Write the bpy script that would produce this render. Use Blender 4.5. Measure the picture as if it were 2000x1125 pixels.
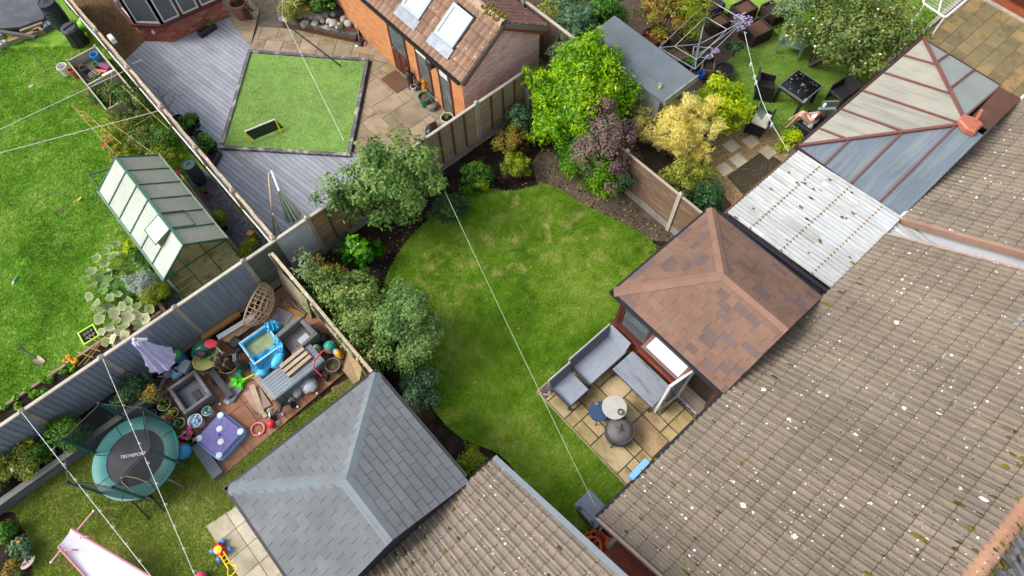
import bpy,math,random
import numpy as np
from mathutils import Vector,Matrix
for _o in list(bpy.data.objects): bpy.data.objects.remove(_o)
S = bpy.context.scene; COL = S.collection
rad = math.radians
# ---------------------------------------------------------------- camera (drone, 16.2 m up, tilted 27 deg off straight down)
HC = 16.2; FPX = 1307.373
_p,_r,_y = .473028280,-.0304386630,-.701318501
RM = Matrix.Rotation(_y,3,'Z') @ Matrix.Rotation(_p,3,'X') @ Matrix.Rotation(_r,3,'Z')
cam = bpy.data.objects.new('camera',bpy.data.cameras.new('camera')); COL.objects.link(cam)
cam.matrix_world = Matrix.Translation((0,0,HC)) @ RM.to_4x4()
cam.data.sensor_width = 36; cam.data.lens = FPX*36/2000; cam.data.clip_end = 1500; cam.data.clip_start = .1
S.camera = cam
# ---------------------------------------------------------------- light: thin overcast, soft weak sun from image left
SUN_AZ = math.atan2(-.80,.60); SUN_EL = rad(46)
w = bpy.data.worlds.new('World'); S.world = w; w.use_nodes = True
_nt = w.node_tree; _bg = _nt.nodes['Background']
_sky = _nt.nodes.new('ShaderNodeTexSky'); _sky.sky_type = 'NISHITA'; _sky.sun_disc = False
_sky.sun_elevation = SUN_EL; _sky.sun_rotation = SUN_AZ; _sky.air_density = 1.2; _sky.dust_density = 4; _sky.ozone_density = .6
_hs = _nt.nodes.new('ShaderNodeHueSaturation'); _hs.inputs['Saturation'].default_value = .38   # thin cloud: a whiter sky
_nt.links.new(_sky.outputs[0],_hs.inputs['Color']); _nt.links.new(_hs.outputs[0],_bg.inputs[0]); _bg.inputs[1].default_value = .15
_sd = bpy.data.lights.new('sun','SUN'); _sd.energy = 1.05; _sd.angle = rad(20); _sd.color = (1,.95,.87)
sun = bpy.data.objects.new('sun',_sd); COL.objects.link(sun)
_d = Vector((math.sin(SUN_AZ)*math.cos(SUN_EL),math.cos(SUN_AZ)*math.cos(SUN_EL),math.sin(SUN_EL)))
sun.rotation_euler = _d.to_track_quat('Z','Y').to_euler(); sun.location = (-20,20,30)
S.view_settings.view_transform = 'Standard'; S.view_settings.look = 'None'
S.view_settings.exposure = .95; S.view_settings.gamma = 1; S.view_settings.use_curve_mapping = False
S.render.engine = 'CYCLES'
# ---------------------------------------------------------------- survey helpers: a sight line meets a plane of known height / position
def G(px,py,z=0.):
    r = RM @ Vector(((px-1000)/FPX,-(py-562.5)/FPX,-1)); t = (z-HC)/r.z
    return Vector((r.x*t,r.y*t,z))
def onx(px,py,x):
    a = G(px,py); c = Vector((0,0,HC)); return c+(a-c)*(x/a.x)
def inframe(p,m=120):
    c = RM.transposed() @ (Vector(p)-Vector((0,0,HC)))
    u = 1000-c.x/c.z*FPX; v = 562.5+c.y/c.z*FPX
    return -m < u < 2000+m and -m < v < 1125+m
# ---------------------------------------------------------------- materials
def lin(r,g,b,k=1.):
    f = lambda c: (c/255/12.92 if c <= 10 else ((c/255+.055)/1.055)**2.4)*k
    return (f(r),f(g),f(b),1)
class NB:
    def __init__(s,name):
        s.m = bpy.data.materials.new(name); s.m.use_nodes = True; s.t = s.m.node_tree; s.b = s.t.nodes['Principled BSDF']
    def n(s,t,props=None,**inp):
        nd = s.t.nodes.new('ShaderNode'+t)
        for k,v in (props or {}).items(): setattr(nd,k,v)
        for k,v in inp.items():
            k = int(k[1:]) if k[0] == 'i' and k[1:].isdigit() else k.replace('_',' ')
            if hasattr(v,'is_output') or hasattr(v,'links'): s.t.links.new(v,nd.inputs[k])
            else: nd.inputs[k].default_value = v
        return nd
    def noise(s,vec,scale,detail=5.,rough=.55):
        return s.n('TexNoise',Vector=vec,Scale=scale,Detail=detail,Roughness=rough).outputs[0]
    def mix(s,f,a,b,bt='MIX'):
        nd = s.n('Mix',{'data_type': 'RGBA','blend_type': bt}); 
        for i,v in ((0,f),(6,a),(7,b)):
            if hasattr(v,'links'): s.t.links.new(v,nd.inputs[i])
            else: nd.inputs[i].default_value = v
        return nd.outputs[2]
    def ramp(s,f,*st):
        nd = s.n('ValToRGB',Fac=f); e = nd.color_ramp.elements
        while len(e) < len(st): e.new(.5)
        for el,(p,c) in zip(e,st): el.position = p; el.color = c if len(c) == 4 else (*c,1)
        return nd.outputs[0]
    def mr(s,v,a,b,c=0.,d=1.):
        return s.n('MapRange',Value=v,From_Min=a,From_Max=b,To_Min=c,To_Max=d).outputs[0]
    def math(s,op,a,b=0.):
        return s.n('Math',{'operation': op},i0=a,i1=b).outputs[0]
    def coords(s,stretch=(1,1,1),world=False):
        if world: v = s.n('NewGeometry').outputs['Position']
        else:
            r = s.n('ObjectInfo').outputs['Random']
            v = s.n('VectorMath',{'operation': 'ADD'},i0=s.n('TexCoord').outputs['Object'],i1=s.n('CombineXYZ',X=s.math('MULTIPLY',r,37.),Y=s.math('MULTIPLY',r,91.),Z=s.math('MULTIPLY',r,53.)).outputs[0]).outputs[0]
        return s.n('Mapping',Vector=v,Scale=stretch).outputs[0]
    def bump(s,h,strength=.3,dist=.02):
        s.t.links.new(s.n('Bump',Height=h,Strength=strength,Distance=dist).outputs[0],s.b.inputs['Normal'])
    def done(s,col=None,rough=.85,metal=0.,spec=.3):
        if col is not None:
            if hasattr(col,'links'): s.t.links.new(col,s.b.inputs['Base Color'])
            else: s.b.inputs['Base Color'].default_value = col
        if hasattr(rough,'links'): s.t.links.new(rough,s.b.inputs['Roughness'])
        else: s.b.inputs['Roughness'].default_value = rough
        s.b.inputs['Metallic'].default_value = metal; s.b.inputs['Specular IOR Level'].default_value = spec
        return s.m
_MC = {}
def mat(name,cols,scale=5,rough=.85,var=.1,bump=.25,bscale=45,metal=0.,spec=.3,stretch=(1,1,1),grain=.25,dirt=None,dscale=1.3,damt=.5,world=False,objcols=False):
    """cols: list of linear colours mixed by noise (or picked per piece if objcols)"""
    if name in _MC: return _MC[name]
    if not isinstance(cols,list): cols = [cols]
    b = NB(name); v = b.coords(stretch,world)
    n = b.noise(v,scale)
    if objcols and len(cols) > 1:
        r = b.n('ObjectInfo').outputs['Random']
        c = b.ramp(r,*[(i/(len(cols)-1),k) for i,k in enumerate(cols)])
        c = b.mix(b.mr(n,.3,.7,0,.35),c,(0.05,.045,.04,1))
    elif len(cols) > 1:
        c = b.ramp(n,*[(.3+.4*i/(len(cols)-1),k) for i,k in enumerate(cols)])
    else: c = cols[0]
    f = b.noise(v,bscale,4,.7)
    val = b.mr(f,.2,.8,1-grain,1+grain)
    if var:
        r2 = b.n('ObjectInfo').outputs['Random']
        wn = b.n('TexWhiteNoise',{'noise_dimensions': '1D'},W=r2).outputs[0]
        val = b.math('MULTIPLY',val,b.mr(wn,0,1,1-var,1+var))
    val = b.math('MULTIPLY',val,b.mr(b.noise(b.coords(world=True),.9,6,.65),.3,.7,.86,1.12)) if grain > .1 else val   # broad uneven weathering
    c = b.n('HueSaturation',Value=val,Color=c).outputs[0]
    if dirt:
        c = b.mix(b.mr(b.noise(v,dscale,8,.65),.5,.68,0,damt),c,dirt)
    if bump: b.bump(f,bump,.01)
    _MC[name] = b.done(c,rough,metal,spec); return _MC[name]
def plain(name,col,rough=.5,var=.05,metal=0.,spec=.4):
    return mat(name,col,rough=rough,var=var,bump=.05,bscale=60,grain=.08,metal=metal,spec=spec,dirt=(col[0]*.6,col[1]*.6,col[2]*.58,1),dscale=6,damt=.4)
# ---------------------------------------------------------------- mesh builder
WL = {}
class MB:
    def __init__(s,T=None): s.v = []; s.f = []; s.mi = []; s.T = T; s.k = 0
    def add(s,vs,fs):
        o = len(s.v)
        if s.T is not None: vs = [s.T @ Vector(p) for p in vs]
        s.v += [tuple(p) for p in vs]; s.f += [tuple(i+o for i in f) for f in fs]; s.mi += [s.k]*len(fs); return s
    def bx(s,x0,y0,z0,x1,y1,z1):
        return s.add([(x0,y0,z0),(x1,y0,z0),(x1,y1,z0),(x0,y1,z0),(x0,y0,z1),(x1,y0,z1),(x1,y1,z1),(x0,y1,z1)],
                     [(3,2,1,0),(4,5,6,7),(0,1,5,4),(1,2,6,5),(2,3,7,6),(3,0,4,7)])
    def box(s,c,d,rz=0.,rx=0.,ry=0.):
        T = s.T; s.T = (T if T is not None else Matrix()) @ Matrix.Translation(c) @ Matrix.Rotation(rz,4,'Z') @ Matrix.Rotation(ry,4,'Y') @ Matrix.Rotation(rx,4,'X')
        s.cb(-d[0]/2,-d[1]/2,-d[2]/2,d[0]/2,d[1]/2,d[2]/2,min(d)*.12); s.T = T; return s
    def cb(s,x0,y0,z0,x1,y1,z1,c=.01):
        """box with chamfered top edges"""
        vs = [(x0,y0,z0),(x1,y0,z0),(x1,y1,z0),(x0,y1,z0),(x0,y0,z1-c),(x1,y0,z1-c),(x1,y1,z1-c),(x0,y1,z1-c),
              (x0+c,y0+c,z1),(x1-c,y0+c,z1),(x1-c,y1-c,z1),(x0+c,y1-c,z1)]
        return s.add(vs,[(3,2,1,0),(0,1,5,4),(1,2,6,5),(2,3,7,6),(3,0,4,7),(4,5,9,8),(5,6,10,9),(6,7,11,10),(7,4,8,11),(8,9,10,11)])
    def beam(s,p,q,wd,h):
        """rectangular bar between two points"""
        p,q = Vector(p),Vector(q); d = (q-p).normalized()
        u = d.cross(Vector((0,0,1))); u = u.normalized() if u.length > 1e-4 else Vector((1,0,0)); n = u.cross(d)
        u *= wd/2; n *= h/2
        return s.add([p-u-n,p+u-n,p+u+n,p-u+n,q-u-n,q+u-n,q+u+n,q-u+n],[(0,1,2,3),(7,6,5,4),(1,0,4,5),(2,1,5,6),(3,2,6,7),(0,3,7,4)])
    def prism(s,poly,z0,z1,ch=0.):
        n = len(poly); area = sum(poly[i][0]*poly[(i+1) % n][1]-poly[(i+1) % n][0]*poly[i][1] for i in range(n))
        if area < 0: poly = poly[::-1]
        vs = [(p[0],p[1],z0) for p in poly]+[(p[0],p[1],z1-ch) for p in poly]
        fs = [tuple(range(n))[::-1]]+[(i,(i+1) % n,n+(i+1) % n,n+i) for i in range(n)]
        if ch:
            cx = sum(p[0] for p in poly)/n; cy = sum(p[1] for p in poly)/n
            for p in poly:
                d = math.hypot(p[0]-cx,p[1]-cy) or 1; k = 1-min(.4,ch*1.4/d); vs.append((cx+(p[0]-cx)*k,cy+(p[1]-cy)*k,z1))
            fs += [(n+i,n+(i+1) % n,2*n+(i+1) % n,2*n+i) for i in range(n)]+[tuple(range(2*n,3*n))]
        else: fs.append(tuple(range(n,2*n)))
        return s.add(vs,fs)
    def tube(s,pts,r,n=7,closed=False):
        pts = [Vector(p) for p in pts]; m = len(pts); rs = r if isinstance(r,(list,tuple)) else [r]*m
        vs = []; up = None
        for i,p in enumerate(pts):
            a = pts[(i-1) % m] if (closed or i) else p; c = pts[(i+1) % m] if (closed or i < m-1) else p
            d = (c-a).normalized()
            if up is None: up = Vector((0,0,1)) if abs(d.z) < .9 else Vector((1,0,0))
            u = d.cross(up); u = u.normalized() if u.length > 1e-5 else d.orthogonal().normalized(); up = u.cross(d)
            vs += [p+(u*math.cos(6.28318*k/n)+up*math.sin(6.28318*k/n))*rs[i] for k in range(n)]
        fs = []
        for i in range(m if closed else m-1):
            j = (i+1) % m; fs += [(i*n+k,i*n+(k+1) % n,j*n+(k+1) % n,j*n+k) for k in range(n)]
        if not closed: fs += [tuple(range(n))[::-1],tuple(range((m-1)*n,m*n))]
        return s.add(vs,fs)
    def lathe(s,prof,c=(0,0,0),n=20,sx=1.,sy=1.,wob=None):
        vs = []; fs = []; m = len(prof)
        for r,z in prof:
            for k in range(n):
                a = 6.2831853*k/n; q = wob(a,z) if wob else 1.
                vs.append((c[0]+r*math.cos(a)*sx*q,c[1]+r*math.sin(a)*sy*q,c[2]+z))
        for i in range(m-1): fs += [(i*n+k,i*n+(k+1) % n,(i+1)*n+(k+1) % n,(i+1)*n+k) for k in range(n)]
        if prof[0][0] > 1e-4: fs.append(tuple(range(n))[::-1])
        if prof[-1][0] > 1e-4: fs.append(tuple(range((m-1)*n,m*n)))
        return s.add(vs,fs)
    def sph(s,c,r,n=12,m=8,sc=(1,1,1),wob=0.,rng=random):
        return s.lathe([(max(1e-5,r*math.sin(math.pi*i/m)),-r*math.cos(math.pi*i/m)*sc[2]) for i in range(m+1)],c,n,sc[0],sc[1],
                       (lambda a,z: 1+rng.uniform(-wob,wob)) if wob else None)
    def grid(s,f,nu,nv):
        vs = [f(i/nu,j/nv) for j in range(nv+1) for i in range(nu+1)]
        return s.add(vs,[(j*(nu+1)+i,j*(nu+1)+i+1,(j+1)*(nu+1)+i+1,(j+1)*(nu+1)+i) for j in range(nv) for i in range(nu)])
    def mesh(s,name,m,off=(0,0,0),smooth=False):
        me = bpy.data.meshes.new(name); o = Vector(off)
        me.from_pydata([(p[0]-o.x,p[1]-o.y,p[2]-o.z) for p in s.v],[],s.f)
        for k in (m if isinstance(m,list) else [m]): me.materials.append(k)
        if any(s.mi): me.polygons.foreach_set('material_index',s.mi)
        if smooth: me.shade_smooth(); me.set_sharp_from_angle(angle=rad(38))
        me.update(); return me
    def ob(s,name,m,parent=None,smooth=False,label=None,kind=None):
        off = WL[parent.name] if parent is not None else Vector((0,0,0))
        return link(name,s.mesh(name,m,off,smooth),parent,label,kind)
def link(name,me,parent=None,label=None,kind=None,mx=None):
    o = bpy.data.objects.new(name,me); COL.objects.link(o)
    if parent is not None: o.parent = parent; WL[o.name] = WL[parent.name]
    else: WL[o.name] = Vector((0,0,0))
    if mx is not None:
        o.matrix_local = (Matrix.Translation(-WL[parent.name]) @ mx) if parent is not None else mx
        WL[o.name] = mx.translation.copy()
    if label: o['label'] = label
    if kind: o['kind'] = kind
    return o
def tag(o,label,cat,group=None):
    o['label'] = label; o['category'] = cat
    if group: o['group'] = group
    return o
def thing(name,label,cat,loc=(0,0,0),group=None):
    o = bpy.data.objects.new(name,None); COL.objects.link(o); o.location = loc; o.empty_display_size = .1
    WL[o.name] = Vector(loc); return tag(o,label,cat,group)
def struct(o,label=None):
    o['kind'] = 'structure'
    if label: o['label'] = label
    return o
def TR(x,y,z=0.,rz=0.): return Matrix.Translation((x,y,z)) @ Matrix.Rotation(rz,4,'Z')
def clip(poly,cp):
    """clip polygon by convex polygon cp (ccw)"""
    n = len(cp)
    if sum(cp[i][0]*cp[(i+1) % n][1]-cp[(i+1) % n][0]*cp[i][1] for i in range(n)) < 0: cp = cp[::-1]
    out = list(poly)
    for i in range(n):
        a,b = cp[i],cp[(i+1) % n]; ex,ey = b[0]-a[0],b[1]-a[1]; src = out; out = []
        sd = [ex*(p[1]-a[1])-ey*(p[0]-a[0]) for p in src]
        for j in range(len(src)):
            p,q,sp,sq = src[j],src[(j+1) % len(src)],sd[j],sd[(j+1) % len(src)]
            if sp >= 0: out.append(p)
            if (sp >= 0) != (sq >= 0):
                t = sp/(sp-sq); out.append((p[0]+(q[0]-p[0])*t,p[1]+(q[1]-p[1])*t))
        if len(out) < 3: return []
    return out
def parea(p): return abs(sum(p[i][0]*p[(i+1) % len(p)][1]-p[(i+1) % len(p)][0]*p[i][1] for i in range(len(p))))/2
def npmesh(name,V,nper,m,parent=None,tint=None,kind=None,label=None):
    """many separate polygons of nper corners each, from a numpy array (N, nper, 3)"""
    N = len(V); off = np.array(WL[parent.name]) if parent is not None else np.zeros(3)
    me = bpy.data.meshes.new(name); me.vertices.add(N*nper); me.loops.add(N*nper); me.polygons.add(N)
    me.vertices.foreach_set('co',(V.reshape(-1,3)-off).astype(np.float32).ravel())
    me.loops.foreach_set('vertex_index',np.arange(N*nper,dtype=np.int32))
    me.polygons.foreach_set('loop_start',np.arange(0,N*nper,nper,dtype=np.int32))
    if tint is not None:
        me.attributes.new('tint','FLOAT','POINT').data.foreach_set('value',np.repeat(tint,nper).astype(np.float32))
    me.materials.append(m); me.update(calc_edges=True)
    return link(name,me,parent,label,kind)
# ---------------------------------------------------------------- foliage
def leafmat(name,cols,transl=.3,rough=.5):
    if name in _MC: return _MC[name]
    b = NB(name); a = b.n('Attribute',{'attribute_name': 'tint'}).outputs['Fac']
    c = b.ramp(a,*[(i/(len(cols)-1),k) for i,k in enumerate(cols)])
    c = b.n('HueSaturation',Color=c,Saturation=1.12).outputs[0]
    b.done(c,rough,spec=.35)
    tr = b.n('BsdfTranslucent',Color=c); mx = b.n('MixShader',Fac=transl)
    b.t.links.new(b.b.outputs[0],mx.inputs[1]); b.t.links.new(tr.outputs[0],mx.inputs[2])
    b.t.links.new(mx.outputs[0],b.t.nodes['Material Output'].inputs[0]); _MC[name] = b.m; return b.m
def leaves(name,P,Nn,size,m,tint,parent,rng,aspect=.5,along=None,kind=None):
    N = len(P); Nn = Nn/np.maximum(1e-6,np.linalg.norm(Nn,axis=1,keepdims=True))
    t = rng.normal(size=(N,3)) if along is None else along+rng.normal(size=(N,3))*.25
    t -= Nn*(t*Nn).sum(1,keepdims=True); t /= np.maximum(1e-6,np.linalg.norm(t,axis=1,keepdims=True))
    s2 = np.cross(Nn,t); sz = (size*rng.uniform(.5,1.4,(N,1)))
    V = np.stack([P-t*sz*.5,P+s2*sz*aspect*.5-Nn*sz*.06,P+t*sz*.5-Nn*sz*.15,P-s2*sz*aspect*.5-Nn*sz*.06],1)
    return npmesh(name,V,4,m,parent,tint,kind)
def crown(rng,c,r,ncl,per,cr,squash=.75,low=-.5,spread=.35):
    """points of leaf clumps filling an ellipsoid: uneven outline, gaps between clumps"""
    c = np.array(c); r = np.array(r); P = []; Nn = []; T = []
    ph = rng.uniform(0,6.28,4); lob = rng.uniform(.08,.2)
    for i in range(ncl):
        d = rng.normal(size=3); d /= np.linalg.norm(d)
        if d[2] < low: d[2] = -d[2]
        az = math.atan2(d[1],d[0]); k = rng.uniform(.3,1)**.5*(1+lob*math.sin(2*az+ph[0])+lob*.9*math.sin(3*az+ph[1]+2*d[2])+lob*.8*math.sin(5*az+ph[2]-3*d[2]))
        rr = cr*rng.uniform(.45,1.35)
        if rng.uniform() < .14: k *= rng.uniform(1.1,1.28); rr *= .55
        cc = c+d*r*k; n = int(per*(rr/cr)**2*1.1*rng.uniform(.7,1.3))+4; q = rng.normal(size=(n,3)); q /= np.linalg.norm(q,axis=1,keepdims=True)
        q *= (rng.uniform(0,1,(n,1))**.45)*rr; q[:,2] *= squash
        P.append(cc+q); Nn.append(q/rr*.8+d*.5+np.array([0,0,.55])+rng.normal(size=(n,3))*spread)
        T.append(np.clip(rng.uniform(.08,.92)+rng.normal(size=n)*.2,0,1))
    return np.concatenate(P),np.concatenate(Nn),np.concatenate(T)
BARK = None
def bush(name,label,cat,base,c,r,ncl,per,cr,lsize,m,seed,group=None,aspect=.5,stems=5,limbr=.03,low=-.4,flowers=None,spread=.35,fname='crown',up=None,zmin=.03):
    rng = np.random.default_rng(seed); t = thing(name,label,cat,base,group)
    P,Nn,T = crown(rng,c,r,ncl,per,cr,low=low,spread=spread)
    k = P[:,2] > zmin; P,Nn,T = P[k],Nn[k],T[k]
    leaves(fname,P,Nn,lsize,m,T,t,rng,aspect,along=np.array([0,0,1.]) if up else None)
    mb = MB(); b = Vector(base); cc = Vector(c)
    for i in range(stems):
        a = rng.uniform(0,6.28); e = cc+Vector((math.cos(a)*r[0]*.6,math.sin(a)*r[1]*.6,r[2]*rng.uniform(-.1,.5)))
        mid = b.lerp(e,.5)+Vector((rng.normal()*.06,rng.normal()*.06,abs(rng.normal())*.05)); mid.z = max(mid.z,b.z+.05)
        mb.tube([b+Vector((rng.normal()*.02,rng.normal()*.02,-.02)),mid,e],[limbr*1.2,limbr*.8,limbr*.3],6)
    mb.ob('stem' if limbr < .04 else 'trunk',bark,t,True)
    if flowers:
        fm,n,fs,part = flowers; idx = rng.choice(len(P),n); nn = Nn[idx]/np.linalg.norm(Nn[idx],axis=1,keepdims=True)
        FP = P[idx]+nn*.06+np.array([0,0,.03]); V = []
        for p in FP:
            for k in range(3):
                a = rng.uniform(0,6.28); u = np.array([math.cos(a),math.sin(a),rng.uniform(-.3,.3)])*fs/2; v2 = np.array([-math.sin(a),math.cos(a),rng.uniform(-.3,.3)])*fs/2
                V.append([p-u,p-v2,p+u,p+v2])
        npmesh(part,np.array(V),4,fm,t,kind='stuff')
    return t
bark = mat('bark',[lin(70,58,45,.8),lin(105,92,75,.8)],12,stretch=(1,1,.3),bump=.5,bscale=60)
# ================================================================ GROUND
BL = {}
def lawnmat(name,dark,mid,light,dry,dryamt=.5,seedoff=0.,blade=False):
    if not blade: BL[name] = lawnmat(name+'_blade',*[tuple(min(1,q*1.5) for q in c[:3])+(1,) for c in (dark,mid,light,dry)],dryamt,seedoff,True)
    b = NB(name); v = b.n('VectorMath',{'operation': 'ADD'},i0=b.coords(world=True),i1=(seedoff,seedoff,0)).outputs[0]
    n1 = b.noise(v,.45,5,.6); n2 = b.noise(v,2.6,6,.65); n3 = b.noise(v,30,3,.7)
    f = b.math('ADD',b.math('MULTIPLY',n1,.6),b.math('MULTIPLY',n2,.4))
    c = b.ramp(f,(.36,dark),(.5,mid),(.64,light))
    d = b.math('MULTIPLY',b.mr(b.noise(v,.33,2),.47,.6),b.mr(b.noise(v,2.2,8,.7),.5,.66,0,dryamt))
    c = b.mix(d,c,dry)
    c = b.n('HueSaturation',Value=b.mr(n3,.2,.8,.65,1.35),Color=c).outputs[0]
    b.done(c,.8,spec=.15)
    if blade:
        mx = b.n('MixShader',Fac=.45); tr = b.n('BsdfTranslucent',Color=c); b.t.links.new(b.b.outputs[0],mx.inputs[1]); b.t.links.new(tr.outputs[0],mx.inputs[2])
        b.t.links.new(mx.outputs[0],b.t.nodes['Material Output'].inputs[0])
    else: b.bump(n3,.5,.03)
    return b.m
LAWN_G1 = lawnmat('lawn_left_mat',lin(74,114,24,.95),lin(104,144,42,.95),lin(138,162,76,.95),lin(150,150,95,.8),.35,3)
LAWN_G0 = lawnmat('lawn_mid_mat',lin(70,104,20,.94),lin(102,136,32,.94),lin(134,154,62,.94),lin(180,168,108,.92),.72,9.3)
LAWN_G4 = lawnmat('lawn_low_mat',lin(80,104,32,.94),lin(112,130,50,.94),lin(142,146,76,.94),lin(128,112,74,.8),.6,21)
TURF = mat('artificial_turf_mat',[lin(118,154,70,.9),lin(134,168,88,.9)],3,bump=.6,bscale=160,grain=.3,var=0)
TURF3 = mat('artificial_turf_dark',[lin(76,112,26,.9),lin(104,138,48,.9),lin(118,140,60,.9)],1.5,bump=.6,bscale=120,grain=.4,var=0)  # deeper green turf of the right-hand garden
SOIL = mat('soil_mat',[lin(28,23,21,.9),lin(46,38,34,.9),lin(66,56,49,.9)],2.2,bump=1.,bscale=40,grain=.5,var=0,rough=1,spec=.05)
DIRT = mat('dry_soil_mat',[lin(78,67,58,.8),lin(102,88,76,.8)],2.,bump=1.,bscale=40,grain=.45,var=0,rough=1)
PATHSOIL = mat('bark_path_mat',[lin(88,70,48,.75),lin(120,96,66,.75)],3,bump=1.,bscale=30,grain=.6,var=0,rough=1)
SLATE = mat('slate_chip_mat',[lin(70,70,84,.8),lin(104,104,120,.8)],25,bump=.5,bscale=60,var=.3,rough=.6)
GRAVEL = mat('gravel_mat',[lin(134,112,80,.75),lin(166,140,100,.75),lin(110,92,66,.7)],20,bump=1.,bscale=60,grain=.5,var=.25)
CONC = mat('concrete_mat',[lin(172,166,152,.75),lin(196,190,176,.75)],4,bump=.4,dirt=lin(120,118,100,.7),damt=.5)
struct(MB().add([(-150,-150,-.06),(150,-150,-.06),(150,150,-.06),(-150,150,-.06)],[(0,1,2,3)]).ob('ground',DIRT))
def inpoly(X,Y,poly):
    r = np.zeros(len(X),bool); n = len(poly)
    for i in range(n):
        (x0,y0),(x1,y1) = poly[i],poly[(i+1) % n]
        if y0 == y1: continue
        c = ((y0 > Y) != (y1 > Y)) & (X < (x1-x0)*(Y-y0)/(y1-y0)+x0); r ^= c
    return r
def grass(poly,z,dens,m,seed,h=.05,wd=.022,name='grass',holes=()):
    rng = np.random.default_rng(seed); P = np.array(poly); a,b = P.min(0),P.max(0)
    n = int(dens*(b[0]-a[0])*(b[1]-a[1])); X = rng.uniform(a[0],b[0],n); Y = rng.uniform(a[1],b[1],n)
    k = inpoly(X,Y,poly)
    for hp in holes: k &= ~inpoly(X,Y,hp)
    X,Y = X[k],Y[k]; n = len(X); m = BL.get(m.name,m)
    th = rng.uniform(0,6.283,n); hh = h*rng.uniform(.5,1.4,n); ln = hh*rng.uniform(.5,1.6,n)
    V = np.zeros((n,3,3)); dx,dy = np.cos(th),np.sin(th); ww = wd*rng.uniform(.5,1.2,n)
    V[:,0] = np.stack([X-dy*ww,Y+dx*ww,np.full(n,z)],1); V[:,1] = np.stack([X+dy*ww,Y-dx*ww,np.full(n,z)],1)
    V[:,2] = np.stack([X+dx*ln,Y+dy*ln,z+hh],1)
    return npmesh(name,V,3,m,kind='stuff')
def gp(*pts,z=0.): return [(G(x,y,z).x,G(x,y,z).y) for x,y in pts]
def smooth_poly(p,k=2):
    for _ in range(k):
        q = [p[0]]
        for i in range(len(p)-1):
            a,b = p[i],p[i+1]; q += [(a[0]*.75+b[0]*.25,a[1]*.75+b[1]*.25),(a[0]*.25+b[0]*.75,a[1]*.25+b[1]*.75)]
        p = q+[p[-1]]
    return p
# left garden lawn
lawnL = [(-16,10.8),(1.15,10.8),(1.2,30),(-16,30)]
struct(MB().prism(lawnL,-.04,.0).ob('lawn',LAWN_G1))
visL = [(-9.5,11.9),(-1.2,12.2),(-1.4,15.6),(1.1,15.8),(1.15,22.6),(-3,26),(-9,24)]
grass(visL,0,1500,LAWN_G1,1,.05,.016)
# middle garden: soil border with the lawn a step above it
struct(MB().prism([(.97,2.2),(9.9,2.2),(9.9,10.68),(.97,10.68)],-.05,-.012).ob('flower_bed_soil',SOIL))
struct(MB().prism([(8.6,9.1),(9.25,9.3),(9.9,6.0),(9.9,4.2),(8.4,5.6),(8.1,8.2)],-.011,-.004).ob('bare_earth',DIRT))
edge = gp((1262,512),(1290,484),(1245,452),(1170,416),(1120,390),(1085,366),(1060,360),(1030,368),(1002,376),(965,370),(935,371),(900,385),(855,416),(815,450),(786,484),(765,518),(752,548),(746,585),(760,640),(800,690),(836,715),(835,742),(838,775),(852,808),(875,835),(910,860),(945,874),(972,884),(996,905),(1014,935),(1022,958),(1060,1010))
lawnM = smooth_poly(edge)+[(1.75,1.1),(1.75,-.6),(2.4,-.6),(2.5,.42),(3.84,.42),(3.84,3.74),(6.38,3.74),(6.38,3.61),(8.7,3.61)]
struct(MB().prism(lawnM,-.03,.03).ob('lawn',LAWN_G0))
grass(lawnM,.03,2600,LAWN_G0,2,.045,.013)
# lower left garden
lawnB = [(-12,-2),(.9,-2),(.9,7.35),(-3.2,7.35),(-3.2,8.3),(-3.9,10),(-8,9.9)]
struct(MB().prism([(-14,-4),(.94,-4),(.94,10.68),(-14,10.68)],-.05,-.015).ob('garden_soil',SOIL))
lawnB2 = gp((-60,1000),(20,985),(110,925),(230,850),(330,800),(400,870),(428,926),(705,722),(800,800),(700,1200),(80,1200),(62,1090),(50,1040),(30,1000))
struct(MB().prism(lawnB2,-.03,.0).ob('lawn',LAWN_G4)); grass(lawnB2,0,1900,LAWN_G4,3,.05,.016,holes=[[(-4.05,6.47),(-3.0,6.37),(-2.95,1.5),(-4.05,1.5)],[(-3.3,7.2),(.92,7.4),(.92,10.6),(-3.25,10.2)]])
# ground behind the middle fence
struct(MB().prism([(1.2,10.75),(8.0,10.75),(8.0,27),(1.2,27)],-.05,-.03).ob('paving_base',mat('mortar_mat',[lin(96,88,76,.7),lin(124,114,98,.7)],6,var=0)))
struct(MB().prism([(1.28,21.2),(2.42,21.65),(2.42,29),(1.28,29)],-.02,.0).ob('bark_path',PATHSOIL))
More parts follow.
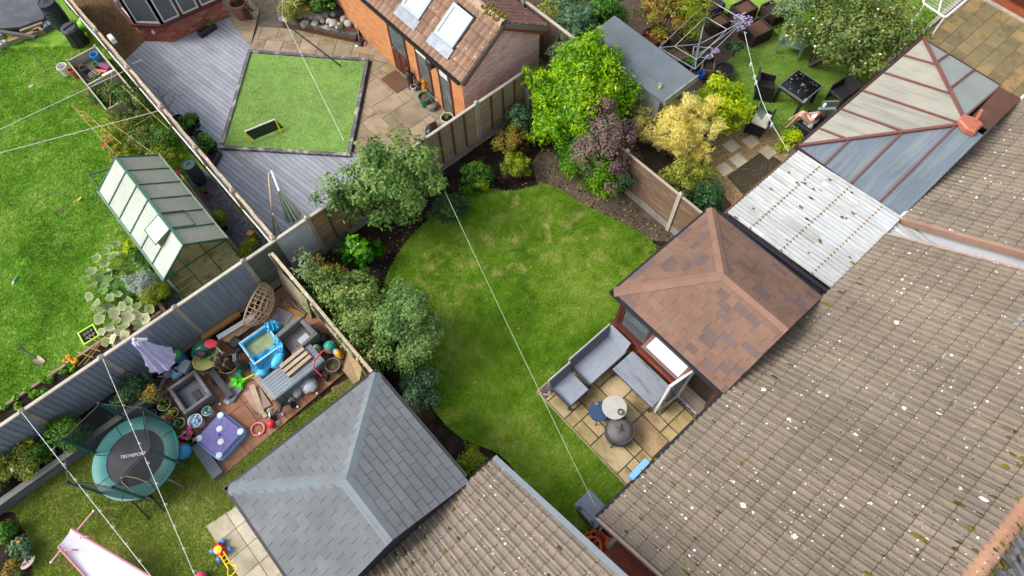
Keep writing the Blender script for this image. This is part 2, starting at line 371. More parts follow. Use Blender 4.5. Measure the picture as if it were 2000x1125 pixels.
# right garden
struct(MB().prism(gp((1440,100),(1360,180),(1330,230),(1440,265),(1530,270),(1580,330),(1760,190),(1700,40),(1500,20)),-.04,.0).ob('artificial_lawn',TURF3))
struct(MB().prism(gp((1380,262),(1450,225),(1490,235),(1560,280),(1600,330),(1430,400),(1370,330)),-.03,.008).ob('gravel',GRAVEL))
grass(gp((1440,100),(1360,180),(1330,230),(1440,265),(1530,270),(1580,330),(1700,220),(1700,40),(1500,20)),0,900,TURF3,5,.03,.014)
struct(MB().prism([(19.2,4.25),(30,4.3),(30,12),(17,12)],-.04,.05).ob('lawn',LAWN_G1)); grass([(19.2,4.25),(25,4.3),(26,8),(18,8)],.05,700,LAWN_G1,6,.06,.02)
def chips(name,poly,n,size,m,seed,z=0.,cols=None,flat=.5):
    """loose stones / leaves: low four-sided lumps"""
    rng = np.random.default_rng(seed); P = np.array(poly); a,b = P.min(0),P.max(0)
    X = rng.uniform(a[0],b[0],n*3); Y = rng.uniform(a[1],b[1],n*3); k = inpoly(X,Y,poly); X,Y = X[k][:n],Y[k][:n]; n = len(X)
    V = np.zeros((n,4,3,3)); th = rng.uniform(0,6.28,n); s = size*rng.uniform(.5,1.4,n); top = np.stack([X+rng.normal(size=n)*s*.2,Y+rng.normal(size=n)*s*.2,z+s*flat],1)
    for i in range(4):
        for j,q in ((0,i),(1,i+1)):
            an = th+q*1.5708+.3*np.sin(th*7+q); V[:,i,j] = np.stack([X+np.cos(an)*s*.6,Y+np.sin(an)*s*.6*(.7),np.full(n,z)],1)
        V[:,i,2] = top
    return npmesh(name,V.reshape(-1,3,3),3,m,tint=np.repeat(rng.uniform(0,1,n),4),kind='stuff')
LEAFFALL = leafmat('fallen_leaf_mat',[lin(150,130,80,.8),lin(190,170,110,.8),lin(120,90,50,.8)],.1)
STONEM = leafmat('stone_chip_mat',[lin(110,92,70,.8),lin(150,130,98,.8),lin(184,166,132,.8)],0,.9)
SLATEM = leafmat('slate_chip_bits',[lin(64,64,76,.8),lin(92,92,108,.8),lin(120,120,134,.8)],0,.6)
chips('fallen_leaves',[(8.3,5.2),(9.8,3.9),(9.8,6.8),(8.7,9.1),(8.1,8.4)],240,.05,LEAFFALL,11,0.,flat=.25)
chips('fallen_leaves',gp((640,500),(760,440),(940,330),(1040,320),(1040,360),(935,365),(800,450),(750,530),(700,560)),150,.045,LEAFFALL,12,-.01,flat=.25)
chips('fallen_leaves',lawnM,45,.045,LEAFFALL,13,.05,flat=.2)
chips('soil_clods',[(1,5.5),(4,10.4),(9.7,10.5),(9.8,4),(8,5),(7.5,8),(4,9.0),(2.2,6)],2200,.06,SOIL,14,-.012,flat=.45)
chips('gravel_stones',gp((1380,262),(1450,225),(1490,235),(1560,280),(1600,330),(1430,400),(1370,330)),2600,.045,STONEM,15,.006)
# slate strip by the greenhouse
struct(MB().prism([(.38,10.8),(1.14,10.8),(1.14,15.6),(.38,15.6)],-.02,.008).ob('slate_bed',SLATE))
chips('slate_chippings',[(.4,10.85),(1.12,10.85),(1.12,15.6),(.4,15.6)],2600,.05,SLATEM,16,.008,flat=.35)
chips('slate_chippings',[(-2.1,10.9),(-1.5,10.9),(-1.48,12.6),(-1.9,12.2)],500,.05,SLATEM,17,.012,flat=.35)
struct(MB().prism([(-2.1,10.8),(-1.45,10.8),(-1.45,12.8),(-2.0,12.3)],-.02,.012).ob('slate_bed',SLATE))
chips('leaf_litter',[(1.3,21.4),(2.3,21.7),(2.35,26),(1.3,26)],1400,.05,leafmat('litter_mat',[lin(84,64,42,.8),lin(120,92,58,.8),lin(150,120,80,.8)],0),18,0.,flat=.3)
# ---------------------------------------------------------------- paving
rng = random.Random(4)
def ashlar(W,H,mod,sizes,rg):
    nx,ny = int(W/mod)+1,int(H/mod)+1; occ = [[0]*nx for _ in range(ny)]; out = []
    for j in range(ny):
        for i in range(nx):
            if occ[j][i]: continue
            ss = sizes[:]; rg.shuffle(ss)
            for a,b in ss+[(1,1)]:
                if all(j+q < ny and i+p < nx and not occ[j+q][i+p] for p in range(a) for q in range(b)):
                    for p in range(a):
                        for q in range(b): occ[j+q][i+p] = 1
                    out.append((i*mod,j*mod,(i+a)*mod,(j+b)*mod)); break
    return out
def paving(name,regions,ang,mod,sizes,m,z,rg,gap=.012,th=.04,org=(0,0),piece='paving_slab',label=None,base=None):
    root = MB().bx(0,0,-.02,.01,.01,-.01)
    allp = [p for r in regions for p in r]
    bm = MB()
    for r in regions: bm.prism(r,-.03,z-.014)
    root = struct(bm.ob(name,base or mat('joint_mat',[lin(84,78,62,.7),lin(112,104,84,.7)],8,var=0,grain=.4)),label)
    ca,sa = math.cos(ang),math.sin(ang)
    loc = lambda p: ((p[0]-org[0])*ca+(p[1]-org[1])*sa,-(p[0]-org[0])*sa+(p[1]-org[1])*ca)
    L = [loc(p) for p in allp]; x0 = min(p[0] for p in L); y0 = min(p[1] for p in L)
    x0 = math.floor(x0/mod)*mod; y0 = math.floor(y0/mod)*mod
    for (a,b,c,d) in ashlar(max(p[0] for p in L)-x0,max(p[1] for p in L)-y0,mod,sizes,rg):
        sq = [(x0+a+gap/2,y0+b+gap/2),(x0+c-gap/2,y0+b+gap/2),(x0+c-gap/2,y0+d-gap/2),(x0+a+gap/2,y0+d-gap/2)]
        sq = [(org[0]+p[0]*ca-p[1]*sa,org[1]+p[0]*sa+p[1]*ca) for p in sq]
        for r in regions:
            q = clip(sq,r)
            if len(q) >= 3 and parea(q) > .012:
                cx = sum(p[0] for p in q)/len(q); cy = sum(p[1] for p in q)/len(q)
                if not inframe((cx,cy,z),150): continue
                dz = rg.uniform(-.003,.003)
                o = MB().prism([(p[0]-cx,p[1]-cy) for p in q],-th,0,.006)
                link(piece,o.mesh(piece,m if not isinstance(m,list) else rg.choice(m)),root,None,None,TR(cx,cy,z+dz) @ Matrix.Rotation(rg.uniform(-.006,.006),4,'X') @ Matrix.Rotation(rg.uniform(-.006,.006),4,'Y'))
    return root
SAND = mat('sandstone_mat',[lin(206,184,132,.78),lin(190,168,116,.78),lin(212,190,148,.78),lin(196,160,124,.78)],2.2,objcols=True,bump=.7,bscale=28,grain=.2,dirt=lin(120,104,56,.8),dscale=2.2,damt=.75,stretch=(1,.5,1))
INDIAN = mat('riven_slab_mat',[lin(164,148,122,.78),lin(178,154,128,.78),lin(150,140,112,.78),lin(182,158,142,.78),lin(160,150,104,.78)],2.,objcols=True,bump=.6,bscale=25,grain=.22,dirt=lin(96,82,58,.75),dscale=1.6,damt=.6)
YSLAB = mat('yellow_slab_mat',[lin(168,150,104,.72),lin(148,138,104,.72),lin(186,164,110,.74)],1.6,objcols=True,bump=.5,bscale=25,grain=.2,dirt=lin(104,96,72,.7),dscale=1.3,damt=.8)
CREAM = mat('cream_slab_mat',[lin(206,194,168,.8),lin(214,204,182,.8),lin(196,184,156,.8)],2,objcols=True,bump=.5,bscale=30,dirt=lin(150,138,108,.8),damt=.5)
PINKS = mat('pink_slab_mat',[lin(176,120,92,.72),lin(190,138,108,.72),lin(160,112,88,.72)],2,objcols=True,bump=.4,bscale=40,grain=.2,dirt=lin(92,74,56,.75),dscale=1.2,damt=.75)
paving('patio',[[(3.88,.35),(6.5,.35),(6.5,3.68),(3.88,3.68)]],0,.3,[(2,2),(2,2),(3,2),(2,3),(2,1),(2,2),(1,2)],SAND,.04,random.Random(12),gap=.028,org=(3.88,.35),
       base=mat('dark_joint',[lin(60,56,40,.7),lin(88,80,58,.7)],8,var=0))
ed = MB(); ed.bx(3.83,.3,-.02,3.875,3.72,.065); ed.bx(3.876,3.69,-.02,6.3,3.74,.065)
struct(ed.ob('patio_edging',mat('edging_timber',[lin(186,168,130,.7),lin(150,136,104,.7)],6,stretch=(6,1,1))))
# patio behind: one strip square to the lawn frame, the rest square to the building
TC = [(4.73,18.65),(7.3,15.76),(4.66,13.06),(2.03,15.84)]
e1 = Vector((7.3-4.73,15.76-18.65)).normalized(); angT = math.atan2(e1.y,e1.x); nT = Vector((-e1.y,e1.x)) if -e1.y+e1.x > 0 else Vector((e1.y,-e1.x))
pT = lambda s,t: (4.73+e1.x*s+nT.x*t,18.65+e1.y*s+nT.y*t)
paving('patio',[[pT(-.15,.1),pT(4.1,.1),pT(4.1,1.32),pT(-.15,1.32)]],angT,.3,[(2,2),(2,3),(3,2),(1,1),(2,1),(2,2)],INDIAN,.035,random.Random(5),org=pT(0,.1),th=.03)
paving('patio',[[(7.95,11),(7.95,15.05),(7.55,15.72),(4.85,13.0),(4.85,11)],[(4.85,18.95),(6.05,20.3),(6.2,27),(5.25,27),(4.95,21)],[(7.95,15.06),(7.95,16.7),(7.57,16.9),(7.56,15.75)]],0,.3,[(2,2),(3,2),(2,3),(1,1),(2,1),(1,2),(3,3)],INDIAN,.03,random.Random(8),th=.03)
paving('patio',[[(19.0,.6),(24.78,.6),(24.78,4.2),(19.0,4.2)]],0,.45,[(1,1)],YSLAB,.02,random.Random(3))
struct(MB().cb(18.9,4.22,-.02,24.6,4.36,.12).ob('kerb',CONC))
paving('garden_path',[[(-4.02,6.45),(-3.02,6.35),(-3.0,1.5),(-4.02,1.5)]],0,.5,[(1,1)],CREAM,.03,random.Random(6),org=(-4.02,.45),gap=.01)
paving('play_patio',[[(-3.3,7.2),(.92,7.4),(.92,10.6),(-3.25,10.2)]],0,.6,[(1,1)],PINKS,.03,random.Random(7),gap=.01)
for i,(px,py) in enumerate([(1429,285),(1467,277),(1500,297),(1442,313),(1415,330),(1535,292)]):
    c = G(px,py,.03); o = MB().prism([(-.19,-.19),(.19,-.19),(.19,.19),(-.19,.19)],-.03,0,.008)
    a = rng.uniform(-.15,.15); o = MB(TR(c.x,c.y,.035,a)); o.prism([(-.2,-.2),(.2,-.2),(.2,.2),(-.2,.2)],-.03,0,.008)
    t = o.ob('stepping_stone',CREAM); t2 = ['by the cream cushioned chair','nearest the black rattan chair leg','between the chair and the roof','in the middle of the gravel','nearest the yellow conifer','half under the white roof edge'][i]
    tag(t,'square pink-grey stepping stone '+t2,'stepping stone','stepping stones in the gravel')
# ---------------------------------------------------------------- deck and artificial lawn
DECK = mat('deck_mat',[lin(154,159,170,.8),lin(164,168,177,.8)],3,stretch=(1,.1,1),bump=.3,bscale=70,var=.09,rough=.6,dirt=lin(116,116,118,.7),dscale=.7,damt=.45)
deckpoly = [[(1.27,21.2),(2.38,21.62),(3.05,20.95),(5.02,20.72),(4.86,18.7),(4.7,18.7),(2.03,15.84),(1.27,15.84)],[(1.27,15.839),(2.03,15.839),(4.66,13.06),(4.85,13.1),(4.85,10.78),(1.27,10.78)]]
bm = MB()
for p in deckpoly: bm.prism(p,-.04,.02)
deck = struct(bm.ob('deck',mat('deck_gap',lin(50,50,56,.6))))
# concave outline split into convex cells for the boards
cells = [[(1.27,21.2),(2.38,21.62),(2.38,16.2),(2.03,15.84),(1.27,15.84)],[(2.38,21.62),(3.05,20.95),(3.05,16.9),(2.38,16.2)],[(3.05,20.95),(5.02,20.72),(4.86,18.78),(3.05,16.92)],
         [(1.27,15.84),(2.03,15.84),(4.66,13.06),(4.66,10.78),(1.27,10.78)],[(4.66,13.06),(4.85,13.1),(4.85,10.78),(4.66,10.78)]]
da = math.atan2(17.06-20.86,3.0-2.44)+math.pi/2; u = (math.cos(da),math.sin(da)); v = (-u[1],u[0]); rg = random.Random(2)
bw = .142
for i in range(-14,70):
    s0 = .3+i*bw; y = -2.
    while y < 24:
        ln = rg.uniform(3.2,4.8)
        q = [(u[0]*a+v[0]*b,u[1]*a+v[1]*b) for a,b in ((s0,y),(s0+bw-.011,y),(s0+bw-.011,y+ln-.006),(s0,y+ln-.006))]
        parts = [c for c in (clip(q,ce) for ce in cells) if len(c) > 2 and parea(c) > .004]
        if parts:
            m = MB(TR(0,0,.045+rg.uniform(-.002,.002)))
            for c in parts: m.prism(c,-.02,0)
            m.ob('deck_board',DECK,deck)
        y += ln
struct(MB().prism(TC,.0,.085).ob('artificial_lawn',TURF))
grass([(a*.985+4.68*.015,b*.985+15.83*.015) for a,b in TC],.085,2200,TURF,21,.02,.01)
PAINTED = mat('peeling_timber',[lin(96,96,102,.7),lin(112,112,118,.7)],4,bump=.6,bscale=40,dirt=lin(206,198,178,.75),dscale=3,damt=.95,stretch=(1,1,1))
fr = None
frame = thing('lawn_frame','peeling grey timber frame around the square artificial lawn','timber frame',(4.68,15.8,0))
for i in range(4):
    a,b = Vector(TC[i]),Vector(TC[(i+1) % 4]); d = (b-a).normalized(); n = Vector((d.y,-d.x))
    cc = Vector((4.68,15.83));  n = -n if (a+n-cc).length < (a-n-cc).length else n
    a2 = a-d*.0+n*.06; b2 = b+d*.115+n*.06
    MB().beam((a2.x,a2.y,.07),(b2.x,b2.y,.07),.11,.14).ob('sleeper',PAINTED,frame)
# ================================================================ BUILDINGS
CAMP = Vector((0,0,HC))
def spotmat(name,cols,lichen,moss,lamt=1.,mamt=1.,objcols=True,sc=1.,rough=.9):
    """weathered tile: mottled body, white lichen discs, dark algae"""
    if name in _MC: return _MC[name]
    b = NB(name); v = b.coords(); r = b.n('ObjectInfo').outputs['Random']
    c = b.ramp(b.n('TexWhiteNoise',{'noise_dimensions': '1D'},W=r).outputs[0],*[(i/(len(cols)-1),k) for i,k in enumerate(cols)])
    f = b.noise(v,55*sc,4,.75); c = b.n('HueSaturation',Value=b.mr(f,.25,.75,.72,1.25),Color=c).outputs[0]
    c = b.mix(b.mr(b.noise(v,6*sc,6,.7),.5,.75,0,.55),c,lin(104,92,78,.7))
    vo = b.n('TexVoronoi',Vector=v,Scale=14*sc,Randomness=1.); d = b.n('VectorMath',{'operation': 'LENGTH'},i0=b.n('CombineXYZ').outputs[0])
    cell = b.n('SeparateColor',Color=vo.outputs['Color'])
    rad_ = b.math('MULTIPLY',b.mr(cell.outputs[0],.76 - .12*lamt,1,-.08,.34),b.mr(b.noise(b.coords(world=True),1.1,4,.7),.38,.66,.25,1.35))
    edge = b.math('ADD',vo.outputs['Distance'],b.mr(b.noise(v,40*sc,3),0,1,-.12,.12))
    c = b.mix(b.math('LESS_THAN',edge,rad_),c,lichen)
    c = b.n('HueSaturation',Value=b.mr(b.noise(b.coords(world=True,stretch=(1,.35,.35)),.8,6,.65),.3,.7,.8,1.14),Color=c).outputs[0]
    vo3 = b.n('TexVoronoi',Vector=v,Scale=5.5*sc,Randomness=1.); e3 = b.math('ADD',vo3.outputs['Distance'],b.mr(b.noise(v,26*sc,4,.7),0,1,-.3,.3))
    c = b.mix(b.math('LESS_THAN',e3,b.mr(b.n('SeparateColor',Color=vo3.outputs['Color']).outputs[0],.93,1,-.3,.34)),c,lichen)
    vo2 = b.n('TexVoronoi',Vector=v,Scale=17*sc,Randomness=1.); cell2 = b.n('SeparateColor',Color=vo2.outputs['Color'])
    e2 = b.math('ADD',vo2.outputs['Distance'],b.mr(b.noise(v,60*sc,3),0,1,-.15,.15))
    c = b.mix(b.math('LESS_THAN',e2,b.mr(cell2.outputs[1],.9-.12*mamt,1,-.05,.3)),c,moss)
    b.bump(f,.5,.008); _MC[name] = b.done(c,rough,spec=.15); return _MC[name]
TILE = spotmat('concrete_tile_mat',[lin(147,135,120,.64),lin(152,139,124,.64),lin(141,131,118,.64),lin(156,142,127,.64)],lin(226,222,214,.85),lin(64,58,40,.7))
TILE0 = spotmat('concrete_tile_low_mat',[lin(155,142,129,.64),lin(160,146,132,.64),lin(148,137,124,.64)],lin(228,224,216,.85),lin(70,64,36,.7),.8,.8)
CLAY = spotmat('clay_tile_mat',[lin(150,118,98,.7),lin(164,130,108,.7),lin(138,110,94,.7),lin(170,138,118,.7)],lin(206,196,184,.8),lin(86,70,52,.7),.45,.8)
CLAYR = spotmat('clay_tile_red_mat',[lin(140,104,96,.7),lin(152,114,104,.7),lin(130,98,92,.7)],lin(206,196,184,.8),lin(86,60,52,.7),.6,.8)
RIDGE = spotmat('ridge_tile_mat',[lin(182,138,112,.7),lin(190,146,120,.7),lin(172,130,106,.7)],lin(232,226,214,.85),lin(110,104,40,.7),2.2,1.)
RIDGE2 = spotmat('ridge_tile_pale_mat',[lin(190,162,142,.75),lin(182,152,132,.75)],lin(214,204,190,.8),lin(120,112,50,.7),1.,1.)
TEDGE = mat('tile_edge_dirt_shade',[lin(88,77,65,.62),lin(66,58,48,.6),lin(112,99,85,.65)],9,var=0,grain=.4)  # dark tile edges: shade line under each course put in colour, plus edge dirt
MOSS = leafmat('moss_mat',[lin(58,54,20,.85),lin(84,80,26,.85),lin(112,108,32,.85),lin(74,62,40,.8),lin(64,54,38,.8)],0,.95)
UNDER = mat('roof_underlay',lin(52,46,40,.6),var=0)
def brickmat(name,cols,**k): return mat(name,cols,objcols=False,var=0,**k)
MORTAR = mat('mortar_pale',[lin(176,160,148,.7),lin(160,146,136,.7)],5,var=0)
ORANGEB = leafmat('orange_brick_mat',[lin(206,148,108,.78),lin(216,158,118,.78),lin(196,136,98,.78),lin(210,164,128,.78)],0,.85)
PINKB = leafmat('pink_brick_mat',[lin(226,186,178,.95),lin(236,204,198,.95),lin(212,170,164,.95),lin(230,196,190,.95)],0,.85)  # pinkish gable brick, also paled to lift the shade on that side
REDB = leafmat('red_brick_mat',[lin(156,86,62,.78),lin(172,100,72,.78),lin(146,84,66,.78),lin(180,116,90,.78)],0,.85)
WOODRED = plain('mahogany_frame_mat',lin(92,44,40,.8),.4,.06)
RENDER = mat('white_render_mat',[lin(232,234,238,.85),lin(220,222,228,.85)],2,var=0,bump=.3)
GLASS = NB('window_glass_mat'); GLASS.done(lin(140,152,156,.7),.06,spec=.9); GLASS.b.inputs['Transmission Weight'].default_value = .55; GLASS.b.inputs['IOR'].default_value = 1.35; GLASS = GLASS.m
PVC = plain('white_pvc_mat',lin(226,226,224,.85),.35,.03)
GUTTER = plain('dark_gutter_mat',lin(42,44,52,.7),.4)
GGUTTER = plain('grey_gutter_mat',lin(120,132,142,.75),.45)
LEAD = mat('lead_flashing_mat',[lin(140,150,162,.75),lin(164,172,182,.75)],6,rough=.5,bump=.4)
def brickwork(name,parent,o,u,W,H,m,openings=(),poly=None,seed=0,bl=.215,bh=.065,j=.01):
    """stretcher-bond bricks standing 4 mm proud of the mortar, one joined part"""
    rg = np.random.default_rng(seed); o = np.array(o); u = np.array(u); n = np.array([u[1],-u[0],0.]); zz = np.array([0,0,1.]); Q = []; T = []
    for r in range(int(H/(bh+j))+1):
        z0 = r*(bh+j); x = -(bl+j)/2 if r % 2 else 0.
        while x < W:
            a,b_ = max(0,x),min(W,x+bl); z1 = min(H,z0+bh); x += bl+j
            if b_-a < .03 or z1-z0 < .02: continue
            segs = [(a,b_)]
            for (p,q,s_,t_) in openings:
                if z0 < t_ and z1 > s_: segs = [w_ for (c,d) in segs for w_ in ((c,min(d,p)),(max(c,q),d)) if w_[1]-w_[0] > .03]
            for (c,d) in segs:
                pg = [(c,z0),(d,z0),(d,z1),(c,z1)]
                if poly: pg = clip(pg,poly)
                if len(pg) < 3: continue
                if len(pg) > 4: pg = pg[:4]
                while len(pg) < 4: pg.append(pg[-1])
                k = rg.uniform(.002,.007); pr = [o+u*p[0]+zz*p[1]+n*k for p in pg]; bk = [o+u*p[0]+zz*p[1]-n*.01 for p in pg]; t = rg.uniform(0,1)
                for f in ([pr[0],pr[1],pr[2],pr[3]],[bk[3],bk[2],pr[2],pr[3]],[bk[0],bk[1],pr[1],pr[0]],[bk[1],bk[2],pr[2],pr[1]]): Q.append(f); T.append(t)
    return npmesh(name,np.array(Q),4,m,parent,np.array(T),'stuff')
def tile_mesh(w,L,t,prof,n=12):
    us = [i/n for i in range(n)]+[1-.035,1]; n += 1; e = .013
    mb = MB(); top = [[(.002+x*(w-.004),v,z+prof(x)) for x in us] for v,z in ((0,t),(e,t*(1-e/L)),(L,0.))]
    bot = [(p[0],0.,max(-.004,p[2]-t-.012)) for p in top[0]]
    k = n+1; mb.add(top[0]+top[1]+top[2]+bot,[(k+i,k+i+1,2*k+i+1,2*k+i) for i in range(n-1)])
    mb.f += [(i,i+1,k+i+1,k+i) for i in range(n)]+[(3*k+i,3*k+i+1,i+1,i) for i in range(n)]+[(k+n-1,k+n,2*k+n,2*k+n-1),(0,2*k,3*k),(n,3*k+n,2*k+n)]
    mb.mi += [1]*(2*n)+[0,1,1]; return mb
def roof_tiles(parent,o,u,v,ncol,nrow,w,g,m,prof,t=.03,limit=300,seed=0,skip=None,n=12,margin=110):
    """tile grid: eaves corner o, u along the eaves, v up the slope; nearest tiles single parts, the rest one part"""
    rg = random.Random(seed); u,v = Vector(u).normalized(),Vector(v).normalized(); nn = u.cross(v)
    if nn.z < 0: nn = -nn
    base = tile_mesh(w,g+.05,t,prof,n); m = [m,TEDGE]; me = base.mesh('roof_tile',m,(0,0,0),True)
    left = u.cross(v).z < 0
    L = []
    for r in range(nrow):
        for c in range(ncol):
            p = Vector(o)+u*(c*w)+v*(r*g)+nn*.02
            ctr = p+u*w/2+v*g/2
            if not inframe(ctr,margin) or (skip and skip(c*w,r*g,w,g)): continue
            L.append(((ctr-CAMP).length,p))
    L.sort(key=lambda q: q[0]); rest = MB()
    for i,(d,p) in enumerate(L):
        R = Matrix((( u.x,v.x,nn.x),(u.y,v.y,nn.y),(u.z,v.z,nn.z))).to_4x4()
        M = Matrix.Translation(p+nn*rg.uniform(-.003,.004)) @ R @ Matrix.Rotation(rg.uniform(-.012,.012),4,'Z') @ Matrix.Rotation(rg.uniform(-.012,.012),4,'Y')
        if i < limit: link('roof_tile',me,parent,None,None,M)
        else: rest.T = M; rest.add(base.v,base.f); rest.mi[-len(base.f):] = base.mi
    rest.T = None
    if rest.v: rest.ob('roof_tiling',m,parent,True,kind='stuff')
def moss(parent,o,u,v,U,V,n,seed,w,g,eave=.5,size=.05,name='moss'):
    """small cushions of moss sitting in the tile joints, thickest near the eaves"""
    rg = np.random.default_rng(seed); u,v = np.array(Vector(u).normalized()),np.array(Vector(v).normalized()); nn = np.cross(u,v); nn *= np.sign(nn[2]); Q = []; T = []
    for i in range(n):
        a = (int(rg.uniform(0,U/(w/2)))+rg.normal()*.12)*(w/2)+.045; b = V*rg.uniform(0,1)**(1/eave if eave else 1)
        if rg.uniform() < .6: b = round(b/g)*g+rg.normal()*.03
        if b < 0 or a > U or a < 0: continue
        c = np.array(o)+u*a+v*b+nn*.03; s = size*rg.uniform(.4,1.3); k = 7; el = rg.uniform(.8,2.4); t = rg.uniform(0,1)
        for q in range(k):
            for (r0,h0,r1,h1) in ((1.,0.,.75,.5),(.75,.5,0.02,.72)):
                pt = lambda rr,hh,an: c+u*math.cos(an)*rr*s*.8+v*math.sin(an)*rr*s*el+nn*hh*s*.8
                a0,a1 = 6.283*q/k,6.283*(q+1)/k
                Q.append([pt(r0,h0,a0),pt(r0,h0,a1),pt(r1,h1,a1),pt(r1,h1,a0)]); T.append(min(1,max(0,t+rg.normal()*.12)))
    if Q: npmesh(name,np.array(Q),4,MOSS,parent,np.array(T),'stuff')
def roman(x): # two rolls and two pans per tile
    y = (x*2) % 1.; return .036*max(0.,math.sin(3.1416*min(1,y/.58)))**.75
def pan(x): return .035*(.5-.5*math.cos(x*6.283))**1.3
def gable_house(name,label,cat,x0,x1,ye,z0,slope,yr,wallm=None,back=6.):
    """bungalow with its eaves towards +y; returns thing and slope vector"""
    zr = z0+(ye-yr)*slope
    t = thing(name,label,cat,((x0+x1)/2,ye-.4,0)); wy = ye-.42; yb = yr-(ye-yr)
    mb = MB(); mb.add([(x0+.08,wy,0),(x0+.08,yb,0),(x0+.08,yr,zr-.14),(x0+.08,wy,z0+.16)],[(0,1,2),(0,2,3)])
    mb.v = []; mb.f = []; mb.mi = []
    pg = [(wy,0),(wy,z0+.42*slope-.14),(yr,zr-.14),(yb+.42,z0+.42*slope-.14),(yb+.42,0)]
    k = len(pg); A = [(x0+.06,p[0],p[1]) for p in pg]; B = [(x1-.06,p[0],p[1]) for p in pg]
    mb.add(A+B,[tuple(range(k)),tuple(range(k,2*k))[::-1]]+[(i,i+k,(i+1) % k+k,(i+1) % k) for i in range(k)])
    mb.ob('wall',wallm or RENDER,t)
    r = MB(); s = [(ye,z0),(yr,zr),(yb,z0),(yb,z0-.12),(yr,zr-.12),(ye,z0-.12)]
    A = [(x0,p[0],p[1]-.005) for p in s]; B = [(x1,p[0],p[1]-.005) for p in s]
    f = [(0,1,4,5),(1,2,3,4),(11,10,7,6),(10,9,8,7)]+[(i,(i+1) % 6,(i+1) % 6+6,i+6) for i in range(6)]
    roof = r.add(A+B,f).ob('roof',UNDER,t)
    return t,roof,Vector((0,-1,slope)).normalized(),zr
# ---------------- main bungalow (right)
E1,S1 = 2.4,.62
h1,r1,v1,zr1 = gable_house('bungalow','large bungalow under a brown concrete tiled roof flecked with white lichen, filling the right','house',2.44,12.14,.43,E1,S1,-4.0)
L1 = (.43+4.0)*math.sqrt(1+S1*S1)
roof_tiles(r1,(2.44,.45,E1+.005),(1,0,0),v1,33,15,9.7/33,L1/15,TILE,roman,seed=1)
moss(r1,(2.44,.45,E1+.005),(1,0,0),v1,9.7,.5,170,36,9.7/33,L1/15,.8,.034)
moss(r1,(2.44,.45,E1+.005),(1,0,0),v1,9.7,L1,420,3,9.7/33,L1/15,.6,.026)
moss(r1,(2.44,.45,E1+.005),(1,0,0),v1,3.4,2.2,150,31,9.7/33,L1/15,.6,.042)
moss(r1,(6.4,.45,E1+.005),(1,0,0),v1,4.2,.7,60,32,9.7/33,L1/15,.7,.05)
moss(r1,(4.4,-3.1,E1+3.55*S1),(1,0,0),v1,6.5,1.05,90,33,9.7/33,L1/15,1.2,.055)
rg = random.Random(1)
for i in range(24):
    xa = 2.46+i*.405; mb = MB()
    mb.grid(lambda a,b: (xa+a*.4,-4.0+math.cos(b*3.1416)*.15,zr1-.075+math.sin(b*3.1416)*.15+(.008 if a > .97 else 0)),4,8)
    if inframe((xa,-4,zr1),200): mb.ob('ridge_tile',RIDGE,r1,True)
vb = Vector((0,1,S1)).normalized()
roof_tiles(r1,(2.44,-8.43,E1+.01),(1,0,0),Vector((0,1,S1)),33,15,9.7/33,L1/15,mat('grey_tile_mat',[lin(116,116,118,.7),lin(130,128,128,.7)],6),roman,limit=60,seed=9,margin=40)
moss(r1,(2.44,-4.6,zr1-.6*S1),(1,0,0),Vector((0,1,S1)),9.7,.6,130,34,.29,.34,1.5,.06)
moss(r1,(3.0,-4.0,zr1+.03),(1,0,0),(0,-1,-.3),9.0,.22,120,35,.29,.34,1.5,.04)
MB().cb(2.44,.44,E1-.15,12.1,.545,E1-.035,.02).ob('gutter',GUTTER,h1)
MB().cb(2.5,.4,E1-.3,12.1,.438,E1-.16,.01).ob('fascia',PVC,h1)
mb = MB(); d = Vector((0,-4.43,4.43*S1)); a = Vector((2.40,.45,E1-.03)); mb.beam(a,a+d,.06,.15); mb.ob('verge',mat('verge_mat',[lin(188,162,150,.75),lin(170,148,136,.75)],6),h1)
mb = MB(); a = Vector((12.16,.45,E1-.03)); mb.beam(a,a+d,.05,.15); mb.ob('verge',mat('verge_mat',lin(188,162,150,.75)),h1)
sl = lambda y: E1+(.43-y)*S1
mb = MB(TR(10.92,-3.02,sl(-3.02)+.06) @ Matrix.Rotation(-math.atan(S1),4,'X')); mb.cb(-.25,-.5,-.02,.9,.4,.07,.02); vt = mb.ob('roof_window',PVC,r1)
MB(TR(10.92,-2.58,sl(-2.58)+.04) @ Matrix.Rotation(-math.atan(S1),4,'X')).cb(-.3,-.02,.0,.95,.2,.02,.01).ob('flashing',LEAD,vt)
# ---------------- neighbour to the upper right
h2,r2,v2,zr2 = gable_house('bungalow','bungalow with brown tiles and a white painted end wall at the right edge','house',12.80,24.5,.43,E1,.56,-4.0)
L2 = 4.43*math.sqrt(1+.56*.56)
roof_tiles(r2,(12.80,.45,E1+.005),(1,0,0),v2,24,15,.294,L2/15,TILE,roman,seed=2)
moss(r2,(12.80,.45,E1+.005),(1,0,0),v2,6,L2,150,4,.294,L2/15,.6,.028)
MB().cb(12.8,.44,E1-.15,18.7,.55,E1-.03,.02).ob('gutter',PVC,h2)
mb = MB(); d2 = Vector((0,-4.43,4.43*.56)); a = Vector((12.76,.47,E1-.03)); mb.beam(a,a+d2,.08,.18); mb.ob('verge',mat('orange_verge_mat',[lin(174,140,121,.68),lin(160,130,112,.68)],5),h2)
